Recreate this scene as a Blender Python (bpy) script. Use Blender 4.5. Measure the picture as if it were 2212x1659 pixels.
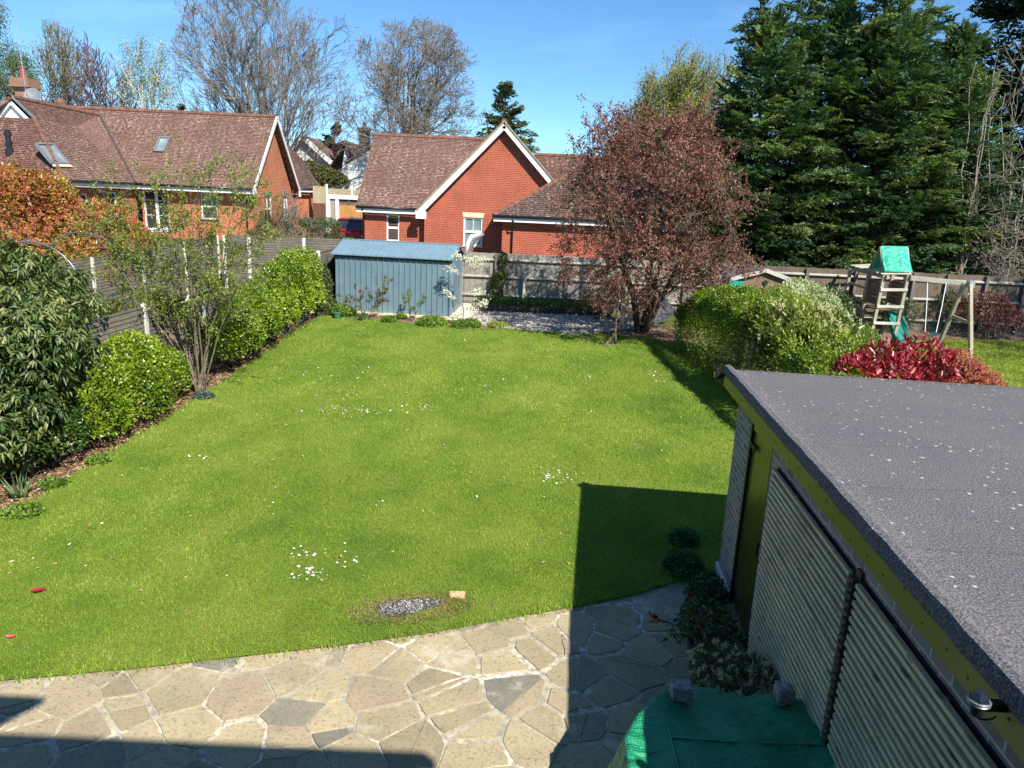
import bpy, bmesh, math, random
import numpy as np
from mathutils import Vector, Matrix
for o in list(bpy.data.objects): bpy.data.objects.remove(o)
SC = bpy.context.scene
COL = SC.collection
# ---------------------------------------------------------------- camera, sky, sun, exposure
CAMH = 4.3; FPX = 1567.0; PITCH = math.radians(14.1); ROLL = 0.045
_cp, _sp = math.cos(PITCH), math.sin(PITCH)
FW = np.array([0, _cp, -_sp]); _R0 = np.array([1, 0, 0.]); _U0 = np.array([0, _sp, _cp])
RT = _R0*math.cos(ROLL)+_U0*math.sin(ROLL); UP = -_R0*math.sin(ROLL)+_U0*math.cos(ROLL)
CP = np.array([0, 0, CAMH])
cam = bpy.data.cameras.new("camera"); camo = bpy.data.objects.new("camera", cam); COL.objects.link(camo)
camo.matrix_world = Matrix(((RT[0], UP[0], -FW[0], 0), (RT[1], UP[1], -FW[1], 0), (RT[2], UP[2], -FW[2], CAMH), (0, 0, 0, 1)))
cam.sensor_width = 36; cam.lens = 36*FPX/2212; cam.clip_end = 2000; cam.clip_start = 0.05
SC.camera = camo
SUN = Vector((0.5725, -0.882, 1.0)).normalized()
sl = bpy.data.lights.new("sun", 'SUN'); sl.energy = 4.6; sl.angle = math.radians(0.53); sl.color = (1.0, 0.95, 0.87)
so = bpy.data.objects.new("sun", sl); COL.objects.link(so); so.rotation_euler = SUN.to_track_quat('Z', 'Y').to_euler()
so.location = (20, -30, 40)
W = bpy.data.worlds.new("World"); SC.world = W; W.use_nodes = True
nt = W.node_tree; bg = nt.nodes['Background']
sky = nt.nodes.new('ShaderNodeTexSky'); sky.sky_type = 'NISHITA'; sky.sun_disc = False
sky.sun_elevation = math.asin(SUN.z); sky.sun_rotation = math.atan2(SUN.x, SUN.y)
sky.altitude = 50; sky.air_density = 0.8; sky.dust_density = 0.0; sky.ozone_density = 3.2
tc = nt.nodes.new('ShaderNodeTexCoord'); mp = nt.nodes.new('ShaderNodeMapping'); mp.inputs['Scale'].default_value = (1.5, 1.5, 9)
nz = nt.nodes.new('ShaderNodeTexNoise'); nz.inputs['Scale'].default_value = 2.2; nz.inputs['Detail'].default_value = 6; nz.inputs['Roughness'].default_value = .55
cr = nt.nodes.new('ShaderNodeValToRGB'); cr.color_ramp.elements[0].position = .56; cr.color_ramp.elements[1].position = .85
cr.color_ramp.elements[1].color = (.22, .22, .22, 1)
mx = nt.nodes.new('ShaderNodeMix'); mx.data_type = 'RGBA'; mx.inputs[7].default_value = (7.2, 8.2, 9.4, 1)
nt.links.new(tc.outputs['Generated'], mp.inputs[0]); nt.links.new(mp.outputs[0], nz.inputs[0]); nt.links.new(nz.outputs[0], cr.inputs[0])
nt.links.new(cr.outputs[0], mx.inputs[0]); nt.links.new(sky.outputs[0], mx.inputs[6]); tn = nt.nodes.new('ShaderNodeMix'); tn.data_type = 'RGBA'; tn.blend_type = 'MULTIPLY'; tn.inputs[0].default_value = 1; tn.inputs[7].default_value = (.66, .93, 1.06, 1)
nt.links.new(mx.outputs[2], tn.inputs[6]); nt.links.new(tn.outputs[2], bg.inputs[0])
bg.inputs[1].default_value = 0.088
vs = SC.view_settings; vs.view_transform = 'Standard'; vs.look = 'None'; vs.exposure = 0.92; vs.gamma = 1; vs.use_curve_mapping = False
SC.render.engine = 'CYCLES'
SC.cycles.max_bounces = 6; SC.cycles.diffuse_bounces = 3; SC.cycles.glossy_bounces = 3; SC.cycles.transmission_bounces = 4; SC.cycles.transparent_max_bounces = 6

# ---------------------------------------------------------------- helpers
TY = [7, 10, 24, 38, 46]; TZ = [0, .14, .97, 1.85, 2.1]
def terr(y): return float(np.interp(y, TY, TZ))
def ray(u, v): return FW*FPX+RT*(u-1106)+UP*(829.5-v)
def at(u, v, y):
    d = ray(u, v); return CP+d*(y/d[1])
def gp(u, v, h=0.0):
    d = ray(u, v); d = d/d[1]; lo, hi = 2.0, 90.0
    f = lambda y: (CP[2]+d[2]*y)-terr(y)-h
    if f(hi) > 0: return CP+d*hi
    for _ in range(40):
        m = (lo+hi)/2
        if f(m) > 0: lo = m
        else: hi = m
    return CP+d*hi
rnd = random.Random(7)
NR = np.random.default_rng(11)

def T(name, label, cat, loc=(0, 0, 0), group=None):
    o = bpy.data.objects.new(name, None); COL.objects.link(o); o.location = [float(a) for a in loc]
    o.empty_display_size = .1
    o['label'] = label; o['category'] = cat
    if group: o['group'] = group
    return o
def tag(o, label=None, cat=None, group=None, kind=None):
    if label: o['label'] = label
    if cat: o['category'] = cat
    if group: o['group'] = group
    if kind: o['kind'] = kind
    return o
def wloc(o):
    v = Vector((0, 0, 0))
    while o is not None:
        v = v+o.location; o = o.parent
    return v
def link(me, name, mat, parent=None, origin=None):
    """mesh given in world coordinates; shift to the parent's (or own) origin"""
    o = bpy.data.objects.new(name, me); COL.objects.link(o)
    if parent is not None:
        off = wloc(parent); o.parent = parent
    else:
        off = Vector(origin) if origin is not None else Vector((0, 0, 0)); o.location = off
    if off.length > 0: me.transform(Matrix.Translation(-off))
    if mat is not None and len(me.materials) == 0: me.materials.append(mat)
    return o
def setuv(me):
    n = len(me.loops)
    if n == 0: return
    co = np.empty(len(me.vertices)*3, np.float32); me.vertices.foreach_get('co', co); co = co.reshape(-1, 3)
    vi = np.empty(n, np.int32); me.loops.foreach_get('vertex_index', vi)
    nor = np.empty(len(me.polygons)*3, np.float32); me.polygons.foreach_get('normal', nor); nor = nor.reshape(-1, 3)
    lt = np.empty(len(me.polygons), np.int32); me.polygons.foreach_get('loop_total', lt)
    N = np.repeat(nor, lt, axis=0); P = co[vi]
    h = np.stack([-N[:, 1], N[:, 0], np.zeros(n, np.float32)], 1); hl = np.linalg.norm(h, axis=1)
    flat = hl < .12
    h[flat] = (1, 0, 0); hl[flat] = 1
    h = h/hl[:, None]
    s = np.cross(N, h); 
    s[flat] = (0, 1, 0)
    uv = np.stack([(P*h).sum(1), (P*s).sum(1)], 1).astype(np.float32)
    l = me.uv_layers.new(name='UVMap'); l.data.foreach_set('uv', uv.ravel())

class MB:
    def __init__(s, M=None): s.v = []; s.f = []; s.M = M or Matrix.Identity(4); s.fm = []; s.mi = 0
    def add(s, vs, fs):
        b = len(s.v)
        s.v += [tuple(s.M @ Vector((float(a[0]), float(a[1]), float(a[2])))) for a in vs]
        for f in fs: s.f.append(tuple(b+i for i in f)); s.fm.append(s.mi)
        return s
    def box(s, x0, x1, y0, y1, z0, z1, R=None):
        P = [(x0, y0, z0), (x1, y0, z0), (x1, y1, z0), (x0, y1, z0), (x0, y0, z1), (x1, y0, z1), (x1, y1, z1), (x0, y1, z1)]
        if R is not None: P = [tuple(R @ Vector(p)) for p in P]
        return s.add(P, [(0, 3, 2, 1), (4, 5, 6, 7), (0, 1, 5, 4), (1, 2, 6, 5), (2, 3, 7, 6), (3, 0, 4, 7)])
    def beam(s, a, b, w, h, up=(0, 0, 1)):
        a = Vector([float(q) for q in a]); b = Vector([float(q) for q in b]); d = (b-a).normalized(); u = Vector(up)
        r = d.cross(u)
        if r.length < 1e-4: r = d.cross(Vector((1, 0, 0)))
        r.normalize(); u = r.cross(d)
        P = []
        for c in (a, b):
            for i, j in ((-1, -1), (1, -1), (1, 1), (-1, 1)): P.append(c+r*(w/2*i)+u*(h/2*j))
        return s.add(P, [(0, 1, 2, 3), (7, 6, 5, 4), (0, 4, 5, 1), (1, 5, 6, 2), (2, 6, 7, 3), (3, 7, 4, 0)])
    def poly(s, pts): return s.add(pts, [tuple(range(len(pts)))])
    def prism(s, pts, ex):
        n = len(pts); ex = Vector(ex); P = [Vector(p) for p in pts]; Q = [p+ex for p in P]
        return s.add(P+Q, [tuple(range(n))[::-1], tuple(range(n, 2*n))]+[(i, (i+1) % n, (i+1) % n+n, i+n) for i in range(n)])
    def tube(s, pts, rad, k=8, cap=True):
        pts = [Vector([float(q) for q in p]) for p in pts]; n = len(pts)
        rad = rad if hasattr(rad, '__len__') else [rad]*n
        vs = []; pr = None
        for i, p in enumerate(pts):
            d = (pts[min(i+1, n-1)]-pts[max(i-1, 0)]).normalized()
            if pr is None:
                pr = d.orthogonal().normalized()
            r = (pr-d*pr.dot(d)).normalized(); pr = r; q = d.cross(r)
            for j in range(k):
                a = 2*math.pi*j/k; vs.append(p+r*(math.cos(a)*rad[i])+q*(math.sin(a)*rad[i]))
        fs = [(i*k+j, i*k+(j+1) % k, (i+1)*k+(j+1) % k, (i+1)*k+j) for i in range(n-1) for j in range(k)]
        if cap: fs += [tuple(range(k))[::-1], tuple(range((n-1)*k, n*k))]
        return s.add(vs, fs)
    def lathe(s, prof, c=(0, 0, 0), k=16):
        vs = []; n = len(prof)
        for r, z in prof:
            for j in range(k):
                a = 2*math.pi*j/k; vs.append((c[0]+r*math.cos(a), c[1]+r*math.sin(a), c[2]+z))
        fs = [(i*k+j, i*k+(j+1) % k, (i+1)*k+(j+1) % k, (i+1)*k+j) for i in range(n-1) for j in range(k)]
        fs += [tuple(range(k))[::-1], tuple(range((n-1)*k, n*k))]
        return s.add(vs, fs)
    def build(s, name, mat, parent=None, origin=None, smooth=False, bevel=0, mats=None):
        me = bpy.data.meshes.new(name); me.from_pydata(s.v, [], s.f)
        if bevel:
            bm = bmesh.new(); bm.from_mesh(me)
            bmesh.ops.bevel(bm, geom=[e for e in bm.edges if e.is_manifold and e.calc_face_angle(0) > .5], offset=bevel, segments=2, affect='EDGES', clamp_overlap=True)
            bm.to_mesh(me); bm.free()
        me.update(); setuv(me)
        if mats:
            for m in mats: me.materials.append(m)
            if not bevel: me.polygons.foreach_set('material_index', s.fm)
        if smooth: me.polygons.foreach_set('use_smooth', [True]*len(me.polygons))
        if parent is None and origin is None and s.v:
            a = np.array(s.v); origin = ((a[:, 0].min()+a[:, 0].max())/2, (a[:, 1].min()+a[:, 1].max())/2, a[:, 2].min())
        return link(me, name, mat, parent, origin)

def arrmesh(name, V, loops, ntot, mat, parent=None, origin=None, attr=None, smooth=False):
    """V (n,3), loops flat indices, ntot verts per face (constant)"""
    me = bpy.data.meshes.new(name); V = np.asarray(V, np.float32); loops = np.asarray(loops, np.int32).ravel()
    nf = len(loops)//ntot
    me.vertices.add(len(V)); me.vertices.foreach_set('co', V.ravel())
    me.loops.add(len(loops)); me.loops.foreach_set('vertex_index', loops)
    me.polygons.add(nf); me.polygons.foreach_set('loop_start', np.arange(0, nf*ntot, ntot, dtype=np.int32))
    me.update(calc_edges=True)
    if smooth: me.polygons.foreach_set('use_smooth', np.ones(nf, bool))
    if attr is not None:
        a = me.attributes.new('v', 'FLOAT', 'POINT'); a.data.foreach_set('value', np.asarray(attr, np.float32))
    if parent is None and origin is None: origin = (float(V[:, 0].mean()), float(V[:, 1].mean()), float(V[:, 2].min()))
    return link(me, name, mat, parent, origin)
def nrm(a): return a/np.maximum(np.linalg.norm(a, axis=-1, keepdims=True), 1e-9)
def leafmesh(name, P, D, N, L, Wd, V, mat, parent=None, origin=None, fold=.15, droop=.12, mid=.45):
    P = np.asarray(P, float); n = len(P); D = nrm(D); S = nrm(np.cross(D, N)); N = np.cross(S, D)
    L = np.broadcast_to(np.asarray(L, float), (n,))[:, None]; Wd = np.broadcast_to(np.asarray(Wd, float), (n,))[:, None]
    tip = P+D*L-N*L*droop; m = P+D*L*mid; a = m+S*Wd/2+N*Wd*fold; b = m-S*Wd/2+N*Wd*fold
    X = np.stack([P, a, tip, b], 1).reshape(-1, 3)
    i = np.arange(n)[:, None]*4; lo = np.concatenate([i, i+2, i+1, i, i+3, i+2], 1)
    return arrmesh(name, X, lo, 3, mat, parent, origin, np.repeat(V, 4))
def segmesh(name, S, mat, parent=None, k=4, origin=None):
    """S rows: p0(3) p1(3) r0 r1"""
    S = np.asarray(S, float); n = len(S); p0 = S[:, :3]; p1 = S[:, 3:6]; d = nrm(p1-p0)
    ref = np.where(np.abs(d[:, 2:3]) > .9, np.array([[1., 0, 0]]), np.array([[0, 0, 1.]])); a = nrm(np.cross(d, ref)); b = np.cross(d, a)
    ang = np.arange(k)*2*math.pi/k; c = np.cos(ang)[None, :, None]; s = np.sin(ang)[None, :, None]
    ringdir = a[:, None]*c+b[:, None]*s
    X = np.concatenate([p0[:, None]+ringdir*S[:, 6, None, None], p1[:, None]+ringdir*S[:, 7, None, None]], 1).reshape(-1, 3)
    i = np.arange(n)[:, None]*2*k; fs = []
    for j in range(k): fs.append(np.concatenate([i+j, i+(j+1) % k, i+k+(j+1) % k, i+k+j], 1))
    lo = np.stack(fs, 1).reshape(-1)
    return arrmesh(name, X, lo, 4, mat, parent, origin, smooth=True)

# ---------------------------------------------------------------- materials
def lin(c):
    return tuple(((x/12.92) if x <= .04045 else ((x+.055)/1.055)**2.4) for x in c)
class NT:
    def __init__(s, name):
        s.m = bpy.data.materials.new(name); s.m.use_nodes = True; s.t = s.m.node_tree; s.b = s.t.nodes['Principled BSDF']; s.out = s.t.nodes['Material Output']
    def n(s, t, **k):
        x = s.t.nodes.new(t)
        for a, b in k.items():
            if a.startswith('i_'):
                key = a[2:]; key = int(key) if key.isdigit() else key.replace('_', ' ')
                x.inputs[key].default_value = b
            else: setattr(x, a, b)
        return x
    def l(s, a, b): s.t.links.new(a, b)
    def ramp(s, src, stops):
        r = s.n('ShaderNodeValToRGB'); e = r.color_ramp.elements
        while len(e) > 1: e.remove(e[-1])
        e[0].position = stops[0][0]; e[0].color = (*stops[0][1], 1) if len(stops[0][1]) == 3 else stops[0][1]
        for p, c in stops[1:]:
            q = e.new(p); q.color = (*c, 1)
        s.l(src, r.inputs[0]); return r.outputs[0]
    def mix(s, f, a, b, mode='MIX'):
        x = s.n('ShaderNodeMix', data_type='RGBA', blend_type=mode)
        for i, q in ((0, f), (6, a), (7, b)):
            if isinstance(q, (int, float)): x.inputs[i].default_value = q
            elif isinstance(q, tuple): x.inputs[i].default_value = (*q, 1)
            else: s.l(q, x.inputs[i])
        return x.outputs[2]
    def noise(s, scale, detail=4, rough=.55, vec=None, dim=None):
        x = s.n('ShaderNodeTexNoise'); x.inputs['Scale'].default_value = scale; x.inputs['Detail'].default_value = detail; x.inputs['Roughness'].default_value = rough
        if vec is not None: s.l(vec, x.inputs[0])
        return x.outputs[0]
    def pos(s): return s.n('ShaderNodeNewGeometry').outputs['Position']
    def uv(s): return s.n('ShaderNodeTexCoord').outputs['UV']
    def scl(s, vec, sc):
        x = s.n('ShaderNodeMapping'); x.inputs['Scale'].default_value = sc; s.l(vec, x.inputs[0]); return x.outputs[0]
    def bump(s, src, d, st=1.0):
        x = s.n('ShaderNodeBump'); x.inputs['Strength'].default_value = st; x.inputs['Distance'].default_value = d; s.l(src, x.inputs['Height']); s.l(x.outputs[0], s.b.inputs['Normal'])
    def math(s, op, a, b=None):
        x = s.n('ShaderNodeMath', operation=op)
        for i, q in ((0, a), (1, b)):
            if q is None: continue
            if isinstance(q, (int, float)): x.inputs[i].default_value = q
            else: s.l(q, x.inputs[i])
        return x.outputs[0]
    def base(s, src):
        if isinstance(src, tuple): s.b.inputs['Base Color'].default_value = (*src, 1)
        else: s.l(src, s.b.inputs['Base Color'])
    def set(s, rough=.6, spec=.5, metal=0):
        s.b.inputs['Roughness'].default_value = rough; s.b.inputs['Specular IOR Level'].default_value = spec; s.b.inputs['Metallic'].default_value = metal; return s
def simple(name, col, rough=.6, spec=.5, metal=0, var=.25, vs=3.0, bump=0, bs=60, stretch=None):
    t = NT(name).set(rough, spec, metal); p = t.pos()
    if stretch: p = t.scl(p, stretch)
    f = t.noise(vs, 5, .6, p)
    d = tuple(c*(1-var) for c in col); e = tuple(min(1, c*(1+var)) for c in col)
    t.base(t.ramp(f, [(.3, d), (.7, e)]))
    if bump: t.bump(t.noise(bs, 3, .6, p), bump)
    return t.m
def leafmat(name, cols, rough=.45, spec=.5, trans=.3, ns=.8):
    """cols: list of colours along attribute v"""
    t = NT(name).set(rough, spec)
    a = t.n('ShaderNodeAttribute', attribute_name='v').outputs['Fac']
    n = t.noise(ns, 2, .5, t.pos()); f = t.math('ADD', a, t.math('MULTIPLY', t.math('SUBTRACT', n, .5), .7))
    k = len(cols); c = t.ramp(f, [(i/(k-1) if k > 1 else 0, cols[i]) for i in range(k)])
    t.base(c)
    if trans:
        tr = t.n('ShaderNodeBsdfTranslucent'); t.l(t.mix(.35, c, (1., .95, .25), 'MULTIPLY'), tr.inputs[0])
        tr2 = t.mix(1.0, c, (1.5, 1.6, .7), 'MULTIPLY'); t.l(tr2, tr.inputs[0])
        ms = t.n('ShaderNodeMixShader'); ms.inputs[0].default_value = trans; t.l(t.b.outputs[0], ms.inputs[1]); t.l(tr.outputs[0], ms.inputs[2]); t.l(ms.outputs[0], t.out.inputs[0])
    return t.m
def brickmat(name, c1, c2, mort, bw=.225, bh=.075, ms=.01, rough=.85, tint=None):
    t = NT(name).set(rough, .25); uv = t.uv()
    b = t.n('ShaderNodeTexBrick', offset=.5); t.l(uv, b.inputs[0])
    b.inputs['Scale'].default_value = 1; b.inputs['Brick Width'].default_value = bw; b.inputs['Row Height'].default_value = bh; b.inputs['Mortar Size'].default_value = ms
    b.inputs['Mortar Smooth'].default_value = .3; b.inputs['Bias'].default_value = -.1
    for k, c in (('Color1', c1), ('Color2', c2), ('Mortar', mort)): b.inputs[k].default_value = (*c, 1)
    n = t.noise(1.3, 5, .6, t.pos()); n2 = t.noise(30, 4, .6, t.pos())
    c = t.mix(.55, b.outputs[0], t.ramp(n, [(.3, (.72, .70, .70)), (.7, (1.25, 1.2, 1.2))]), 'MULTIPLY')
    c = t.mix(.35, c, t.ramp(n2, [(.3, (.7, .7, .7)), (.75, (1.3, 1.3, 1.3))]), 'MULTIPLY')
    if tint: # pale efflorescence patches
        c = t.mix(t.ramp(t.noise(.9, 6, .7, t.scl(t.pos(), (1, 1, 2.2))), [(.6, (0, 0, 0)), (.78, (.35, .35, .35))]), c, tint)
    t.base(c); t.bump(t.math('MULTIPLY', b.outputs[1], -1.0), .008, .8)
    return t.m
def tilemat(name, c1, c2, lich, amt=.5):
    t = NT(name).set(.9, .2); uv = t.uv()
    b = t.n('ShaderNodeTexBrick', offset=.5); t.l(uv, b.inputs[0]); b.inputs['Scale'].default_value = 1
    b.inputs['Brick Width'].default_value = .17; b.inputs['Row Height'].default_value = .11; b.inputs['Mortar Size'].default_value = .006
    for k, c in (('Color1', c1), ('Color2', c2), ('Mortar', tuple(x*.35 for x in c1))): b.inputs[k].default_value = (*c, 1)
    n = t.noise(.7, 5, .6, t.pos()); c = t.mix(.6, b.outputs[0], t.ramp(n, [(.3, (.7, .72, .75)), (.7, (1.25, 1.15, 1.1))]), 'MULTIPLY')
    f = t.ramp(t.noise(9, 3, .6, t.scl(t.uv(), (.8, 1.4, 1))), [(.535-.03*amt, (0, 0, 0)), (.60, (.85, .85, .85))])
    f2 = t.ramp(t.noise(.9, 2, .5, t.pos()), [(.3, (.35, .35, .35)), (.65, (1, 1, 1))])
    c = t.mix(t.mix(1.0, f, f2, 'MULTIPLY'), c, lich); t.base(c)
    t.bump(n, .01); return t.m
def woodmat(name, c1, c2, ax='z', rough=.8, knots=True):
    t = NT(name).set(rough, .25); p = t.pos(); s = {'x': (1.2, 22, 22), 'y': (22, 1.2, 22), 'z': (22, 22, 1.2)}[ax]
    n = t.noise(1.5, 6, .65, t.scl(p, s)); c = t.ramp(n, [(.3, c1), (.7, c2)])
    n2 = t.noise(1.1, 4, .6, p); c = t.mix(.6, c, t.ramp(n2, [(.3, (.6, .62, .64)), (.72, (1.25, 1.22, 1.15))]), 'MULTIPLY')
    if knots:
        s2 = {'x': (2.5, 14, 14), 'y': (2.5, 2.5, 14), 'z': (14, 14, 2.5)}[ax]
        k = t.n('ShaderNodeTexVoronoi'); k.inputs['Scale'].default_value = 1.3; t.l(t.scl(p, s2), k.inputs[0])
        c = t.mix(t.ramp(k.outputs['Distance'], [(.10, (.75, .75, .75)), (.2, (0, 0, 0))]), c, tuple(x*.35 for x in c1))
    t.base(c); t.bump(n, .004); return t.m

M = {}
M['brick_red'] = brickmat('red_brick', (.40, .070, .034), (.31, .050, .027), (.42, .25, .17), tint=(.50, .30, .24))
M['brick_orange'] = brickmat('orange_brick', (.50, .125, .05), (.40, .085, .038), (.50, .34, .22))
M['brick_grey'] = brickmat('stock_brick', (.31, .27, .235), (.17, .15, .15), (.46, .43, .40), ms=.012)
M['brick_buff'] = brickmat('buff_brick', (.33, .24, .17), (.27, .19, .14), (.35, .31, .27))
M['tile_brown'] = tilemat('brown_clay_tile', (.185, .105, .080), (.140, .080, .062), (.46, .34, .28))
M['tile_dark'] = tilemat('dark_clay_tile', (.105, .066, .054), (.085, .055, .048), (.34, .27, .21), .3)
M['tile_red'] = tilemat('red_clay_tile', (.145, .070, .055), (.115, .058, .046), (.40, .27, .24), 0)
M['ridge'] = simple('ridge_tile', (.17, .085, .06), .9, .2, var=.45, vs=6, bump=.01, bs=20)
M['white'] = simple('white_paint', (.78, .78, .76), .45, .5, var=.06)
M['render'] = simple('white_render', (.74, .73, .70), .85, .2, var=.07, vs=.8)
M['black'] = simple('black_plastic', (.018, .018, .02), .35, .5, var=.2)
M['cream'] = simple('cream_stone', (.62, .52, .33), .8, .3, var=.12)
M['lead'] = simple('grey_lead', (.16, .17, .18), .6, .4, var=.2)
M['steelgrey'] = simple('grey_metal', (.22, .24, .26), .35, .5, .6, var=.2)
M['galv'] = simple('galvanised_steel', (.48, .50, .52), .4, .5, .7, var=.15)
def glassmat(name, col, rough=.08):
    t = NT(name).set(rough, .9); t.base(t.ramp(t.noise(1.5, 2, .5, t.pos()), [(.35, tuple(c*.5 for c in col)), (.7, col)])); return t.m
M['glass'] = glassmat('window_glass', (.035, .04, .045)); M['skyglass'] = glassmat('skylight_glass', (.30, .38, .40), .15)
M['obscure'] = glassmat('obscured_glass', (.20, .27, .28), .35)
M['shutter'] = woodmat('dark_louvre_wood', (.10, .065, .045), (.18, .12, .08), 'x', knots=False)
M['concrete'] = simple('pale_concrete', (.62, .60, .55), .85, .25, var=.18, vs=7, bump=.004, bs=60)
M['waney'] = woodmat('weathered_fence_panel', (.095, .085, .070), (.19, .17, .135), 'y')
M['waneyx'] = woodmat('weathered_fence_panel_x', (.095, .085, .070), (.19, .17, .135), 'x')
M['board'] = woodmat('silver_fence_board', (.21, .195, .165), (.38, .355, .31), 'z')
M['boardbrown'] = woodmat('brown_fence_board', (.10, .075, .055), (.20, .155, .115), 'z')
M['rail'] = woodmat('silver_fence_rail', (.26, .24, .21), (.46, .43, .38), 'x')
M['postwood'] = woodmat('dark_fence_post', (.10, .09, .08), (.20, .18, .16), 'z')
M['playwood'] = woodmat('weathered_play_wood', (.26, .22, .155), (.48, .42, .32), 'z')
M['playwoodx'] = woodmat('weathered_play_beam', (.38, .35, .30), (.66, .62, .55), 'x')
M['playpanel'] = woodmat('brown_play_boards', (.14, .095, .06), (.24, .17, .11), 'y')
M['newwood'] = woodmat('orange_new_wood', (.40, .20, .06), (.55, .30, .10), 'z')
M['sleeper'] = woodmat('dark_sleeper', (.045, .034, .028), (.10, .078, .062), 'x')
M['greenpaint'] = simple('olive_green_paint', (.115, .135, .024), .4, .5, var=.10, vs=4)
M['greendoor'] = simple('olive_green_door_paint', (.052, .070, .012), .3, .5, var=.22, vs=5, stretch=(4, 4, .6))
M['iron'] = simple('black_iron', (.012, .012, .014), .5, .5, var=.3)
M['dark_backing'] = simple('black_backing', (.012, .012, .014), .8, .2)
M['batten'] = woodmat('treated_batten', (.46, .38, .23), (.78, .67, .44), 'y')
M['battenedge'] = woodmat('dark_batten', (.07, .05, .03), (.16, .11, .07), 'y')
M['stem'] = simple('grey_brown_bark', (.17, .135, .10), .9, .2, var=.4, vs=12, bump=.01, bs=40)
M['stemdark'] = simple('dark_bark', (.075, .06, .05), .9, .2, var=.4, vs=12)
M['twiggrey'] = simple('pale_grey_twig', (.21, .18, .145), .9, .2, var=.35, vs=6)
M['twigpurple'] = simple('purple_brown_twig', (.15, .10, .10), .9, .2, var=.3, vs=3)
M['birchbark'] = simple('white_birch_bark', (.62, .58, .50), .8, .3, var=.3, vs=3, stretch=(1, 1, 4))
M['barkmoss'] = simple('mossy_bark', (.15, .14, .06), .9, .2, var=.4, vs=5)
M['soil'] = None
def soilmat():
    t = NT('brown_soil').set(.95, .1); p = t.pos(); n = t.noise(3, 6, .7, p); n2 = t.noise(45, 4, .7, p)
    c = t.mix(.5, t.ramp(n, [(.3, (.13, .088, .055)), (.65, (.24, .17, .11))]), t.ramp(n2, [(.3, (.10, .07, .045)), (.5, (.22, .15, .10)), (.72, (.42, .30, .20))]))
    t.base(c); t.bump(n2, .03); return t.m
M['soil'] = soilmat()
def turfmat():
    t = NT('lawn_turf').set(.95, .08); p = t.pos(); n = t.noise(.55, 5, .6, p); n2 = t.noise(30, 5, .7, p); n3 = t.noise(2.2, 5, .6, p)
    c = t.ramp(n, [(.3, (.09, .155, .02)), (.5, (.15, .215, .03)), (.72, (.22, .255, .048))])
    c = t.mix(t.ramp(n3, [(.55, (0, 0, 0)), (.8, (.6, .6, .6))]), c, (.20, .18, .055))
    c = t.mix(.5, c, t.ramp(n2, [(.3, (.45, .45, .45)), (.7, (1.6, 1.5, 1.4))]), 'MULTIPLY'); t.base(c); t.bump(n2, .03); return t.m
M['turf'] = turfmat()
def blademat(name, ca, cb, cc, stripes=False):
    t = NT(name).set(.55, .3); p = t.pos(); a = t.n('ShaderNodeAttribute', attribute_name='v').outputs['Fac']
    n = t.noise(.45, 5, .62, p); n3 = t.noise(2.4, 4, .6, p)
    n0 = t.noise(.16, 3, .5, t.scl(p, (1, .6, 1))); c = t.ramp(t.math('ADD', n, t.math('MULTIPLY', t.math('SUBTRACT', n0, .5), .5)), [(.30, ca), (.5, cb), (.68, cc)])
    c = t.mix(t.ramp(n3, [(.54, (0, 0, 0)), (.74, (.6, .6, .6))]), c, (.36, .37, .085))
    if not stripes:
        sx = t.n('ShaderNodeSeparateXYZ'); t.l(p, sx.inputs[0]); w = t.math('SINE', t.math('MULTIPLY', t.math('ADD', t.math('ADD', sx.outputs[0], t.math('MULTIPLY', sx.outputs[1], -.22)), t.math('MULTIPLY', t.noise(.35, 2, .5, p), .9)), 5.6))
        c = t.mix(t.ramp(w, [(.25, (0, 0, 0)), (.75, (1, 1, 1))]), c, t.mix(1.0, c, (.86, .90, .86), 'MULTIPLY'))
        c = t.mix(1.0, c, t.ramp(t.noise(1.1, 6, .65, p), [(.32, (.74, .80, .72)), (.5, (1, 1, 1)), (.7, (1.18, 1.10, 1.1))]), 'MULTIPLY')
    if stripes:
        sx = t.n('ShaderNodeSeparateXYZ'); t.l(p, sx.inputs[0])
        w = t.math('SINE', t.math('MULTIPLY', t.math('ADD', sx.outputs[1], t.math('MULTIPLY', sx.outputs[0], .35)), 6.2))
        c = t.mix(t.ramp(w, [(.3, (0, 0, 0)), (.7, (1, 1, 1))]), c, t.mix(1.0, c, (.62, .74, .6), 'MULTIPLY'))
    c = t.mix(1.0, c, t.ramp(a, [(0, (.55, .6, .5)), (.5, (1, 1, 1)), (.93, (1.35, 1.25, 1.1)), (1, (2.2, 1.6, 1.8))]), 'MULTIPLY')
    t.base(c)
    tr = t.n('ShaderNodeBsdfTranslucent'); t.l(t.mix(1.0, c, (1.35, 1.35, .6), 'MULTIPLY'), tr.inputs[0])
    ms = t.n('ShaderNodeMixShader'); ms.inputs[0].default_value = .38; t.l(t.b.outputs[0], ms.inputs[1]); t.l(tr.outputs[0], ms.inputs[2]); t.l(ms.outputs[0], t.out.inputs[0])
    return t.m
M['blade'] = blademat('grass_blade', (.140, .275, .032), (.235, .380, .050), (.340, .455, .080))
M['bladen'] = blademat('striped_grass_blade', (.22, .31, .04), (.29, .36, .06), (.36, .40, .09), True)
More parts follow.
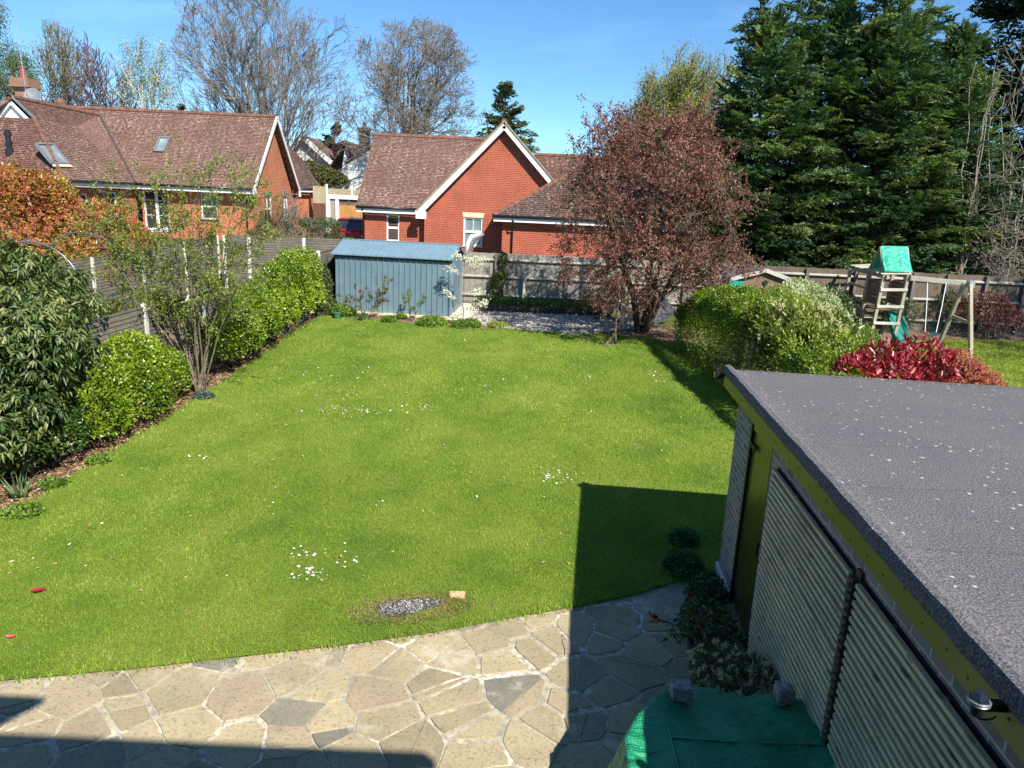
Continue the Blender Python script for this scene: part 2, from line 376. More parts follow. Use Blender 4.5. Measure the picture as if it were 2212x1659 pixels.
def stonemat():
    t = NT('crazy_paving_stone').set(.9, .2); p = t.pos(); a = t.n('ShaderNodeAttribute', attribute_name='v').outputs['Fac']
    c = t.ramp(a, [(0, (.30, .255, .16)), (.35, (.38, .32, .20)), (.6, (.44, .37, .23)), (.8, (.37, .295, .195)), (.94, (.33, .29, .20)), (1, (.17, .17, .145))])
    n = t.noise(2.5, 5, .6, p); n2 = t.noise(38, 5, .75, p); n3 = t.noise(120, 2, .6, p)
    c = t.mix(.6, c, t.ramp(n, [(.3, (.72, .72, .72)), (.7, (1.25, 1.2, 1.15))]), 'MULTIPLY')
    c = t.mix(t.ramp(n2, [(.34, (.75, .75, .75)), (.47, (0, 0, 0))]), c, (.11, .10, .07))
    c = t.mix(t.ramp(t.noise(5, 6, .7, p), [(.56, (0, 0, 0)), (.70, (.55, .55, .55))]), c, (.17, .16, .11)); c = t.mix(t.ramp(t.noise(1.1, 5, .7, p), [(.58, (0, 0, 0)), (.68, (.6, .6, .6))]), c, (.60, .55, .42))
    c = t.mix(t.ramp(n2, [(.60, (0, 0, 0)), (.75, (.5, .5, .5))]), c, (.52, .46, .34))
    t.base(c); t.bump(n2, .006); return t.m
M['paving'] = stonemat()
def mortarmat():
    t = NT('paving_mortar').set(.9, .2); p = t.pos(); n = t.noise(.8, 5, .6, p); n2 = t.noise(14, 5, .7, p)
    c = t.ramp(n, [(.36, (.34, .29, .19)), (.50, (.52, .46, .32)), (.62, (.80, .75, .60))])
    c = t.mix(t.ramp(n2, [(.42, (.9, .9, .9)), (.56, (0, 0, 0))]), c, (.27, .25, .22)); t.base(c); t.bump(n2, .006); return t.m
M['mortar'] = mortarmat()
def feltmat():
    t = NT('mineral_roof_felt').set(.95, .15); p = t.pos(); n = t.noise(85, 4, .75, p); n1 = t.noise(.8, 4, .6, p)
    sx = t.n('ShaderNodeSeparateXYZ'); t.l(p, sx.inputs[0])
    w = t.math('FRACT', t.math('ADD', t.math('MULTIPLY', sx.outputs[1], 1.05), t.math('MULTIPLY', t.noise(1.2, 3, .5, p), .1)))
    c = t.ramp(n, [(.36, (.040, .037, .043)), (.5, (.115, .108, .116)), (.64, (.27, .26, .265))])
    c = t.mix(.7, c, t.ramp(n1, [(.3, (.82, .82, .84)), (.7, (1.15, 1.12, 1.08))]), 'MULTIPLY')
    c = t.mix(t.ramp(w, [(0, (.35, .35, .35)), (.03, (0, 0, 0))]), c, (.03, .03, .032))
    v = t.n('ShaderNodeTexVoronoi', feature='F1'); v.inputs['Scale'].default_value = 11; v.inputs['Randomness'].default_value = 1; t.l(t.mix(.06, p, t.n('ShaderNodeTexNoise', i_Scale=20.0).outputs[1]), v.inputs[0])
    sp = t.ramp(v.outputs['Distance'], [(.11, (1, 1, 1)), (.16, (0, 0, 0))]); ms_ = t.ramp(t.noise(1.0, 4, .7, p), [(.44, (0, 0, 0)), (.54, (1, 1, 1))])
    c = t.mix(t.mix(1.0, sp, ms_, 'MULTIPLY'), c, (.50, .50, .44)); t.base(c); t.bump(n, .004); return t.m
M['felt'] = feltmat()
def shedmat():
    t = NT('blue_grey_steel').set(.42, .5); p = t.pos(); n = t.noise(1.5, 4, .6, p)
    t.base(t.ramp(n, [(.3, (.11, .175, .215)), (.7, (.15, .225, .265))])); return t.m
M['shed'] = shedmat()
def tarpmat(name, ca, cb, cell, lw, cl):
    t = NT(name).set(.38, .5); uv = t.uv(); sx = t.n('ShaderNodeSeparateXYZ'); t.l(uv, sx.inputs[0])
    fs = []
    for i in (0, 1): fs.append(t.math('LESS_THAN', t.math('FRACT', t.math('MULTIPLY', sx.outputs[i], 1/cell)), lw))
    g = t.math('MAXIMUM', fs[0], fs[1]); c = t.mix(t.math('MULTIPLY', g, .6), t.ramp(t.noise(2.5, 4, .6, t.pos()), [(.3, ca), (.7, cb)]), cl); t.base(c)
    t.bump(t.noise(3.2, 5, .6, t.scl(t.pos(), (1, 2.2, 1))), .09, .9)
    tr = t.n('ShaderNodeBsdfTranslucent'); t.l(c, tr.inputs[0]); ms = t.n('ShaderNodeMixShader'); ms.inputs[0].default_value = .18
    t.l(t.b.outputs[0], ms.inputs[1]); t.l(tr.outputs[0], ms.inputs[2]); t.l(ms.outputs[0], t.out.inputs[0]); return t.m
M['tarp'] = tarpmat('green_gridded_tarpaulin', (.002, .20, .09), (.006, .31, .135), .022, .16, (.10, .55, .33))
M['canopy'] = tarpmat('turquoise_canopy_cloth', (.0, .36, .23), (.01, .46, .31), .2, .03, (.05, .6, .42))
# ---------------------------------------------------------------- ground
def sheet(name, poly, dz, mat, label=None, kind='structure'):
    bm = bmesh.new(); f = bm.faces.new([bm.verts.new((p[0], p[1], 0)) for p in poly])
    for y in TY:
        bmesh.ops.bisect_plane(bm, geom=bm.verts[:]+bm.edges[:]+bm.faces[:], plane_co=(0, y, 0), plane_no=(0, 1, 0))
    bmesh.ops.triangulate(bm, faces=bm.faces[:])
    for v in bm.verts: v.co.z = terr(v.co.y)+dz
    for f in bm.faces:
        f.normal_update()
        if f.normal.z < 0: f.normal_flip()
    me = bpy.data.meshes.new(name); bm.to_mesh(me); bm.free(); setuv(me)
    o = link(me, name, mat, None, (poly[0][0], poly[0][1], 0)); o['kind'] = kind
    if label: o['label'] = label
    return o
def inpoly(x, y, poly):
    r = np.zeros(len(x), bool); n = len(poly)
    for i in range(n):
        x0, y0 = poly[i]; x1, y1 = poly[(i+1) % n]
        c = ((y0 > y) != (y1 > y)) & (x < (x1-x0)*(y-y0)/((y1-y0) or 1e-9)+x0); r ^= c
    return r
M['earth'] = None
def earthmat():
    t = NT('rough_ground').set(.95, .1); p = t.pos(); n = t.noise(.3, 6, .65, p); n2 = t.noise(6, 5, .7, p)
    c = t.ramp(n, [(.35, (.06, .085, .02)), (.5, (.09, .10, .03)), (.68, (.15, .12, .07))]); c = t.mix(.6, c, t.ramp(n2, [(.3, (.5, .5, .5)), (.7, (1.5, 1.4, 1.3))]), 'MULTIPLY'); t.base(c); t.bump(n2, .05); return t.m
M['earth'] = earthmat()
sheet('ground', [(-400, -60), (400, -60), (400, 900), (-400, 900)], -.03, M['earth'])
LAWN = [(-9.5, 4.35), (-6.5, 4.98), (-4.37, 5.50), (-3.4, 5.72), (-2.6, 5.95), (-1.6, 6.22), (-.7, 6.52), (.11, 6.86), (.9, 7.16), (1.5, 7.42), (2.0, 7.72), (2.6, 8.0), (2.75, 8.1), (4.4, 8.6), (4.55, 10), (4.6, 12), (4.75, 14.5), (4.9, 17), (4.7, 18.7), (4.3, 19.4), (3.6, 20.0), (2.6, 20.1), (1.6, 20.15), (.7, 20.15), (-.2, 20.35), (-1.1, 20.05), (-1.8, 20.2), (-2.7, 20.35), (-3.6, 20.6), (-4.8, 20.9), (-5.6, 20.9),
        (-5.75, 19.5), (-5.84, 18.3), (-5.85, 16.5), (-5.92, 14.8), (-6.0, 13.4), (-6.1, 12.2), (-6.22, 11.0), (-6.3, 9.9), (-6.32, 9.1), (-6.75, 8.4), (-7.6, 7.8), (-9.5, 7.2)]
sheet('lawn', LAWN, .030, M['turf'])
sheet('soil_bed', [(-9.6, 7.0), (-6.2, 8.0), (-5.7, 12), (-5.6, 18), (-5.2, 20), (-.9, 19.9), (-.6, 20.9), (-1.4, 21.6), (-5.4, 22.0), (-5.6, 24.1), (-7.4, 12), (-8.2, 7.0)], .004, M['soil'])
sheet('border_soil', [(4.2, 8.4), (7.4, 8.4), (8.2, 12), (8.4, 17.5), (7, 20.5), (4.6, 21.8), (2.8, 21.2), (1.2, 20.3), (1.6, 19.4), (3.6, 18.7), (4.1, 18)], .006, M['soil'])
def gravelmat():
    t = NT('pale_gravel').set(.9, .2); a = t.n('ShaderNodeAttribute', attribute_name='v').outputs['Fac']
    t.base(t.ramp(a, [(0, (.20, .18, .155)), (.4, (.36, .33, .285)), (.8, (.52, .49, .43)), (1, (.34, .26, .20))])); return t.m
M['gravel'] = gravelmat()
GRAV = [(-1.35, 21.55), (-.9, 20.75), (-.3, 20.4), (.8, 20.3), (1.6, 19.9), (2.6, 20.6), (3.9, 21.4), (4.3, 22.6), (2.6, 22.75), (-1.2, 22.65)]
sheet('gravel_base', GRAV, .010, M['soil'])
sheet('concrete_path', [(-5.7, 21.72), (-1.6, 21.25), (-1.15, 20.85), (-.85, 21.3), (-1.0, 22.6), (-1.3, 23.9), (-5.6, 24.1)], .014, simple('cream_concrete', (.62, .55, .42), .9, .2, var=.15, vs=4, bump=.003))
# gravel stones
def stones(name, poly, n, r, dz, mat):
    a = np.array(poly); x = NR.uniform(a[:, 0].min(), a[:, 0].max(), n*3); y = NR.uniform(a[:, 1].min(), a[:, 1].max(), n*3)
    k = inpoly(x, y, poly); x = x[k][:n]; y = y[k][:n]; n = len(x); z = np.interp(y, TY, TZ)+dz
    R = r*NR.uniform(.5, 1.4, n); oc = np.array([(1, 0, 0), (0, 1, 0), (-1, 0, 0), (0, -1, 0), (0, 0, .8), (0, 0, -.5)])
    th = NR.uniform(0, 6.28, n); c, s = np.cos(th), np.sin(th); sc = NR.uniform(.6, 1.2, (n, 3))
    V = oc[None]*sc[:, None]*R[:, None, None]; V = np.stack([V[..., 0]*c[:, None]-V[..., 1]*s[:, None], V[..., 0]*s[:, None]+V[..., 1]*c[:, None], V[..., 2]], 2)
    V += np.stack([x, y, z], 1)[:, None]; F = np.array([(0, 1, 4), (1, 2, 4), (2, 3, 4), (3, 0, 4), (1, 0, 5), (2, 1, 5), (3, 2, 5), (0, 3, 5)])
    lo = (np.arange(n)[:, None, None]*6+F[None])
    return arrmesh(name, V.reshape(-1, 3), lo, 3, mat, None, None, np.repeat(NR.random(n), 6))
tag(stones('gravel', GRAV, 9000, .038, .02, M['gravel']), 'pale pebble gravel in front of the dark sleeper bed', 'gravel', kind='stuff')
# right neighbour's garden
NLAWN = [(8.6, 9.5), (26, 9.5), (26, 21.3), (16, 21.9), (12, 21.6), (9.5, 20.6), (8.5, 18), (8.3, 14)]
sheet('neighbour_lawn', NLAWN, .012, M['turf'])
sheet('neighbour_border', [(7.2, 19.5), (9.4, 20.4), (12, 21.4), (16, 21.7), (26, 21.2), (26, 26), (7.2, 26)], .006, M['soil'])
sheet('neighbour_grass', [(-24, 8), (-8.4, 8), (-6.3, 24), (-9.8, 24.2), (-11, 24.2), (-24, 24)], .004, M['turf'])
sheet('driveway', [(-11, 33.2), (-5.5, 33.2), (-5.5, 44), (-11, 44)], .01, simple('grey_tarmac', (.11, .105, .10), .9, .2, bump=.004))

# grass blades
def blades(name, poly, dens, mat, ymin, ymax, hgt, wid, lab, clump=0):
    a = np.array(poly); x0, x1 = max(a[:, 0].min(), -30), a[:, 0].max(); V = []; Vv = []
    P = []
    y = max(a[:, 1].min(), ymin)
    while y < min(a[:, 1].max(), ymax):
        y2 = y+.5; n = int((x1-x0)*.5*dens(y)); P.append(np.stack([NR.uniform(x0, x1, n), NR.uniform(y, y2, n)], 1)); y = y2
    P = np.concatenate(P); P = P[inpoly(P[:, 0], P[:, 1], poly)]
    return P
def bladeobj(name, P, mat, hfun, wfun, lab, cat='grass'):
    n = len(P); x, y = P[:, 0], P[:, 1]; z = np.interp(y, TY, TZ)+.026
    h = hfun(y)*NR.uniform(.55, 1.25, n); w = wfun(y)*NR.uniform(.7, 1.3, n); th = NR.uniform(0, 6.28, n); ln = NR.uniform(.2, 1.0, n)*h; ta = NR.uniform(0, 6.28, n)
    b = np.stack([x, y, z], 1); s = np.stack([np.cos(th), np.sin(th), np.zeros(n)], 1)*w[:, None]/2
    m = b+np.stack([np.cos(ta)*ln*.35, np.sin(ta)*ln*.35, h*.6], 1); t = b+np.stack([np.cos(ta)*ln, np.sin(ta)*ln, h], 1)
    X = np.stack([b-s, b+s, m+s*.7, m-s*.7, t], 1).reshape(-1, 3)
    i = np.arange(n)[:, None]*5; lo = np.concatenate([i, i+1, i+2, i, i+2, i+3, i+3, i+2, i+4], 1)
    o = arrmesh(name, X, lo, 3, mat, None, (float(P[0, 0]), float(P[0, 1]), 0), np.repeat(NR.random(n), 5))
    return tag(o, lab, cat, kind='stuff')
dn = lambda y: 5600*(7.0/max(7.0, y+1.2))**1.75
P = blades('g', LAWN, dn, None, 4, 22, 0, 0, '')
ASH = (-1.02, 6.95)
k = ((P[:, 0]-ASH[0])/.46)**2+((P[:, 1]-ASH[1]-.18*(P[:, 0]-ASH[0]))/.22)**2 > 1-.35*NR.random(len(P)); P = P[k]
bladeobj('grass', P, M['blade'], lambda y: .030+.0007*y, lambda y: .0042+.00052*np.maximum(y-6, 0), 'mown back garden grass with daisies and dry tan flecks')
P = blades('g', NLAWN, lambda y: 520, None, 14, 22, 0, 0, '')
bladeobj('striped_grass', P, M['bladen'], lambda y: .05+0*y, lambda y: .016+0*y, 'striped mown grass around the swing next door')
# longer tufts along the lawn edges
E_ = []
edge = LAWN[2:12]+LAWN[18:]
for i in range(len(edge)-1):
    a, b = np.array(edge[i]), np.array(edge[i+1]); L = np.linalg.norm(b-a)
    if L > 3: continue
    n = int(L*170); t = NR.random(n)[:, None]; E_.append(a+(b-a)*t+NR.normal(0, .045, (n, 2)))
P = np.concatenate(E_)
bladeobj('edge_grass', P, M['blade'], lambda y: .045+.001*y, lambda y: .005+.0005*y, 'longer untrimmed grass along the lawn edge')

# patio: crazy paving ------------------------------------------------------
sheet('patio', [(-14, -.4), (3.0, -.4), (3.0, 9), (-14, 9)], .0, M['mortar'])
def clip(poly, a, b, c):  # keep a*x+b*y<=c
    out = []; n = len(poly)
    for i in range(n):
        p, q = poly[i], poly[(i+1) % n]; dp = a*p[0]+b*p[1]-c; dq = a*q[0]+b*q[1]-c
        if dp <= 0: out.append(p)
        if (dp < 0 < dq) or (dq < 0 < dp):
            t = dp/(dp-dq); out.append((p[0]+(q[0]-p[0])*t, p[1]+(q[1]-p[1])*t))
    return out
def paving():
    r = random.Random(5); S = []
    gx = .44
    for i in range(-18, 10):
        for j in range(5, 23):
            if r.random() < .12: continue
            S.append(((i+.5*(j % 2)+r.uniform(-.42, .42))*gx, (j+r.uniform(-.42, .42))*gx*.86))
    vs = []; fs = []; at_ = []
    CE = []
    for k, (x, y) in enumerate(S):
        if y > 8.4 or (y > 4.6 and inpoly(np.array([x]), np.array([y-.38]), LAWN)[0]): continue
        P = [(x-.8, y-.8), (x+.8, y-.8), (x+.8, y+.8), (x-.8, y+.8)]; gap = r.choice((.003, .006, .010, .016, .024, .034))*1.0
        gap *= 1.35
        for (u, v) in S:
            if (u, v) == (x, y) or abs(u-x) > 1.7 or abs(v-y) > 1.7: continue
            dx, dy = u-x, v-y; d = math.hypot(dx, dy); c = (dx*(x+u)/2+dy*(y+v)/2)/d-gap*r.uniform(.4, 1.3); P = clip(P, dx/d, dy/d, c)
            if len(P) < 3: break
        if len(P) < 3: continue
        if r.random() < .42:
            th = r.uniform(0, 3.14); ca, sa = math.cos(th), math.sin(th); cc = ca*(x+r.uniform(-.1, .1))+sa*(y+r.uniform(-.1, .1)); g2 = r.choice((.004, .008, .014))
            CE += [q for q in (clip(P, ca, sa, cc-g2), clip(P, -ca, -sa, -cc-g2)) if len(q) > 2]
        else: CE.append(P)
    for P in CE:
        x = sum(p[0] for p in P)/len(P); y = sum(p[1] for p in P)/len(P)
        # wobbly edges
        Q = []
        for i in range(len(P)):
            p, q = P[i], P[(i+1) % len(P)]; L = math.hypot(q[0]-p[0], q[1]-p[1]); m = max(1, int(L/.07))
            for s in range(m):
                t = s/m; w = .004 if s else .010
                cx = p[0]+(q[0]-p[0])*t; cy = p[1]+(q[1]-p[1])*t
                sh = .985 if s == 0 else 1.0
                Q.append((x+(cx-x)*sh+r.gauss(0, w*.6), y+(cy-y)*sh+r.gauss(0, w*.6)))
        h = .009+r.uniform(-.003, .005); n = len(Q); b = len(vs); tv = r.random(); tx, ty = r.gauss(0, .004), r.gauss(0, .004)
        vs += [(a[0], a[1], .001) for a in Q]; vs += [(x+(a[0]-x)*.985, y+(a[1]-y)*.985, h+(a[0]-x)*tx+(a[1]-y)*ty) for a in Q]
        at_ += [tv]*(2*n)
        fs.append(tuple(range(b+n, b+2*n))); fs += [(b+i, b+(i+1) % n, b+n+(i+1) % n, b+n+i) for i in range(n)]
    me = bpy.data.meshes.new('paving_stones'); me.from_pydata(vs, [], fs); me.update(); setuv(me)
    a = me.attributes.new('v', 'FLOAT', 'POINT'); a.data.foreach_set('value', at_)
    o = link(me, 'paving_stones', M['paving']); o['kind'] = 'structure'
paving()

# ---------------------------------------------------------------- building helpers
def wall(mb, o, u, w, h, holes=(), depth=.12, nrm_=None, top=None):
    """wall face from origin o along unit u (x,y), height h with rectangular holes (a,b,c,d) in (along,z). nrm_=outward"""
    o = Vector(o); u = Vector((u[0], u[1], 0)); n = Vector(nrm_) if nrm_ else Vector((u.y, -u.x, 0))
    us = sorted({0, w, *[q for k in holes for q in k[:2]]}); zs = sorted({0, h, *[q for k in holes for q in k[2:]]})
    P = lambda a, z, d=0: o+u*a+Vector((0, 0, z))-n*d
    for i in range(len(us)-1):
        for j in range(len(zs)-1):
            a, b, c, d = us[i], us[i+1], zs[j], zs[j+1]; mx_, mz = (a+b)/2, (c+d)/2
            if any(k[0] < mx_ < k[1] and k[2] < mz < k[3] for k in holes): continue
            mb.add([P(a, c), P(b, c), P(b, d), P(a, d)], [(0, 1, 2, 3)])
    for (a, b, c, d) in holes:
        for q in (((a, c), (a, d)), ((b, d), (b, c)), ((a, d), (b, d)), ((b, c), (a, c))):
            mb.add([P(*q[0]), P(*q[1]), P(*q[1], depth), P(*q[0], depth)], [(0, 1, 2, 3)])
    if top:  # list of (a,z) polygon above
        mb.add([P(a, z) for a, z in top], [tuple(range(len(top)))])
def window(parent, o, u, a, b, c, d, style='casement', glass=None, sill='white', lintel=None, name='window', nrm_=None, depth=.09):
    o = Vector(o); u = Vector((u[0], u[1], 0)); n = Vector(nrm_) if nrm_ else Vector((u.y, -u.x, 0))
    def bx(mb, a0, a1, z0, z1, d0, d1):
        P = [o+u*x+Vector((0, 0, z))-n*q for q in (d0, d1) for x, z in ((a0, z0), (a1, z0), (a1, z1), (a0, z1))]
        mb.add(P, [(0, 1, 2, 3), (7, 6, 5, 4), (0, 4, 5, 1), (1, 5, 6, 2), (2, 6, 7, 3), (3, 7, 4, 0)])
    m = MB(); f = .065
    bx(m, a, a+f, c, d, depth-.05, depth+.02); bx(m, b-f, b, c, d, depth-.05, depth+.02); bx(m, a+f, b-f, c, c+f, depth-.05, depth+.02); bx(m, a+f, b-f, d-f, d, depth-.05, depth+.02)
    mid = (c+d)/2
    if style in ('split', 'georgian', 'georgian2', 'shutter'): bx(m, a+f, b-f, mid-.05, mid+.05, depth-.045, depth+.02)
    if style in ('georgian', 'georgian2'):
        xm = (a+b)/2; bx(m, xm-.014, xm+.014, mid+.05, d-f, depth-.03, depth+.01)
        if style == 'georgian2': bx(m, xm-.014, xm+.014, c+f, mid-.05, depth-.03, depth+.01)
    if style == 'double':
        xm = (a+b)/2; bx(m, xm-.07, xm+.07, c+f, d-f, depth-.05, depth+.02)
        for xa, xb in ((a+f, xm-.07), (xm+.07, b-f)):
            for q in (.33, .66): bx(m, xa, xb, c+(d-c)*q-.012, c+(d-c)*q+.012, depth-.03, depth+.01)
    w = m.build(name, M['white'], parent)
    g = MB(); bx(g, a+.02, b-.02, c+.02, d-.02, depth-.002, depth+.008); g.build('pane', glass or M['glass'], w)
    if style == 'shutter':
        g = MB()
        z = c+.12
        while z < d-.1:
            if abs(z-mid) > .08: bx(g, a+f+.02, b-f-.02, z, z+.045, depth-.02, depth-.006)
            z += .075
        g.build('shutter', M['shutter'], w)
    if sill:
        g = MB(); bx(g, a-.04, b+.04, c-.06, c-.002, -.05, depth); g.build('sill', M[sill], w)
    if lintel:
        g = MB(); 
        P = [o+u*x+Vector((0, 0, z))-n*q for q in (-.012, .05) for x, z in ((a-.02, d+.001), (b+.02, d+.001), (b+.08, d+.22), (a-.08, d+.22))]
        g.add(P, [(0, 1, 2, 3), (7, 6, 5, 4), (0, 4, 5, 1), (1, 5, 6, 2), (2, 6, 7, 3), (3, 7, 4, 0)]); g.build('lintel', M[lintel], parent)
    return w
def courses(mb, A, B, C, D, gauge=.11, lift=.022, thick=.10):
    """A,B eave (left,right), D,C ridge (left,right): sawtooth tile rows"""
    A, B, C, D = [Vector([float(q) for q in p]) for p in (A, B, C, D)]
    s = ((D+C)/2-(A+B)/2); n = (B-A).cross(s).normalized()
    if n.z < 0: n = -n
    k = max(2, int(s.length/gauge))
    for i in range(k):
        t0, t1 = i/k, (i+1)/k; a, b = A.lerp(D, t0), B.lerp(C, t0); c, d = B.lerp(C, t1), A.lerp(D, t1)
        jit = [rnd.uniform(-.004, .004) for _ in range(2)]
        mb.add([a+n*(lift+jit[0]), b+n*(lift+jit[1]), c, d, a, b], [(0, 1, 2, 3), (4, 5, 1, 0)])
    mb.add([A, B, C, D, A-n*thick, B-n*thick, C-n*thick, D-n*thick], [(4, 7, 6, 5), (0, 4, 5, 1), (1, 5, 6, 2), (3, 2, 6, 7), (0, 3, 7, 4)])
def ridge(parent, a, b, name='ridge_tiles', w=.13):
    a, b = Vector([float(q) for q in a]), Vector([float(q) for q in b]); L = (b-a).length; n = max(1, int(L/.33)); m = MB()
    for i in range(n):
        p, q = a.lerp(b, i/n), a.lerp(b, (i+.97)/n); r = w*rnd.uniform(.94, 1.08); m.tube([p-Vector((0, 0, .05)), q-Vector((0, 0, .05))], [r, r*.93], 8)
    return m.build(name, M['ridge'], parent)
def pipe(parent, pts, r=.035, name='downpipe', mat='black'):
    m = MB(); m.tube(pts, r, 8); return m.build(name, M[mat], parent, smooth=True)
def gutter(parent, a, b, name='gutter'):
    a, b = Vector([float(q) for q in a]), Vector([float(q) for q in b]); m = MB(); m.tube([a, b], .058, 8); return m.build(name, M['black'], parent, smooth=True)
# ---------------------------------------------------------------- house with the wide roof (left)
def left_house():
    gz = 2.12; ye, yr = 37.0, 40.5; ze, zr = 4.50, 8.10; xr_ = -13.25; xv = -19.2; xl = -30.0
    h = T('brick_house', 'long red brick house with brown tiled roof, two roof windows and brick chimney', 'house', (-18, 37.3, gz))
    yw = 37.3
    base = gz-.5
    hl = [(u-0) for u in ()]
    X = lambda u, v=430: float(at(u, v, yw)[0])
    x0 = xv+.25; o = (x0, yw, base); w = (xr_-.15)-x0; zt = 4.42-base
    H = []
    wd = (X(310)-x0, X(364)-x0, .5, 2.72); H.append(wd)
    ww = (X(433)-x0, X(469)-x0, 1.15, 2.45); H.append(ww)
    m = MB(); wall(m, o, (1, 0), w, zt, H, nrm_=(0, -1, 0))
    # right gable wall, faces +x
    yb = yr+(yr-ye)-.3; gd = yb-yw; og = (xr_-.15, yw, base)
    GH = []
    Yg = lambda u: float(((xr_-.15)/(ray(u, 440)[0]/ray(u, 440)[1])))
    g1 = (Yg(572)-yw, Yg(587)-yw, 1.05, 2.42); g2 = (Yg(612)-yw, Yg(622)-yw, 1.05, 2.42); GH = [g1, g2]
    wall(m, og, (0, 1), gd, zt, GH, nrm_=(1, 0, 0), top=[(0, zt), (gd, zt), (gd/2, zr-.18-base)])
    m.box(xv-6, xr_-.16, yb-.1, yb, base, 4.42)
    # wing east wall faces +x, projecting towards us
    wy0 = 31.2; m2 = []
    ow = (xv+.25-.25, wy0, base)
    Yw = lambda u: float((xv/(ray(u, 430)[0]/ray(u, 430)[1])))
    wl = (Yw(228)-wy0, Yw(253)-wy0, .95, 2.3); wl2 = (Yw(178)-wy0, Yw(190)-wy0, .95, 2.2)
    wall(m, (xv, wy0, base), (0, 1), yw-wy0, zt, [wl, wl2], nrm_=(1, 0, 0))
    m.box(xl, xv, wy0, wy0+.1, base, 4.42); 
    m.build('wall', M['brick_orange'], h)
    # dark plinth + cream sill band
    window(h, o, (1, 0), *wd, style='double', sill='white', name='french_window', nrm_=(0, -1, 0))
    window(h, o, (1, 0), *ww, style='split', sill='black', nrm_=(0, -1, 0))
    for g in GH: window(h, og, (0, 1), *g, style='georgian2', sill='black', nrm_=(1, 0, 0))
    for g in (wl, wl2): window(h, (xv, wy0, base), (0, 1), *g, style='split', sill='white', nrm_=(1, 0, 0))
    for g in GH:
        m = MB(); a = Vector(og)+Vector((.012, g[0]-.03, g[3])); m.box(a.x-.02, a.x+.004, a.y, a.y+g[1]-g[0]+.06, a.z, a.z+.2); m.build('dark_lintel', M['lead'], h)
    # roofs
    m = MB(); oh = .28
    A = (xv+.05, ye-oh, ze-.12); B = (xr_+.18, ye-oh, ze-.12); C_ = (xr_+.18, yr, zr); xm = -22.3; zm = 7.76
    sl_ = (zr-(ze-.12))/(yr-ye+oh); ymeet = ye-oh+(zm-ze+.12)/sl_
    # main front slope right of the valley, then the strip above the wing ridge
    courses(m, A, B, (xr_+.18, ymeet, zm), (xm, ymeet, zm))
    courses(m, (xl, ymeet, zm), (xr_+.18, ymeet, zm), C_, (xl, yr, zr))
    yb_ = 2*yr-(ye-oh); courses(m, (xr_+.18, yb_, ze-.12), (xl, yb_, ze-.12), (xl, yr, zr), (xr_+.18, yr, zr))
    main = m.build('roof', M['tile_brown'], h)
    ridge(main, (xl, yr, zr+.03), (xr_+.18, yr, zr+.03))
    # wing: gablet hip roof, ridge along y
    m = MB(); yg = 33.3; ye2 = wy0-.28; zg = 6.9; xe = xv+.28; ex = xe-xm
    yh = ye2; hz = (zg-(ze-.12))/(zm-(ze-.12)); xg = xe-ex*hz; xgl = xm-(xg-xm)
    courses(m, (xe, ye2, ze-.12), (xe, ye-oh, ze-.12), (xg+(0), yg+3.2, zg), (xg, yg, zg))
    courses(m, (xg, yg, zg), (xg, yg+3.2, zg), (xm, ymeet, zm), (xm, yg, zm))
    # small infill between slopes up to the valley
    courses(m, (xg+.02, yg+3.15, zg-.02), (xe, ye-oh, ze-.12), (xm, ymeet, zm), (xm, ymeet-.05, zm-.01), gauge=.3)
    xle = xm-ex
    courses(m, (xle, ye-oh, ze-.12), (xle, ye2, ze-.12), (xm, yg, zm), (xm, ymeet, zm))
    wing = m.build('wing_roof', M['tile_brown'], h); wing['label'] = 'darker lichen speckled roof slope of the wing'
    m = MB(); courses(m, (xle, ye2, ze-.12), (xe, ye2, ze-.12), (xg+.1, yg-.02, zg), (xgl-.1, yg-.02, zg)); m.build('hip_roof', M['tile_red'], h)
    ridge(wing, (xm, yg-.1, zm+.03), (xm, ymeet, zm+.03))
    ridge(wing, (xe, ye2, ze-.05), (xg+.08, yg, zg+.03), 'hip_tiles', .11)
    m = MB(); m.tube([(xm+.05, ymeet-.05, zm+.0), (xe+.05, ye-oh-.05, ze-.1)], .07, 6); m.build('valley', M['stemdark'], main)
    # gablet
    m = MB(); m.prism([(xgl-.15, yg, zg), (xg+.15, yg, zg), (xm, yg, zm+.04)], (0, .12, 0)); m.build('gablet', M['white'], h)
    m = MB(); m.beam((xgl-.2, yg-.05, zg-.02), (xm, yg-.05, zm+.08), .1, .07); m.beam((xg+.2, yg-.05, zg-.02), (xm, yg-.05, zm+.08), .1, .07)
    m.beam((xm-.45, yg-.03, zg), (xm, yg-.03, zg+.48), .04, .09); m.beam((xm+.45, yg-.03, zg), (xm, yg-.03, zg+.48), .04, .09); m.build('gablet_trim', M['lead'], h)
    # barge boards, eaves
    xb = xr_+.20
    m = MB(); y0 = ye-oh-.08
    m.beam((xb, y0, ze-.24), (xb, yr, zr-.06), .05, .20); m.beam((xb, yb_+.08, ze-.24), (xb, yr, zr-.06), .05, .20)
    m.box(xb-.02, xb+.03, y0-.12, y0+.28, ze-.48, ze-.15); m.box(xb-.02, xb+.03, yb_-.2, yb_+.12, ze-.48, ze-.15)
    m.build('bargeboard', M['white'], h)
    m = MB(); m.box(xv+.3, xb-.03, ye-oh+.02, ye-oh+.06, ze-.40, ze-.16); m.box(xv+.3, xb-.03, ye-oh+.06, yw-.005, ze-.40, ze-.38); m.box(xe-.05, xe-.01, ye2, ye-oh+.02, ze-.40, ze-.16); m.build('fascia', M['white'], h)
    gutter(h, (xv+.3, ye-oh-.06, ze-.16), (xb-.05, ye-oh-.06, ze-.16)); gutter(h, (xe+.05, ye2, ze-.16), (xe+.05, ye-oh-.1, ze-.16))
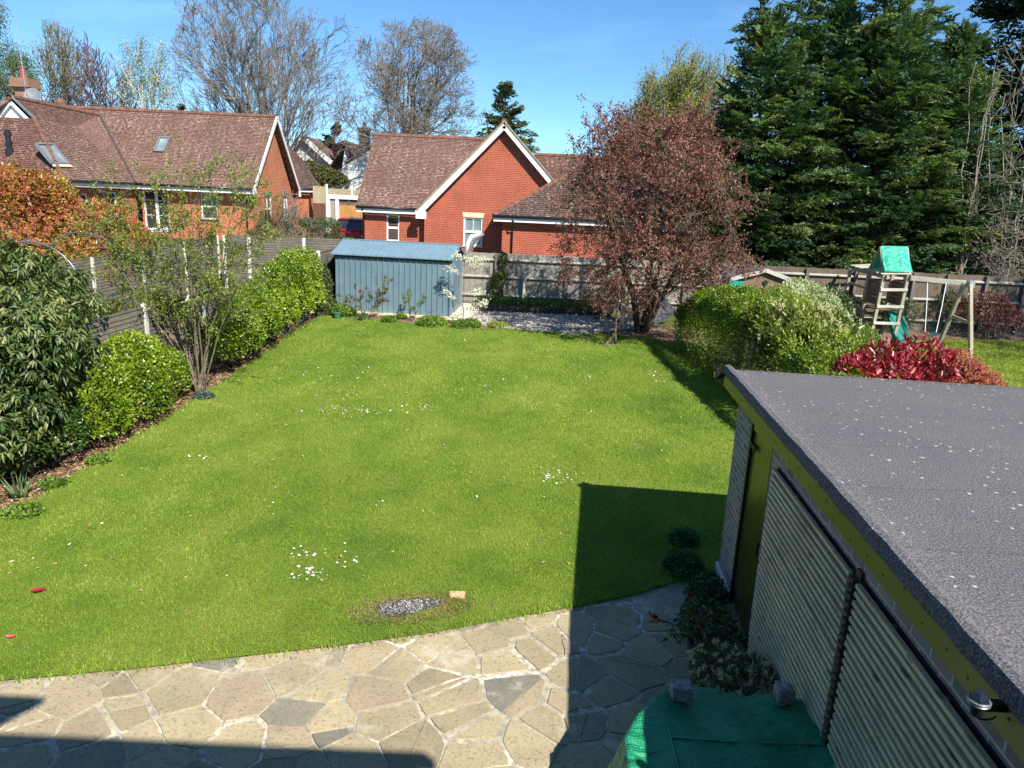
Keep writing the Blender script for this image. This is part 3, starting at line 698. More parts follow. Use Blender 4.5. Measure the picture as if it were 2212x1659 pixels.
    xp = X(533); pipe(h, [(xp, ye-oh-.06, ze-.2), (xp, yw-.06, ze-.55), (xp, yw-.06, base+.2)])
    pipe(h, [(xv+.1, 35.6, ze-.3), (xv+.06, 35.6, ze-.5), (xv+.06, 35.6, base)])
    # roof windows
    def rooflight(P0, P1, P2, P3, n, nm='roof_window', gl='skyglass'):
        P = [Vector([float(c) for c in p]) for p in (P0, P1, P2, P3)]; n = Vector(n).normalized(); m = MB()
        for i in range(4): m.beam(P[i]+n*.05, P[(i+1) % 4]+n*.05, .09, .12, up=n)
        w = m.build(nm, M['lead'], h); m = MB(); m.add([p+n*.05 for p in P], [(0, 1, 2, 3)]); m.build('pane', M[gl], w); return w
    nm = Vector((0, -sl_, 1)).normalized()
    def onmain(u, v):
        d = ray(u, v); t = (ze-.12-CAMH-sl_*(ye-oh)*1.0+0)/(d[2]-sl_*d[1]); return CP+d*t
    rooflight(onmain(334, 328), onmain(354, 329), onmain(366, 300), onmain(347, 299), nm)
    sw = (zm-(ze-.12))/ex
    def onwing(u, v):
        d = ray(u, v); # z = ze-.12 + sw*(xe-x)
        t = (ze-.12-CAMH+sw*xe)/(d[2]+sw*d[0]); return CP+d*t
    w = rooflight(onwing(111, 355), onwing(146, 355), onwing(112, 314), onwing(76, 313), (sw, 0, 1)); 
    m = MB(); q = [onwing(111, 357), onwing(148, 357), onwing(156, 363), onwing(112, 362)]; m.add([Vector([float(c) for c in p])+Vector((.05, 0, .05)) for p in q], [(0, 1, 2, 3)]); m.build('flashing', M['cream'], w)
    # flue on the hip slope
    sh_ = (zg-(ze-.12))/(yg-ye2); d_ = ray(21, 331); p = CP+d_*((ze-.12-sh_*ye2-CAMH)/(d_[2]-sh_*d_[1])); m = MB(); m.tube([(p[0], p[1], p[2]-.3), (p[0], p[1], p[2]+.95)], .11, 10); m.tube([(p[0], p[1], p[2]+.7), (p[0], p[1], p[2]+.83)], .15, 10); m.tube([(p[0], p[1], p[2]-.3), (p[0], p[1], p[2]+.16)], .17, 10)
    m.build('flue', M['black'], h)
    # chimney
    c = at(60, 236, 40.9); cx, cy = float(c[0]), 40.9; m = MB()
    m.box(cx-.36, cx+.36, cy-.36, cy+.36, 7.2, 8.85); 
    for i, (e, z) in enumerate(((.06, 8.85), (.12, 8.93), (.18, 9.01))): m.box(cx-.36-e, cx+.36+e, cy-.36-e, cy+.36+e, z, z+.081)
    m.box(cx-.50, cx+.50, cy-.50, cy+.50, 9.09, 9.48)
    ch = m.build('chimney', brickmat('chimney_brick', (.30, .15, .09), (.20, .11, .07), (.34, .26, .18)), main)
    m = MB(); m.lathe([(.17, 0), (.15, .1), (.14, .5), (.17, .55), (.16, .62)], (cx-.05, cy, 9.46)); m.build('chimney_pot', M['brick_red'], main)
    m = MB(); c2 = at(133, 238, 42); m.lathe([(.34, -.4), (.3, 0), (.22, .1), (.1, .2)], (float(c2[0]), 42, 8.5), 8); m.build('roof_vent', M['ridge'], main)
    # lantern on the wall
    m = MB(); p = at(208, 415, 33.8); lx = xv+.15
    ly = Yw(208); m.lathe([(.02, .2), (.1, .12), (.09, 0), (.05, -.22), (.02, -.26)], (lx+.1, ly, float(at(208, 414, ly)[2])), 8); m.box(xv-.01, lx+.12, ly-.02, ly+.02, float(at(208, 414, ly)[2])+.18, float(at(208, 414, ly)[2])+.22); m.build('wall_lantern', M['iron'], h)
    # aerial and dish stay things of their own
    a = T('tv_aerial', 'thin pole aerial fixed beside the chimney of the long house', 'aerial', (cx+.35, cy-.5, 8.2))
    m = MB(); m.tube([(cx+.35, cy-.5, 8.2), (cx+.2, cy-.5, 12.0)], .022, 6); m.build('pole', M['galv'], a)
    m = MB(); z = 11.0; m.tube([(cx-.9, cy-.5, z+.1), (cx+.7, cy-.5, z-.05)], .014, 5)
    for i in range(9): x = cx-.85+i*.18; m.tube([(x, cy-.75, z+.1-i*.015), (x, cy-.25, z+.1-i*.015)], .01, 4)
    m.build('antenna', M['galv'], a)
    d = T('satellite_dish', 'grey satellite dish by the chimney of the long house', 'satellite dish', (cx+.75, cy-.75, 8.0))
    m = MB(); R = Matrix.Translation((cx+.85, cy-.8, 8.55)) @ Matrix.Rotation(math.radians(62), 4, 'X') @ Matrix.Rotation(.25, 4, 'Y'); m.M = R
    m.lathe([(.01, -.05), (.2, -.03), (.36, .02), (.42, .06), (.42, .075), (.36, .04), (.2, -.01), (.01, -.03)], (0, 0, 0), 18); m.build('reflector', M['lead'], d, smooth=True)
    m = MB(); m.tube([(cx+.75, cy-.45, 7.9), (cx+.8, cy-.6, 8.5)], .03, 6); m.tube([(cx+.85, cy-.85, 8.2), (cx+.85, cy-1.3, 8.6)], .015, 5); m.build('bracket', M['lead'], d)
    # low hipped wing on the far right end
    e = T('outbuilding', 'small brick building with hipped brown roof behind the gable end', 'outbuilding', (-12.2, 45, 2))
    q = at(636, 402, 45.0); z0 = float(q[2]); xr2 = float(at(678, 404, 45)[0]); xl2 = -15.5
    m = MB(); wall(m, (xl2, 45.2, base), (1, 0), xr2-.3-xl2, z0-.1-base, (), nrm_=(0, -1, 0)); m.box(xr2-.4, xr2-.31, 45.21, 49, base, z0-.1); m.build('wall', M['brick_orange'], e)
    m = MB(); courses(m, (xl2, 44.9, z0-.1), (xr2, 44.9, z0-.1), (xr2-2.2, 47.2, z0+2.5), (xl2, 47.2, z0+2.5)); courses(m, (xr2, 44.9, z0-.1), (xr2, 49.4, z0-.1), (xr2-2.2, 47.3, z0+2.5), (xr2-2.2, 47.2, z0+2.5)); m.build('roof', M['tile_dark'], e)
    m = MB(); m.box(xl2, xr2+.02, 44.84, 44.88, z0-.32, z0-.12); m.build('fascia', M['white'], e); gutter(e, (xl2, 44.8, z0-.12), (xr2+.05, 44.8, z0-.12))
left_house()

# ---------------------------------------------------------------- gabled house (middle)
def mid_house():
    gz = 1.55; h = T('brick_house', 'red brick gabled house with white bargeboards behind the close board fence', 'house', (-2, 33, gz)); base = .9
    Y0 = 33.0; X = lambda u, v, y: float(at(u, v, y)[0]); Zf = lambda u, v, y: float(at(u, v, y)[2])
    xpk = X(1090, 262, Y0); zpk = Zf(1090, 262, Y0); xlf = X(917, 452, Y0); zl = Zf(912, 452, Y0)+.12; hw = xpk-xlf; xrf = xpk+hw
    slp = (zpk-zl)/(hw+.28)
    m = MB(); o = (xlf, Y0, base); w1 = (X(1001, 500, Y0)-xlf, X(1042, 500, Y0)-xlf, Zf(1020, 531, Y0)-base, Zf(1020, 470, Y0)-base)
    zt = zl-.02-base
    wall(m, o, (1, 0), 2*hw, zt, [w1], nrm_=(0, -1, 0), top=[(0, zt), (2*hw, zt), (hw, zt+slp*hw+.0)])
    # recessed left block
    Y1 = Y0+.45; xlb = X(783, 480, Y1); o2 = (xlb, Y1, base); w2 = (X(835, 490, Y1)-xlb, X(863, 490, Y1)-xlb, Zf(850, 521, Y1)-base, Zf(850, 463, Y1)-base)
    wall(m, o2, (1, 0), xlf-xlb, zt, [w2], nrm_=(0, -1, 0)); m.add([(xlf, Y0, base), (xlf, Y1, base), (xlf, Y1, base+zt), (xlf, Y0, base+zt)], [(0, 1, 2, 3)])
    m.add([(xlb, Y1, base), (xlb, 41, base), (xlb, 41, base+zt), (xlb, 37.2, 7.1), (xlb, Y1, base+zt)], [(0, 1, 2, 3, 4)])
    m.box(xlb, xrf, 41, 41.1, base, base+zt)
    # right hipped wing
    Y2 = 31.1; xw = X(1085, 500, Y2); xwr = X(1498, 500, Y2); ow = (xw, Y2, base); w3 = (X(1440, 500, Y2)-xw, X(1470, 500, Y2)-xw, Zf(1455, 530, Y2)-base, Zf(1455, 478, Y2)-base)
    zt3 = 3.70-base; wall(m, ow, (1, 0), xwr-xw, zt3, [w3], nrm_=(0, -1, 0)); m.add([(xw, Y2, base), (xw, Y0, base), (xw, Y0, base+zt3), (xw, Y2, base+zt3)], [(0, 1, 2, 3)])
    m.box(xwr-.1, xwr-.01, Y2+.01, 41, base, base+zt3)
    m.build('wall', M['brick_red'], h)
    window(h, o, (1, 0), *w1, style='georgian', glass=M['obscure'], sill='cream', lintel='cream', nrm_=(0, -1, 0))
    window(h, o2, (1, 0), *w2, style='shutter', sill='white', lintel='cream', nrm_=(0, -1, 0))
    window(h, ow, (1, 0), *w3, style='split', sill='white', lintel='cream', nrm_=(0, -1, 0))
    # roofs
    oh = .30; yv = Y0-.30
    zE = zl-.10; yE = Y1-.3; yR = 37.3; zR = Zf(900, 295, yR); xL = X(779, 380, 35)-.02
    xL = xlb-.22
    m = MB(); courses(m, (xL, yE, zE), (xlf+.1, yE, zE), (xpk-(zpk-zR)/slp+.2, yR, zR), (xL, yR, zR)); courses(m, (xpk, 2*yR-yE, zE), (xL, 2*yR-yE, zE), (xL, yR, zR), (xpk, yR, zR))
    r1 = m.build('roof', M['tile_brown'], h); ridge(r1, (xL, yR, zR+.03), (xpk-(zpk-zR)/slp+.3, yR, zR+.03))
    m = MB(); xe1 = xpk-hw-.28; xe2 = xpk+hw+.28; yb = 42
    courses(m, (xe1, yb, zl-.1), (xe1, yv, zl-.1), (xpk, yv, zpk), (xpk, yb, zpk)); courses(m, (xe2, yv, zl-.1), (xe2, yb, zl-.1), (xpk, yb, zpk), (xpk, yv, zpk))
    r2 = m.build('gable_roof', M['tile_brown'], h); ridge(r2, (xpk, yv-.02, zpk+.03), (xpk, yb, zpk+.03))
    for i, s in enumerate((-1, 1)): # mossy verge undercloak
        m = MB(); m.beam((xpk+s*(hw+.28), yv-.03, zl-.13), (xpk, yv-.03, zpk-.03), .09, .06); m.build('verge', simple('mossy_verge_mortar%d' % i, (.30, .25, .15), .9, .2, var=.35, vs=9), r2)
    m = MB()
    for s in (-1, 1):
        m.beam((xpk+s*(hw+.24), yv+.0, zl-.30), (xpk, yv+.0, zpk-.19), .05, .25); m.box(*sorted((xpk+s*(hw+.34), xpk+s*(hw-.12))), yv-.03, yv+.025, zl-.52, zl-.20)
        m.beam((xpk+s*(hw+.15), yv+.16, zl-.22), (xpk, yv+.16, zpk-.17), .28, .015, up=(s*slp, 0, 1))
    m.build('bargeboard', M['white'], h)
    m = MB(); m.box(xL+.02, xe1-.1, yE-.02, yE+.02, zE-.26, zE-.05); m.build('fascia', M['white'], h)
    gutter(h, (xL, yE-.08, zE-.03), (xe1-.12, yE-.08, zE-.03)); xp = X(786, 480, Y1-.05); pipe(h, [(xp, yE-.08, zE-.1), (xp, Y1-.06, zE-.45), (xp, Y1-.06, base)])
    # hipped wing roof
    zE3 = 3.72; yE3 = Y2-.32; xA = xw-.38; xB = xwr+.4; yT = 32.66; zT = Zf(1232, 374, yT); xT = X(1232, 372, yT)
    m = MB(); courses(m, (xA, yE3, zE3), (xB, yE3, zE3), (xB-2.5, yT, zT), (xT, yT, zT)); courses(m, (xA, yT+3, zE3), (xA, yE3, zE3), (xT, yT, zT), (xT, yT+.5, zT)); courses(m, (xB, yE3, zE3), (xB, yT+3, zE3), (xB-2.5, yT+.5, zT), (xB-2.5, yT, zT))
    r3 = m.build('hipped_roof', M['tile_dark'], h); ridge(r3, (xA, yE3, zE3+.03), (xT, yT, zT+.03), 'hip_tiles', .11); ridge(r3, (xT, yT, zT+.03), (xB-2.5, yT, zT+.03))
    m = MB(); m.box(xA+.02, xB-.02, yE3-.01, yE3+.03, zE3-.24, zE3-.04); m.box(xA+.0, xA+.04, yE3, Y0, zE3-.24, zE3-.04); m.box(xA+.04, xB-.04, yE3+.03, Y2-.004, zE3-.24, zE3-.22); m.build('eaves_fascia', M['white'], h)
    gutter(h, (xA-.05, yE3-.07, zE3-.02), (xB, yE3-.07, zE3-.02)); xp = X(1108, 500, Y2-.1); pipe(h, [(xp, yE3-.07, zE3-.08), (xp, yE3-.04, zE3-.32), (xp-.02, Y2-.07, zE3-.6), (xp-.02, Y2-.07, base)])
    # back range of the house
    m = MB(); za = Zf(1200, 336, 40.5); courses(m, (xpk+1, 37.3, za-2.9), (14, 37.3, za-2.9), (13, 40.5, za), (xpk+.5, 40.5, za)); courses(m, (14, 43.7, za-2.9), (xpk+1, 43.7, za-2.9), (xpk+.5, 40.5, za), (13, 40.5, za))
    b = m.build('rear_roof', M['tile_red'], h); ridge(b, (xpk+1.5, 40.5, za+.03), (13, 40.5, za+.03)); m = MB(); m.box(xpk+1.5, 13.4, 37.6, 43.4, base, za-2.7); m.build('rear_wall', M['brick_red'], h)
    return h
mid_house()

# ---------------------------------------------------------------- far houses
def far_white():
    Yf = 60.0; X = lambda u, v, y=Yf: float(at(u, v, y)[0]); Zf = lambda u, v, y=Yf: float(at(u, v, y)[2])
    h = T('white_house', 'white rendered house with brown roof seen between the brick houses', 'house', (X(680, 400), Yf, 2.1))
    xa, xb, xp = X(604, 380), X(738, 380), X(655, 290); za = Zf(604, 372); zp = Zf(655, 292); zr_ = Zf(728, 372)
    m = MB(); wall(m, (xa, Yf, 1.5), (1, 0), xb-xa, zr_-1.5, [(X(668, 350)-xa, X(690, 350)-xa, Zf(735, 386)-1.5-.4, Zf(735, 360)-1.5-.4)], nrm_=(0, -1, 0), top=[(0, zr_-1.5), (xb-xa, zr_-1.5), (xp-xa, zp-1.6)])
    m.box(xb-.01, xb+.4, Yf+.5, Yf+9, 1.5, zr_); m.build('wall', M['render'], h)
    window(h, (xa, Yf, 1.5), (1, 0), X(668, 350)-xa, X(690, 350)-xa, Zf(735, 386)-1.9, Zf(735, 360)-1.9, style='split', nrm_=(0, -1, 0))
    m = MB(); courses(m, (xb+.5, Yf-.4, zr_-.2), (xb+.5, Yf+9, zr_-.2), (xp, Yf+9, zp), (xp, Yf-.4, zp), gauge=.2); courses(m, (xa-.5, Yf+9, za-.2), (xa-.5, Yf-.4, za-.2), (xp, Yf-.4, zp), (xp, Yf+9, zp), gauge=.2); m.build('roof', M['tile_brown'], h)
    m = MB(); m.beam((xb+.5, Yf-.5, zr_-.3), (xp, Yf-.5, zp-.1), .1, .35); m.beam((xa-.5, Yf-.5, za-.3), (xp, Yf-.5, zp-.1), .1, .35); m.build('bargeboard', M['white'], h)
    # cross wing gable facing right-front
    Yc = 56.0; x1, x2, x3 = X(737, 380, Yc), X(762, 375, Yc), X(747, 305, Yc); zc = Zf(747, 303, Yc); ze = Zf(760, 375, Yc)
    m = MB(); m.prism([(x1, Yc, 1.5), (x2, Yc, 1.5), (x2, Yc, ze), (x3, Yc, zc-.2), (x1, Yc, ze)], (0, 6, 0)); m.build('cross_wing_wall', M['render'], h)
    m = MB(); courses(m, (x2+.2, Yc-.2, ze-.3), (x2+.2, Yc+6, ze-.3), (x3, Yc+6, zc), (x3, Yc-.2, zc), gauge=.2); courses(m, (X(690, 360, Yc), Yc+6, ze-.3), (X(700, 368, Yc), Yc-.2, ze-.3), (x3, Yc-.2, zc), (x3-2.6, Yc+6, zc), gauge=.2); m.build('cross_wing_roof', M['tile_brown'], h)
    # second white house with chimney
    Yd = 52.0; h2 = T('white_house', 'white house end wall with brick chimney, partly behind the gabled house', 'house', (X(780, 400, Yd), Yd, 2.1))
    xa, xb = X(752, 380, Yd), X(900, 380, Yd); za, zb = Zf(752, 346, Yd), Zf(796, 318, Yd)
    m = MB(); m.prism([(xa, Yd, 1.5), (xb, Yd, 1.5), (xb, Yd, za), (X(826, 300, Yd), Yd, Zf(826, 302, Yd)), (xa, Yd, za)], (0, 7, 0)); m.build('wall', M['render'], h2)
    m = MB(); courses(m, (xa-.25, Yd+7, za-.15), (xa-.25, Yd-.2, za-.15), (X(826, 300, Yd), Yd-.2, Zf(826, 299, Yd)), (X(826, 300, Yd), Yd+7, Zf(826, 299, Yd)), gauge=.2); courses(m, (xb+.2, Yd-.2, za-.15), (xb+.2, Yd+7, za-.15), (X(826, 300, Yd), Yd+7, Zf(826, 299, Yd)), (X(826, 300, Yd), Yd-.2, Zf(826, 299, Yd)), gauge=.2)
    rf = m.build('roof', M['tile_brown'], h2); c = X(787, 300, Yd+3); zc = Zf(787, 300, Yd+3); m = MB(); m.box(c-.35, c+.35, Yd+2.7, Yd+3.4, zc-1.5, zc+.55); m.box(c-.42, c+.42, Yd+2.6, Yd+3.5, zc+.55, zc+.75); m.lathe([(.13, 0), (.11, .35)], (c, Yd+3, zc+.75), 8); m.build('chimney', M['brick_buff'], rf)
far_white()

# ---------------------------------------------------------------- own house behind the camera
def own_house():
    h = T('rendered_house', 'own house behind the viewpoint with deep tiled eaves', 'house', (-3, -4, 0))
    x0, x1, y1, ez = -10.0, 2.4, -.35, 5.5
    m = MB(); wall(m, (x1, y1, 0), (-1, 0), x1-x0, ez, [(1.7, 3.1, 3.2, 4.9), (6.0, 8.0, 3.4, 4.7), (3.5, 6.0, 0, 2.1)], nrm_=(0, 1, 0)); m.add([(x1, y1, 0), (x1, -8, 0), (x1, -8, ez), (x1, (y1-8)/2, ez+2.6), (x1, y1, ez)], [(0, 1, 2, 3, 4)]); m.add([(x0, y1, 0), (x0, -8, 0), (x0, -8, ez), (x0, (y1-8)/2, ez+2.6), (x0, y1, ez)], [(4, 3, 2, 1, 0)])
    m.box(x0, x1, -8.1, -8, 0, ez); m.build('wall', M['brick_buff'], h)
    for q in ((1.7, 3.1, 3.2, 4.9), (6.0, 8.0, 3.4, 4.7), (3.5, 6.0, 0, 2.1)): window(h, (x1, y1, 0), (-1, 0), *q, style='casement', nrm_=(0, 1, 0))
    m = MB(); courses(m, (x1+.2, .03, ez), (x0-.2, .03, ez), (x0-.2, -4.2, ez+2.8), (x1+.2, -4.2, ez+2.8), thick=.08); courses(m, (x0-.2, -8.4, ez), (x1+.2, -8.4, ez), (x1+.2, -4.2, ez+2.8), (x0-.2, -4.2, ez+2.8))
    courses(m, (-.72, .46, ez+.02), (x0-.2, .46, ez+.02), (x0-.2, .0, ez+.1), (-.9, .0, ez+.1), thick=.06)
    m.build('roof', M['tile_brown'], h); gutter(h, (x1+.2, .02, ez-.1), (-.7, .02, ez-.1)); m = MB(); m.box(x0, x1, y1, -.02, ez-.2, ez-.17); m.build('soffit', M['white'], h)
own_house()

# ---------------------------------------------------------------- garage (flat roof, brick, battens)
GM = Matrix(((.9968, .0797, 0, 2.6), (-.0797, .9968, 0, 8.02), (0, 0, 1, 0), (0, 0, 0, 1)))
def garage():
    g = T('brick_garage', 'flat roofed brick garage with olive green fascia and door, grey felt roof', 'garage', (2.6, 8.02, 0)); W_ = 6.3; YB = -8.35
    m = MB(GM); dr = (.66, 1.56)   # door opening along -Y
    # left wall: along local -Y from 0
    holes = [(dr[0], dr[1], 0.04, 2.3)]
    def P(a, z, d=0): return (d, -a, z)
    us = [0, dr[0], dr[1], -YB]
    for i in range(3):
        if i == 1: continue
        m.add([P(us[i+1], 0), P(us[i], 0), P(us[i], 2.42), P(us[i+1], 2.42)], [(0, 1, 2, 3)])
    m.add([P(dr[1], 2.3), P(dr[0], 2.3), P(dr[0], 2.42), P(dr[1], 2.42)], [(0, 1, 2, 3)])
    m.add([P(dr[0], 0), P(dr[0], 2.3), P(dr[0], 2.3, .1), P(dr[0], 0, .1)], [(0, 1, 2, 3)]); m.add([P(dr[1], 0), P(dr[1], 2.3), P(dr[1], 2.3, .1), P(dr[1], 0, .1)], [(3, 2, 1, 0)])
    m.add([(0, 0, 0), (W_, 0, 0), (W_, 0, 2.42), (0, 0, 2.42)], [(3, 2, 1, 0)]); m.add([(W_, 0, 0), (W_, YB, 0), (W_, YB, 2.42), (W_, 0, 2.42)], [(3, 2, 1, 0)])
    m.build('wall', M['brick_grey'], g)
    m = MB(GM); m.box(-.035, 0.01, -.66, .035, -.02, .17); m.box(-.035, .01, YB, -1.57, -.02, .12); m.build('plinth', M['concrete'], g)
    # roof deck
    m = MB(GM); m.box(-.10, W_+.12, YB, .24, 2.42, 2.495); r = m.build('roof', M['felt'], g)
    m = MB(GM); prof = [(-.155, 2.462), (-.160, 2.535), (-.145, 2.560), (-.10, 2.568), (-.06, 2.545), (-.02, 2.512), (.10, 2.497), (.10, 2.49), (-.12, 2.45)]
    n = 60; ys = [YB+(.27-YB)*i/n for i in range(n+1)]; vs = []
    for y in ys:
        j = rnd.uniform(-.004, .004)
        for a, b in prof: vs.append((a+j, y, b+j*.5))
    k = len(prof); fs = [(i*k+j, i*k+(j+1) % k, (i+1)*k+(j+1) % k, (i+1)*k+j) for i in range(n) for j in range(k)]+[tuple(range(k))[::-1], tuple(range(n*k, n*k+k))]
    m.add(vs, fs); m.build('felt_upstand', M['felt'], r)
    m = MB(GM); m.box(-.1, W_+.13, .24, .27, 2.40, 2.512); m.build('far_drip', M['felt'], r)
    # fascia in three boards
    cuts = [.255, -3.55, -5.9, YB]
    for i in range(3):
        m = MB(GM); m.box(-.140, -.118, cuts[i+1]+.004, cuts[i], 2.315+i*.002, 2.47); f = m.build('fascia_board', M['greenpaint'], g)
    m = MB(GM); m.box(-.118, W_+.1, .215, .238, 2.315, 2.42); m.build('end_fascia', M['greenpaint'], g)
    m = MB(GM); m.box(-.117, 0, YB, .2, 2.40, 2.415); m.build('soffit', M['greenpaint'], g)
    m = MB(GM)
    for i in range(34):
        y = -.15-i*.235+rnd.uniform(-.05, .05); z = 2.35+.09*rnd.random(); m.lathe([(.007, 0), (.009, .004)], (0, 0, 0), 6) if 0 else m.box(-.1425, -.1402, y-.006, y+.006, z-.006, z+.006)
    tag(m.build('nail_heads', M['iron'], g), kind='stuff')
    # door
    m = MB(GM); a, b = -dr[1]+.05, -dr[0]-.05; n = 8; w = (b-a)/n
    for i in range(n): m.box(.03, .05, a+i*w+.004, a+(i+1)*w-.004, .06, 2.26)
    m.box(.036, .06, a, b, .06, 2.26); m.box(.012, .029, a, b, 2.10, 2.26)
    d = m.build('door', M['greendoor'], g, bevel=0)
    m = MB(GM); m.box(.0, .09, -dr[0]-.05, -dr[0]-.002, .05, 2.298); m.box(.0, .09, -dr[1]+.002, -dr[1]+.05, .05, 2.298); m.build('door_frame', M['iron'], g)
    for z in (1.93,):
        m = MB(GM); m.box(.004, .012, -dr[0]-.24, -dr[0]-.03, z-.018, z+.018); m.box(.004, .012, -dr[0]-.05, -dr[0]-.02, z-.12, z+.12)
        for q in (.09, .17, .24): m.lathe([(.022, 0), (.022, .0)], (0, 0, 0), 3) if 0 else m.box(.0, .012, -dr[0]-q-.012, -dr[0]-q+.012, z-.034, z+.034)
        for s in (-.12, .12): m.box(.0, .014, -dr[0]-.07, -dr[0]-.0, z+s-.02, z+s+.02)
        m.build('hinge', M['iron'], d)
    m = MB(GM); m.box(.0, .03, -dr[1]+.1, -dr[1]+.13, 1.0, 1.16); m.build('handle', M['iron'], d)
    # batten screens
    for k, (ya, yb) in enumerate(((-3.74, -1.80), (YB+2.1, -3.86))):
        m = MB(GM); n = 33
        for i in range(n):
            z = .12+i*.0595+rnd.uniform(-.004, .004); j = rnd.uniform(-.003, .003); m.box(-.060+j, -.028, ya+rnd.uniform(-.008, .008), yb+rnd.uniform(-.01, .01), z, z+.030)
        s = m.build('batten_screen', M['batten'], g)
        m = MB(GM)
        for y in np.arange(ya+.02, yb, .62): m.box(-.027, -.004, y, y+.045, .10, 2.06)
        m.build('back_rails', M['battenedge'], s)
    m = MB(GM)
    for i in range(33): z = .12+i*.0595; m.box(-.066, -.028, -3.83, -3.77, z+.004, z+.034)
    m.box(-.027, -.004, -3.84, -3.76, .08, 2.11); m.build('joint_strip', M['battenedge'], g)
    m = MB(GM); m.box(-.0065, -.003, YB, -1.79, .1, 2.07); m.build('dark_backing', M['dark_backing'], g)  # dark sheet added behind the battens so the gaps read black
    return g
GAR = garage()
def camera_box():
    c = T('security_camera', 'small black security camera on the corner of the garage fascia', 'camera', GM @ Vector((-.2, .24, 2.44)))
    m = MB(GM); m.box(-.255, -.175, .20, .28, 2.40, 2.485); m.build('housing', M['black'], c, bevel=.012)
    m = MB(GM); m.box(-.175, -.142, .225, .255, 2.43, 2.46); m.build('bracket', M['black'], c)
    m = MB(GM); m.lathe([(.0, 0), (.012, 0), (.012, .006)], (0, 0, 0), 8) if 0 else m.box(-.262, -.2555, .215, .265, 2.41, 2.475); m.build('lens_cover', M['greenpaint'], c)
camera_box()
def wall_lamp():
    q = GM @ Vector((-.25, -5.55, 2.46)); c = T('wall_lantern', 'black lantern with faceted glass dome on the garage fascia', 'wall lamp', q)
    m = MB(); x, y, z = q; K = .5
    SL = lambda pr: [(a*K, b*K) for a, b in pr]
    m.lathe(SL([(.02, .085), (.045, .078), (.070, .045), (.078, .02)]), (x, y, z), 6); m.build('glass_dome', simple('lantern_glass', (.012, .018, .03), .12, .35), c)
    m = MB(); m.lathe(SL([(.080, .018), (.088, .012), (.088, .004), (.078, 0)]), (x, y, z), 24); m.lathe(SL([(.080, -.006), (.085, -.012), (.085, -.018), (.07, -.022)]), (x, y, z), 24); m.build('rim', M['steelgrey'], c, smooth=False)
    m = MB(); m.lathe(SL([(.070, -.02), (.05, -.04), (.042, -.12), (.03, -.135)]), (x, y, z), 16); m.build('body', M['black'], c, smooth=True)
    m = MB(); m.box(*sorted((x+.015, x+.12)), y-.018, y+.018, z-.035, z+.0); P = [(x+.0, y, z-.06)]; 
    for i in range(9): a = math.pi*i/8; P.append((x+.04-.04*math.cos(a), y, z-.065-.02*math.sin(a)))
    m.tube(P[1:], .004, 6); m.build('bracket', M['black'], c)
wall_lamp()
# ---------------------------------------------------------------- fences
def lap_fence(name, label, pts, hgt=1.72, post_h=1.80, mat='waney', group=None, skip=()):
    f = T(name, label, 'fence', (pts[0][0], pts[0][1], terr(pts[0][1])), group)
    for i, (x, y) in enumerate([p[:2] for p in pts]):
        z = terr(y)-(pts[i][2] if len(pts[i]) > 2 else 0); m = MB(); m.box(x-.048, x+.048, y-.048, y+.048, z-.1, z+post_h-.03); m.add([(x-.048, y-.048, z+post_h-.03), (x+.048, y-.048, z+post_h-.03), (x+.048, y+.048, z+post_h-.03), (x-.048, y+.048, z+post_h-.03), (x, y, z+post_h+.01)], [(0, 1, 4), (1, 2, 4), (2, 3, 4), (3, 0, 4)])
        m.build('concrete_post', M['concrete'], f)
    for i in range(len(pts)-1):
        if i in skip: continue
        a = Vector((pts[i][0], pts[i][1], terr(pts[i][1])-(pts[i][2] if len(pts[i]) > 2 else 0))); b = Vector((pts[i+1][0], pts[i+1][1], terr(pts[i+1][1])-(pts[i+1][2] if len(pts[i+1]) > 2 else 0))); d = (b-a); L = Vector((d.x, d.y, 0)).length; u = d/L; n = Vector((u.y, -u.x, 0)).normalized()
        m = MB(); a2 = a+u*.05; b2 = b-u*.05; z = .12; k = 0
        while z < hgt-.05:
            h = .088+rnd.uniform(-.004, .004); w0, w1 = rnd.uniform(-.01, .01), rnd.uniform(-.01, .01); t = .018
            P = []
            for q, w in ((a2, w0), (b2, w1)):
                P += [q+n*.030+Vector((0, 0, z+w)), q+n*.012+Vector((0, 0, z+h+.02+w)), q-n*.0+Vector((0, 0, z+h+.02+w)), q+n*.018+Vector((0, 0, z+w))]
            m.add(P, [(0, 4, 5, 1), (1, 5, 6, 2), (3, 2, 6, 7), (0, 3, 7, 4), (0, 1, 2, 3), (7, 6, 5, 4)]); z += .083
        for s in (0, .33, .66, 1): q = a2.lerp(b2, min(max(s, .012), .988)); m.box(q.x-.02, q.x+.02, q.y-.02, q.y+.02, q.z+.1, q.z+hgt)
        m.beam(a2+Vector((0, 0, hgt+.01)), b2+Vector((0, 0, hgt+.01)), .06, .025)
        m.build('lap_panel', M[mat], f)
    return f
lap_fence('lap_fence', 'dark weathered lap panel fence with concrete posts along the left flower bed', [(-7.95, 7.2), (-7.7, 9.2), (-7.45, 11.2), (-6.98, 13.5), (-6.75, 15.5, .28), (-6.5, 17.5, .32), (-6.22, 19.6, .22), (-5.93, 21.8), (-5.6, 23.75)])
lap_fence('lap_fence', 'dark lap panel fence with white concrete posts at the far side of the left garden', [(-11.9, 12.9), (-11.6, 14.8), (-11.25, 16.7), (-10.9, 18.65), (-10.6, 20.6), (-10.2, 22.4), (-9.95, 24.3)], hgt=1.78)
lap_fence('lap_fence', 'short lap panel fence closing the back of the left garden', [(-9.8, 24.55), (-9.0, 24.6), (-7.2, 24.75), (-5.75, 24.85)], hgt=1.75, mat='waneyx')
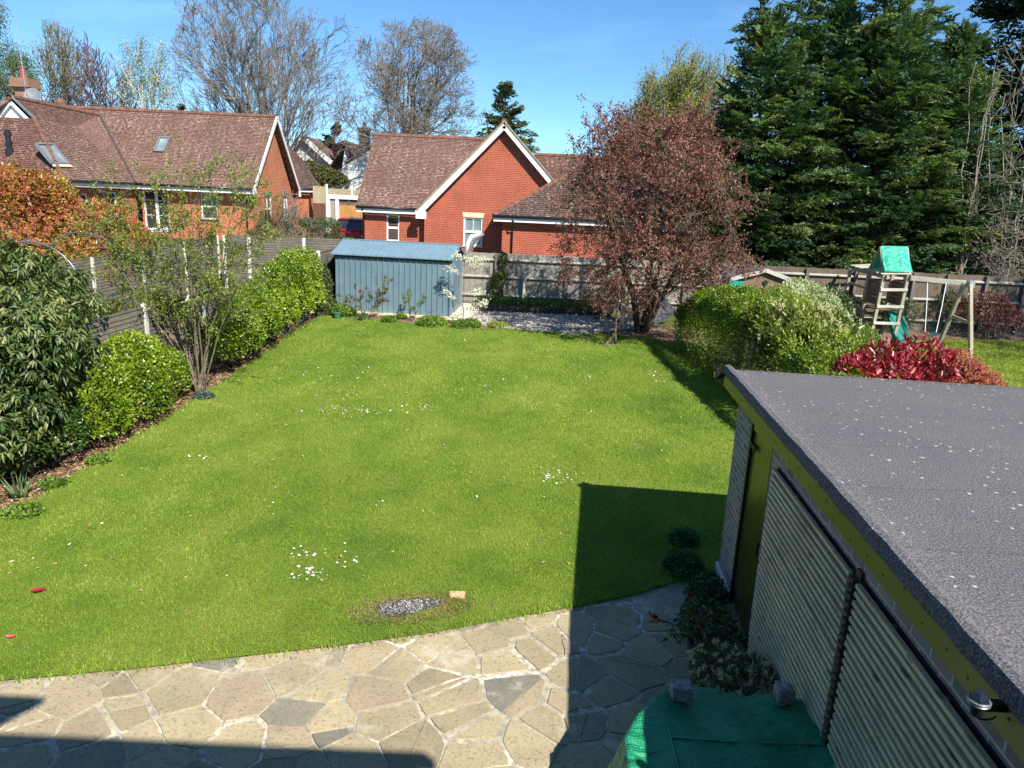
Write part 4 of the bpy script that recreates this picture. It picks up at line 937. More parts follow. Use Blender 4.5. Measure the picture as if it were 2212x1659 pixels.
def board_fence(name, label, x0, x1, y0, y1, hgt, posts, mat='board', boards_up=0, rails=True, cap=False, group=None):
    f = T(name, label, 'fence', (x0, y0, terr(y0)), group)
    L = math.hypot(x1-x0, y1-y0); ux, uy = (x1-x0)/L, (y1-y0)/L
    Mx = Matrix(((ux, -uy, 0, x0), (uy, ux, 0, y0), (0, 0, 1, 0), (0, 0, 0, 1)))
    zf = lambda s: terr(y0+uy*s)
    for i, s in enumerate(posts):
        m = MB(Mx); z = zf(s); m.box(s-.045, s+.045, -.11, -.02, z-.1, z+hgt-.02); m.build('post', M['postwood'], f)
    bounds = [0]+list(posts)+[L]
    for i in range(len(bounds)-1):
        a, b = bounds[i], bounds[i+1]
        if b-a < .2: continue
        m = MB(Mx); s = a
        while s < b-.02:
            w = .098; z = zf(s); hh = hgt+rnd.uniform(-.012, .012); t = rnd.uniform(-.003, .003); e = min(s+w, b)
            m.add([(s, .012+t, z+.08), (e, -.004+t, z+.08), (e, -.004+t, z+hh), (s, .012+t, z+hh), (s, .022+t, z+.08), (e, .010+t, z+.08), (e, .010+t, z+hh), (s, .022+t, z+hh)], [(0, 1, 2, 3), (7, 6, 5, 4), (3, 2, 6, 7), (0, 3, 7, 4), (1, 5, 6, 2)]); s += .092
        p = m.build('board_panel', M[mat], f)
        if rails:
            m = MB(Mx); a2, b2 = a+.05, b-.05
            for h in (.32, hgt*.55, hgt-.20): m.add([(a2, -.07, zf(a)+h), (b2, -.07, zf(b)+h), (b2, -.006, zf(b)+h+.035), (a2, -.006, zf(a)+h+.035), (a2, -.07, zf(a)+h-.03), (b2, -.07, zf(b)+h-.03), (b2, -.006, zf(b)+h-.04), (a2, -.006, zf(a)+h-.04)], [(0, 1, 2, 3), (4, 7, 6, 5), (0, 4, 5, 1), (0, 3, 7, 4), (1, 5, 6, 2)])
            m.build('rails', M['rail'], p)
    m = MB(Mx); m.box(0, L, -.01, .02, min(zf(0), zf(L))-.12, min(zf(0), zf(L))+.10); m.build('gravel_board', M['postwood'], f)
    return f
Xb = lambda u, v=600, y=23.95: float(at(u, v, y)[0])
x0 = -5.5; ps = [q-x0 for q in (Xb(905), Xb(985), Xb(1071), Xb(1223), Xb(1350), Xb(1480))]
board_fence('board_fence', 'silver grey close board fence behind the blue shed and raised bed', x0, 7.2, 23.95, 23.95, 1.68, ps)
m = MB(); xs = Xb(1132, 640, 23.75); m.box(xs-.05, xs+.05, 23.7, 23.8, .9, 2.12); tag(m.build('wooden_post', M['playwoodx']), 'short pale timber post leaning against the close board fence', 'post')
ps = [Xb(q, 650, 22.9)-7.3 for q in (1735, 1840, 1965, 2038, 2122, 2205)]
board_fence('board_fence', 'brown close board fence behind the swing and climbing frame', 7.3, 20, 22.95, 22.9, 1.80, ps, mat='boardbrown')

# ---------------------------------------------------------------- blue shed
def shed():
    th = -.1; c, s_ = math.cos(th), math.sin(th); z0 = terr(21.7)+.05
    Ms = Matrix(((c, -s_, 0, -1.97), (s_, c, 0, 21.55), (0, 0, 1, z0), (0, 0, 0, 1)))
    # local: front wall y=0 from x=-3.5..0, depth +y
    Wd, D, he, hr = 3.5, 2.0, 1.70, 2.03
    sh = T('metal_shed', 'blue grey ribbed metal garden shed with pitched roof', 'shed', (-1.97, 21.55, z0))
    def ribwall(mb, L, f, h, flip=False, pitch=.165):
        n = int(L/pitch); p = L/n
        for i in range(n):
            a = i*p; xs = [(a, 0), (a+p-.042, 0), (a+p-.034, -.024), (a+p-.010, -.024), (a+p-.002, 0), (a+p, 0)]
            for (q, d), (q2, d2) in zip(xs[:-1], xs[1:]): mb.add([f(q, d, 0), f(q2, d2, 0), f(q2, d2, h(q2)), f(q, d, h(q))], [(0, 1, 2, 3)])
    m = MB(Ms); ribwall(m, Wd, lambda q, d, z: (-Wd+q, d, z), lambda q: he); m.build('front_wall', M['shed'], sh)
    m = MB(Ms); m.box(-Wd+.01, -.01, D-.02, D, 0, he); m.box(-Wd, -Wd+.01, 0, D, 0, he); m.box(-Wd+.01, -.01, .01, D-.02, 0, .02); m.build('rear_wall', M['shed'], sh)
    m = MB(Ms); ribwall(m, .5, lambda q, d, z: (-d, q, z), lambda q: he+(hr-he)*min(q, D-q)/(D/2)-.0); ribwall(m, .42, lambda q, d, z: (-d, D-.42+q, z), lambda q: he+.12); m.build('side_wall', M['shed'], sh)
    m = MB(Ms); m.box(-.03, 0.0, .5, 1.58, .03, he-.06); d = m.build('door', M['shed'], sh); m = MB(Ms); m.box(.0, .02, .52, .57, .8, 1.0); m.build('handle', M['black'], d)
    m = MB(Ms); m.prism([(-.04, 0.02, he-.02), (-.04, D-.02, he-.02), (-.04, D/2, hr-.04)], (.035, 0, 0)); m.build('gable_end', simple('grey_gable_panel', (.26, .25, .23), .7, .3), sh)
    m = MB(Ms); o = .10; n = 21; p = (Wd+2*o)/n
    for sgn in (0, 1):
        ye_, yr_ = (-.12, D/2) if sgn == 0 else (D+.12, D/2)
        ze_ = he-.02; zr_ = hr+.02
        for i in range(n):
            a = -Wd-o+i*p
            for q0, q1, h0, h1 in ((a, a+p-.03, 0, 0), (a+p-.03, a+p-.024, 0, .03), (a+p-.024, a+p-.006, .03, .03), (a+p-.006, a+p, .03, 0)):
                P = [(q0, ye_, ze_+h0), (q1, ye_, ze_+h1), (q1, yr_, zr_+h1), (q0, yr_, zr_+h0)]
                m.add(P if sgn == 0 else P[::-1], [(0, 1, 2, 3)])
        m.box(-Wd-o, o, min(ye_, ye_+.02), max(ye_, ye_+.02), ze_-.015, ze_+.018)
    for xx in (-Wd-o, o-.03):
        m.add([(xx, -.13, he-.07), (xx, -.13, he+.01), (xx, D/2, hr+.045), (xx, D+.13, he+.01), (xx, D+.13, he-.07), (xx, D/2, hr-.03)], [(0, 1, 2, 5), (5, 2, 3, 4)])
        m.add([(xx+.03, -.13, he-.07), (xx+.03, -.13, he+.01), (xx+.03, D/2, hr+.045), (xx+.03, D+.13, he+.01), (xx+.03, D+.13, he-.07), (xx+.03, D/2, hr-.03)], [(5, 2, 1, 0), (4, 3, 2, 5)])
    m.build('roof', simple('blue_grey_roof_steel', (.165, .25, .30), .38, .5, var=.12), sh)
    m = MB(Ms); m.tube([(-Wd-o, D/2, hr+.035), (o, D/2, hr+.035)], .022, 6); m.build('ridge_cap', M['shed'], sh)
    m = MB(Ms); m.box(-Wd, 0, -.02, -.004, he-.10, he-.02); m.build('eaves_strip', M['black'], sh)  # black strip along the front wall just below the eaves
    m = MB(Ms)
    for i in range(1, 21, 2): 
        for q in (-.025, .025): x = -Wd+i*Wd/21+q+.08; m.box(x-.008, x+.008, -.006, -.0005, .80, .816)
    m.build('screws', M['galv'], sh)
    m = MB(Ms); m.box(-Wd-.15, .18, -.22, D+.2, -.12, -.005); tag(m.build('concrete_base', M['cream']), 'cream concrete slab the metal shed stands on', 'slab')
shed()

# raised bed of sleepers
def raised_bed():
    b = T('raised_bed', 'raised bed edged with dark timber sleepers along the back fence', 'raised bed', (-1.2, 22.7, .9))
    za = terr(22.8); x0, x1 = -1.35, 2.75
    for i, (a, c) in enumerate(((x0, .05), (.055, 1.45), (1.455, x1))):
        for k in (0, 1): m = MB(); m.box(a, c, 22.72+rnd.uniform(-.008, .008), 22.84, za-.03+k*.123, za+.09+k*.123); m.build('sleeper', M['sleeper'], b, bevel=.008)
    m = MB(); m.box(x0+.002, x0+.10, 22.85, 23.8, za-.03, za+.21); m.build('end_board', M['sleeper'], b); m = MB(); m.box(x1-.10, x1-.002, 22.85, 23.8, za-.03, za+.21); m.build('end_board', M['sleeper'], b)
    m = MB(); m.box(x0+.1, x1-.1, 22.85, 23.9, za+.1, za+.17); m.build('soil_fill', M['soil'], b)
raised_bed()

# ---------------------------------------------------------------- play equipment next door
def playset():
    t = T('climbing_frame', 'timber climbing frame with turquoise canopy, green slide and single swing', 'climbing frame', (11, 21.2, terr(21)))
    Px = lambda u, v, y: Vector([float(q) for q in at(u, v, y)])
    def post(a, b, w=.085, n='post', mat='playwood'): m = MB(); m.beam(a, b, w, w, up=(0, 1, 0)); return m.build(n, M[mat], t, bevel=.006)
    yF, yM, yB = 20.5, 21.45, 22.4
    g = lambda p: Vector((p.x, p.y, terr(p.y)-.05))
    def leg(u, v, y, lean=0):
        a = Px(u, v, y); return Vector((a.x+lean, y, terr(y)-.05)), a
    FL = leg(1909, 598, yF, -.10); FR = leg(1961, 598, yF, -.10); ML = leg(1880, 590, yM, -.06); MR = leg(1929, 590, yM, -.06); BL = leg(1838, 578, yB, -.06); BR = leg(1880, 575, yB, -.06)
    for a, b in (FL, FR, ML, MR, BL, BR): post(a, b+Vector((0, 0, .05)))
    # top beams
    def beam(a, b, n='beam', w=.06, h=.12, mat='playwood'): m = MB(); m.beam(a, b, w, h); return m.build(n, M[mat], t, bevel=.006)
    ext = Vector((0, .18, .0))
    beam(FL[1]+Vector((.05, -.12, 0)), BL[1]+Vector((.05, .2, 0))); beam(FR[1]+Vector((.05, -.12, 0)), BR[1]+Vector((.05, .2, 0)))
    for i in range(8):
        s = .05+i*.13; a = FL[1].lerp(BL[1], s); b = FR[1].lerp(BR[1], s); m = MB(); m.beam(a+Vector((-.05, 0, .075)), b+Vector((.08, 0, .075)), .075, .03); m.build('monkey_bar', M['playwoodx'], t)
    for i in range(4):
        s = .12+i*.235; a = FL[0].lerp(FL[1], s); b = FR[0].lerp(FR[1], s); m = MB(); m.beam(a+Vector((-.04, -.06, 0)), b+Vector((.04, -.06, 0)), .035, .075); m.build('ladder_rung', M['playwoodx'], t)
    for i in range(4):
        s = .2+i*.19; a = BL[0].lerp(BL[1], s); b = ML[0].lerp(ML[1], s); m = MB(); m.beam(a, b, .035, .06); m.build('side_rung', M['playwood'], t)
    zp = terr(21)+1.0
    m = MB(); m.box(ML[1].x-.0, FR[1].x+.05, yF+.1, yM, zp-.04, zp); m.build('platform', M['playpanel'], t)
    for P, Q in ((FL, ML), (FR, MR)):
        for nm, z0, z1 in (('side_panel', .12, .78),):
            m = MB(); k = 6
            for i in range(k):
                z = zp+z0+(z1-z0)*i/k; a = P[0].lerp(P[1], (z-P[0].z)/(P[1].z-P[0].z)); b = Q[0].lerp(Q[1], (z-Q[0].z)/(Q[1].z-Q[0].z)); h = (z1-z0)/k-.006
                m.beam(a+Vector((.0, .05, h/2)), b+Vector((0, -.05, h/2)), .02, h)
            m.build(nm, M['playpanel'], t)
    m = MB()
    for i in range(5): z = terr(21)+.2+i*.19; m.beam((ML[0].x, yM, z), (MR[0].x+.05, yM, z), .02, .09)
    m.build('back_slats', M['playpanel'], t)
    # canopy
    yc = 21.1; a, b = Px(1903, 531, yc), Px(1961, 532, yc); c, d = Px(1972, 588, yc-.5), Px(1912, 586, yc-.5)
    n = 10; vs = []; fs = []
    for j in range(n+1):
        for i in range(n+1):
            p = a.lerp(b, i/n).lerp(d.lerp(c, i/n), j/n); sag = .03*math.sin(math.pi*j/n)*math.cos(i*1.3); vs.append((p.x, p.y+sag, p.z-.02*math.sin(math.pi*j/n)))
    for j in range(n+1):
        for i in range(n+1):
            p = a.lerp(b, i/n); q = d.lerp(c, i/n); r = Vector((q.x, 2*p.y-q.y, q.z)); w = p.lerp(r, j/n); vs.append((w.x, w.y, w.z))
    for k in (0, (n+1)**2):
        fs += [(k+j*(n+1)+i, k+j*(n+1)+i+1, k+(j+1)*(n+1)+i+1, k+(j+1)*(n+1)+i) for j in range(n) for i in range(n)]
    m = MB(); m.add(vs, fs); m.build('canopy', M['canopy'], t, smooth=True)
    for e, f_ in ((a, d), (b, c)):
        r = Vector((f_.x, 2*e.y-f_.y, f_.z)); m = MB(); m.beam(e+Vector((0, .02, -.04)), Vector((e.x, r.y-.05, FL[1].z-.05)), .05, .05); m.beam(e+Vector((0, .02, -.04)), Vector((e.x, f_.y+.05, FL[1].z-.05)), .05, .05); m.build('canopy_support', M['playwood'], t)
    # slide
    A = Vector((ML[1].x+.62, yM-.05, zp+.02)); B = Vector((FR[0].x+.22, yF-.35, terr(yF)+.10)); d = (B-A); d.z = 0; d.normalize(); sd = Vector((-d.y, d.x, 0)); n = 22; vs = []
    for i in range(n+1):
        s = i/n; z = A.z+(B.z-A.z)*(s-.085*math.sin(2*math.pi*s*1.0)) ; p = A.lerp(B, s); p.z = z
        for w, h in ((-.24, .14), (-.21, .15), (-.19, .02), (0, .0), (.19, .02), (.21, .15), (.24, .14), (.22, -.05), (-.22, -.05)): q = p+sd*w; vs.append((q.x, q.y, q.z+h))
    k = 9; m = MB(); m.add(vs, [(i*k+j, i*k+(j+1) % k, (i+1)*k+(j+1) % k, (i+1)*k+j) for i in range(n) for j in range(k)]); m.build('slide', simple('green_plastic', (.02, .20, .145), .35, .5, var=.1), t, smooth=True)
    # swing arm
    S = Px(1958, 600, yF)+Vector((0, .05, 0)); E = Px(2092, 613, 19.75); m = MB(); m.beam(S, E+Vector((.08, 0, 0)), .09, .13); m.build('swing_beam', M['playwoodx'], t, bevel=.006)
    f1 = gp(2097, 783); f2 = gp(2026, 750); m = MB(); m.beam(E+Vector((.02, -.05, .02)), f1, .09, .09, up=(0, 1, 0)); m.build('leg', M['playwood'], t, bevel=.006); m = MB(); m.beam(E+Vector((-.08, .05, .02)), f2, .09, .09, up=(0, 1, 0)); m.build('leg', M['playwood'], t, bevel=.006)
    l1 = E.lerp(Vector([float(q) for q in f1]), .5); l2 = E.lerp(Vector([float(q) for q in f2]), .5); m = MB(); m.beam(l1+Vector((0, .05, 0)), l2, .045, .09); m.build('brace', M['playwood'], t)
    m = MB(); m.box(E.x-.02, E.x+.12, E.y-.1, E.y+.1, E.z-.09, E.z+.09); m.beam(E+Vector((.03, -.05, -.05)), E.lerp(Vector([float(q) for q in f1]), .14)+Vector((0, -.05, 0)), .10, .02, up=(0, 1, 0)); m.build('bracket', M['galv'], t); m = MB(); m.box(S.x-.03, S.x+.2, S.y-.055, S.y+.055, S.z-.08, S.z+.0); m.build('bracket', M['galv'], t)
    for i, (u0, v0, u1, v1) in enumerate(((2008, 607, 1998, 718), (2048, 609, 2022, 718))):
        s = .36 if i == 0 else .66; a = S.lerp(E, s); 
        b = Px(u1, v1, a.y-.25); m = MB(); m.tube([a, a.lerp(b, .5)+Vector((.01, 0, 0)), b], .012, 6); m.build('rope', M['white'], t)
        if i == 0: b0 = b
    m = MB(); n = 8; vs = []
    for i in range(n+1):
        s = i/n; p = b0.lerp(b, s); z = -.06*math.sin(math.pi*s)-.01
        for w, h in ((-.08, 0), (.08, 0), (.08, -.03), (-.08, -.03)): vs.append((p.x, p.y+w, p.z+z+h))
    m.add(vs, [(i*4+j, i*4+(j+1) % 4, (i+1)*4+(j+1) % 4, (i+1)*4+j) for i in range(n) for j in range(4)]+[(3, 2, 1, 0), (n*4, n*4+1, n*4+2, n*4+3)]); m.build('swing_seat', simple('teal_plastic', (.02, .26, .26), .4, .5), t)
playset()
def playhouse():
    y = 20.9; Px = lambda u, v, y=y: Vector([float(q) for q in at(u, v, y)])
    pk, re_ = Px(1655, 584), Px(1727, 612); le = Vector((2*pk.x-re_.x, y, re_.z+.02)); h = T('playhouse', 'wooden playhouse with pale bargeboards poking above the right hedge', 'playhouse', (pk.x, y, terr(y)))
    m = MB(); m.prism([(le.x+.18, y+.1, terr(y)), (re_.x-.18, y+.1, terr(y)), (re_.x-.18, y+.1, re_.z+.02), (pk.x, y+.1, pk.z-.06), (le.x+.18, y+.1, re_.z+.02)], (0, 1.4, 0)); m.build('wall', M['playpanel'], h)
    m = MB(); m.beam(le, pk, .03, .11); m.beam(pk, re_, .03, .11); m.build('bargeboard', M['playwoodx'], h)
    m = MB(); m.add([le+Vector((0, .0, .06)), pk+Vector((0, .0, .06)), pk+Vector((0, 1.6, .06)), le+Vector((0, 1.6, .06)), re_+Vector((0, .0, .06)), re_+Vector((0, 1.6, .06))], [(0, 1, 2, 3), (1, 4, 5, 2)]); r = m.build('roof', M['felt'], h); md = r.modifiers.new('s', 'SOLIDIFY'); md.thickness = .02
    m = MB(); c = Px(1690, 612); m.lathe([(.0, 0), (.07, 0), (.07, .02)], (0, 0, 0), 12) if 0 else m.tube([(pk.x+.05, y+.095, pk.z-.36), (pk.x+.05, y+.07, pk.z-.36)], .075, 14); m.build('round_window', M['black'], h)
    m = MB(); m.box(le.x-.05, le.x+.35, y-.12, y-.1, re_.z-.25, re_.z+.0); m.build('awning', M['canopy'], h)
playhouse()

# ---------------------------------------------------------------- car, gate, parasol
def car():
    y0 = 35.2; gz = terr(y0); cx = float(at(752, 490, y0)[0])+.05
    c = T('parked_car', 'red estate car parked on the drive between the brick houses, seen from behind', 'car', (cx, y0+2, gz))
    red = simple('red_car_paint', (.42, .008, .035), .22, .6, var=.08); red.node_tree.nodes['Principled BSDF'].inputs['Coat Weight'].default_value = .6
    S = [(0, .78, .34, .92, .80, .60, .0), (.12, .90, .24, .98, .88, .70, .1), (.45, .91, .22, 1.02, .89, .70, .0), (1.0, .91, .2, 1.0, .9, .72, 0), (3.0, .91, .2, .98, .9, .7, 0), (3.7, .90, .22, .94, .88, .68, 0), (4.2, .86, .26, .84, .8, .6, 0), (4.42, .70, .34, .70, .66, .5, 0)]
    vs = []; k = 10
    for (y, w, zb, zt, wt, wb, _) in S: vs += [(-wb, y, zb), (-w+.03, y, zb+.06), (-w, y, zb+.3), (-w, y, zt-.15), (-wt+.04, y, zt), (wt-.04, y, zt), (w, y, zt-.15), (w, y, zb+.3), (w-.03, y, zb+.06), (wb, y, zb)]
    O = Matrix.Translation((cx, y0, gz)); m = MB(O); n = len(S); m.add(vs, [(i*k+j, i*k+(j+1) % k, (i+1)*k+(j+1) % k, (i+1)*k+j) for i in range(n-1) for j in range(k)]+[tuple(range(k)), tuple(range((n-1)*k, n*k))[::-1]])
    b = m.build('body', red, c); md = b.modifiers.new('s', 'SUBSURF'); md.levels = 2; md.render_levels = 2
    for p in b.data.polygons: p.use_smooth = True
    S2 = [(.10, .80, .96, .76, 1.02), (.38, .82, .96, .68, 1.45), (.75, .83, .96, .66, 1.52), (2.0, .83, .96, .66, 1.54), (2.6, .83, .95, .64, 1.46), (3.4, .80, .93, .70, .98)]
    vs = []
    for (y, w, zb, wt, zt) in S2: vs += [(-w, y, zb), (-wt, y, zt-.05), (-wt+.12, y, zt), (wt-.12, y, zt), (wt, y, zt-.05), (w, y, zb)]
    k = 6; m = MB(O); n = len(S2); m.add(vs, [(i*k+j, i*k+(j+1) % k, (i+1)*k+(j+1) % k, (i+1)*k+j) for i in range(n-1) for j in range(k)]+[tuple(range(k)), tuple(range((n-1)*k, n*k))[::-1]]); m.build('roof', red, c, smooth=False, bevel=.02)
    gl = M['glass']; m = MB(O); m.add([(-.72, .085, 1.03), (.72, .085, 1.03), (.60, .335, 1.42), (-.60, .335, 1.42)], [(0, 1, 2, 3)]); m.build('rear_window', gl, c)
    for s in (-1, 1): m = MB(O); m.add([(s*.826, .5, 1.02), (s*.834, 2.9, 1.0), (s*.70, 2.3, 1.42), (s*.685, .75, 1.44)], [(0, 1, 2, 3)]); m.build('side_window', gl, c)
    m = MB(O); m.box(-.62, .62, .24, .36, 1.475, 1.50); m.build('spoiler', red, c, bevel=.01)
    lm = simple('red_lamp_lens', (.30, .01, .015), .15, .7)
    for s in (-1, 1):
        m = MB(O); m.box(*sorted((s*.46, s*.885)), -.012, .08, .80, .95); m.build('tail_light', lm, c, bevel=.015)
        m = MB(O); m.box(*sorted((s*.62, s*.80)), -.03, .0, .42, .50); m.build('reflector', M['galv'], c)
        for y in (.85, 3.6): m = MB(O); m.tube([(s*.70, y, .33), (s*.91, y, .33)], .33, 20); w = m.build('wheel', M['black'], c); m = MB(O); m.tube([(s*.905, y, .33), (s*.92, y, .33)], .2, 12); m.build('rim', M['galv'], w)
    m = MB(O); m.box(-.80, .80, -.05, .05, .30, .46); m.build('bumper', M['black'], c, bevel=.02)
    m = MB(O); m.box(-.26, .26, -.062, -.045, .55, .66); m.build('number_plate', simple('yellow_plate', (.65, .45, .03), .4, .5), c)
    m = MB(O); z, y = .86, -.022
    for a in (((-.135, 0), (-.135, .055)), ((-.135, .02), (-.075, .055)), ((-.115, .03), (-.075, 0)), ((-.05, 0), (-.05, .055)), ((-.05, .055), (-.03, .0)), ((-.015, 0), (.02, .055)), ((.02, .055), (.06, 0))): m.beam((a[0][0]*1.2, y, z+a[0][1]), (a[1][0]*1.2, y, z+a[1][1]), .012, .011)
    m.box(.55, .68, y, y+.006, .70, .725); m.build('lettering', M['white'], c)
    m = MB(O); m.tube([(0, .7, 1.52), (0, .55, 1.62)], .012, 5); m.build('antenna', M['black'], c)
car()
def gates():
    y = 42.0; X = lambda u, v=430, y=y: float(at(u, v, y)[0]); Zf = lambda u, v, y=y: float(at(u, v, y)[2])
    g = T('garage_gate', 'carport with white frame and orange timber doors behind the red car', 'gate', (X(730), 42, 1.9)); b = 1.5
    m = MB(); m.box(X(708), X(713), y-.08, y+.02, b, Zf(735, 428)); m.box(X(725), X(732), y-.08, y+.02, b, Zf(735, 428)); m.box(X(708), X(800), y-.1, y+.05, Zf(735, 430), Zf(735, 421)); m.build('frame', M['white'], g)
    m = MB(); m.box(X(713), X(725), y, y+.03, b, Zf(735, 430)); m.build('grey_panel', M['board'], g)
    m = MB(); q = X(732)
    while q < X(800): m.box(q, q+.14, y-.02, y+.02, b, Zf(735, 443)); q += .15
    m.build('orange_door', M['newwood'], g); m = MB(); m.box(X(732), X(800), y+.03, y+.05, Zf(735, 443), Zf(735, 428)); m.box(X(752), X(756), y-.03, y+.02, Zf(735, 443), Zf(735, 428)); m.build('fanlight', M['boardbrown'], g)
    g2 = T('timber_gate', 'dark brown timber side gate beside the small hipped outbuilding', 'gate', (X(690), 41, 1.9)); m = MB(); q = X(676, 450, 41)
    while q < X(700, 450, 41): m.box(q, q+.13, 41, 41.03, 1.5, Zf(735, 441, 41)); q += .14
    m.build('boards', woodmat('red_brown_gate', (.10, .045, .03), (.18, .08, .055), 'z'), g2); m = MB(); m.box(X(676, 450, 41), X(701, 450, 41), 41.03, 41.08, 2.9, 3.0); m.build('rail', M['postwood'], g2)
    yb = 44.5; xa = X(676, 410, yb); fb = T('panel_fence', 'pale panel fence with concrete post above the drive', 'fence', (xa, yb, 2.0))
    m = MB(); 
    for k, (u0, u1, v0, v1) in enumerate(((676, 703, 404, 442), (709, 800, 408, 425))):
        q = X(u0, 420, yb)
        while q < X(u1, 420, yb): m.box(q, q+.09, yb, yb+.03, 1.9, Zf(735, v0, yb)+rnd.uniform(-.01, .01)); q += .095
    m.build('panel', woodmat('straw_fence', (.30, .25, .16), (.48, .41, .28), 'z'), fb); m = MB(); a = X(704, 420, yb); m.box(a, a+.13, yb-.07, yb, 1.5, Zf(704, 398, yb)); m.build('concrete_post', M['concrete'], fb); m = MB(); a = X(758, 420, yb); m.box(a, a+.13, yb-.07, yb, 1.5, Zf(758, 402, yb)); m.build('concrete_post', M['concrete'], fb)
gates()
def parasol():
    y = 28.5; P = lambda u, v: Vector([float(q) for q in at(u, v, y)]); a, b, c = P(1012, 538), P(1022, 515), P(1046, 506)
    g = T('folded_parasol', 'folded grey and white parasol leaning in front of the house window', 'parasol', (a.x, y, terr(y)))
    m = MB(); m.tube([a+Vector((0, 0, -1.2)), a, a.lerp(b, .5), b, b.lerp(c, .6), c], [.10, .13, .15, .13, .09, .03], 10); m.build('canopy', M['lead'], g, smooth=True)
    m = MB(); m.tube([a+Vector((-.12, -.08, -.3)), a.lerp(b, .5)+Vector((-.10, -.08, .02)), b+Vector((-.05, -.08, .08)), b.lerp(c, .7)+Vector((-.02, -.05, .06))], [.06, .10, .09, .03], 8); m.build('cover', M['white'], g, smooth=True)
    m = MB(); m.tube([(a.x, y, terr(y)), a], .03, 8); m.build('pole', M['galv'], g)
parasol()
def polytunnel():
    g = T('polytunnel_frame', 'bare metal polytunnel hoops rising behind the drooping laurel', 'frame', (-8.9, 14, terr(14))); 
    for y in (13.4, 15.1):
        m = MB(); cx = -8.95; R = .92; zc = terr(y)+1.95; P = [(cx+R, y, terr(y)-.05), (cx+R, y, zc-.5)]+[(cx+R*math.cos(a), y, zc+R*math.sin(a)) for a in np.linspace(0, math.pi, 16)]+[(cx-R, y, terr(y)-.05)]; m.tube(P, .017, 8); m.build('hoop', M['steelgrey'], g, smooth=True)
    for x, z in ((-8.95+.92, 1.0), (-8.95+.92, 1.75)): m = MB(); m.tube([(x, 13.4, terr(13.4)+z), (x, 15.1, terr(15.1)+z)], .015, 6); m.build('rail', M['steelgrey'], g)
polytunnel()

# ---------------------------------------------------------------- tarpaulin, stones, small things
def tarp():
    t = T('tarpaulin', 'green gridded tarpaulin draped over a low table beside the batten screens', 'tarpaulin', (1.6, 4.2, 0))
    # outline of the table top (x,y) and cloth falling around it
    top = [(1.30, 4.83), (2.16, 4.74), (2.30, 2.6), (1.14, 2.7), (1.10, 3.9)]
    n1, n2 = 70, 70; vs = []; uvs = []
    x0, x1, y0, y1 = .46, 2.34, 2.3, 5.02
    for j in range(n2+1):
        for i in range(n1+1):
            x = x0+(x1-x0)*i/n1; y = y0+(y1-y0)*j/n2
            ex = 1.14+.05*math.sin(y*5)-(.22 if y < 4.3 else .22-(y-4.3)*.9)*max(0, 1) ; ex = np.interp(y, [2.3, 3.8, 4.25, 4.45, 4.85, 5.05], [.84, .84, .88, .98, 1.32, 1.5]); ey = 4.80-.10*max(0, x-1.35)+.03*math.sin(x*9)
            dx = max(0, ex-x); dy = max(0, y-ey); d = math.hypot(dx, dy)
            z = .80-.012*math.sin(x*7)*math.sin(y*5)+.012*math.sin(x*13+y*4)+.006*math.sin(y*23+x*6)
            f = min(1, d/.34); z -= (.78*f**.75)*(1 if dx > dy else 1)
            z += .030*math.sin((y*12 if dx > dy else x*12)+3*math.sin(y*3))*min(1, d*5)
            # pull the cloth in as it falls
            k = 1-.45*min(1, d/.34); px = x if dx == 0 else ex-dx*k; py = y if dy == 0 else ey+dy*k*.35
            px += .02*math.sin(y*14+x*3)*min(1, d*6); z = max(z, .02)
            vs.append((px, py, z)); uvs.append((x, y))
    fs = [(j*(n1+1)+i, j*(n1+1)+i+1, (j+1)*(n1+1)+i+1, (j+1)*(n1+1)+i) for j in range(n2) for i in range(n1)]
    me = bpy.data.meshes.new('cloth'); me.from_pydata(vs, [], fs); me.update(); l = me.uv_layers.new(name='UVMap'); vi = np.empty(len(me.loops), np.int32); me.loops.foreach_get('vertex_index', vi); l.data.foreach_set('uv', np.array(uvs, np.float32)[vi].ravel())
    me.polygons.foreach_set('use_smooth', [True]*len(me.polygons)); o = link(me, 'cloth', M['tarp'], t); s = o.modifiers.new('s', 'SOLIDIFY'); s.thickness = .003
    m = MB(); m.tube([(1.22, 4.62, .79), (1.19, 4.3, .812), (1.18, 3.9, .808), (1.18, 3.2, .80)], .011, 6); m.tube([(1.19, 4.22, .812), (1.6, 4.20, .812), (2.1, 4.21, .812), (2.3, 4.2, .80)], .008, 6); m.build('fold', M['tarp'], t, smooth=True)
tarp()
def rock(name, c, r, sq, mat, label, cat='stone', group=None, seed=1, lab=None):
    bm = bmesh.new(); bmesh.ops.create_icosphere(bm, subdivisions=4, radius=1); R = random.Random(seed); ph = [R.uniform(0, 6) for _ in range(6)]
    for v in bm.verts:
        p = v.co; s = max(abs(p.x), abs(p.y), abs(p.z)); p = p/(s**sq); n = 1+.10*math.sin(p.x*3+ph[0])*math.sin(p.y*4+ph[1])+.05*math.sin(p.z*9+ph[2]+p.x*6)+.025*math.sin(p.y*17+ph[3])
        v.co = Vector((p.x*r[0], p.y*r[1], p.z*r[2]))*n
    for v in bm.verts: v.co += Vector(c)
    me = bpy.data.meshes.new(name); bm.to_mesh(me); bm.free(); setuv(me); o = link(me, name, mat, None, (c[0], c[1], c[2]-r[2])); return tag(o, label, cat, group)
stm = simple('grey_granite', (.27, .26, .25), .85, .3, var=.5, vs=40, bump=.006, bs=90)
p = at(1463, 1505, 4.66); rock('stone_block', (1.335, 4.62, .885), (.070, .060, .058), 1.0, stm, 'squared grey stone block on the left of the green tarpaulin', seed=2)
rock('stone', (2.10, 4.63, .89), (.068, .062, .075), .6, stm, 'rounded grey stone on the tarpaulin next to the battens', seed=5)
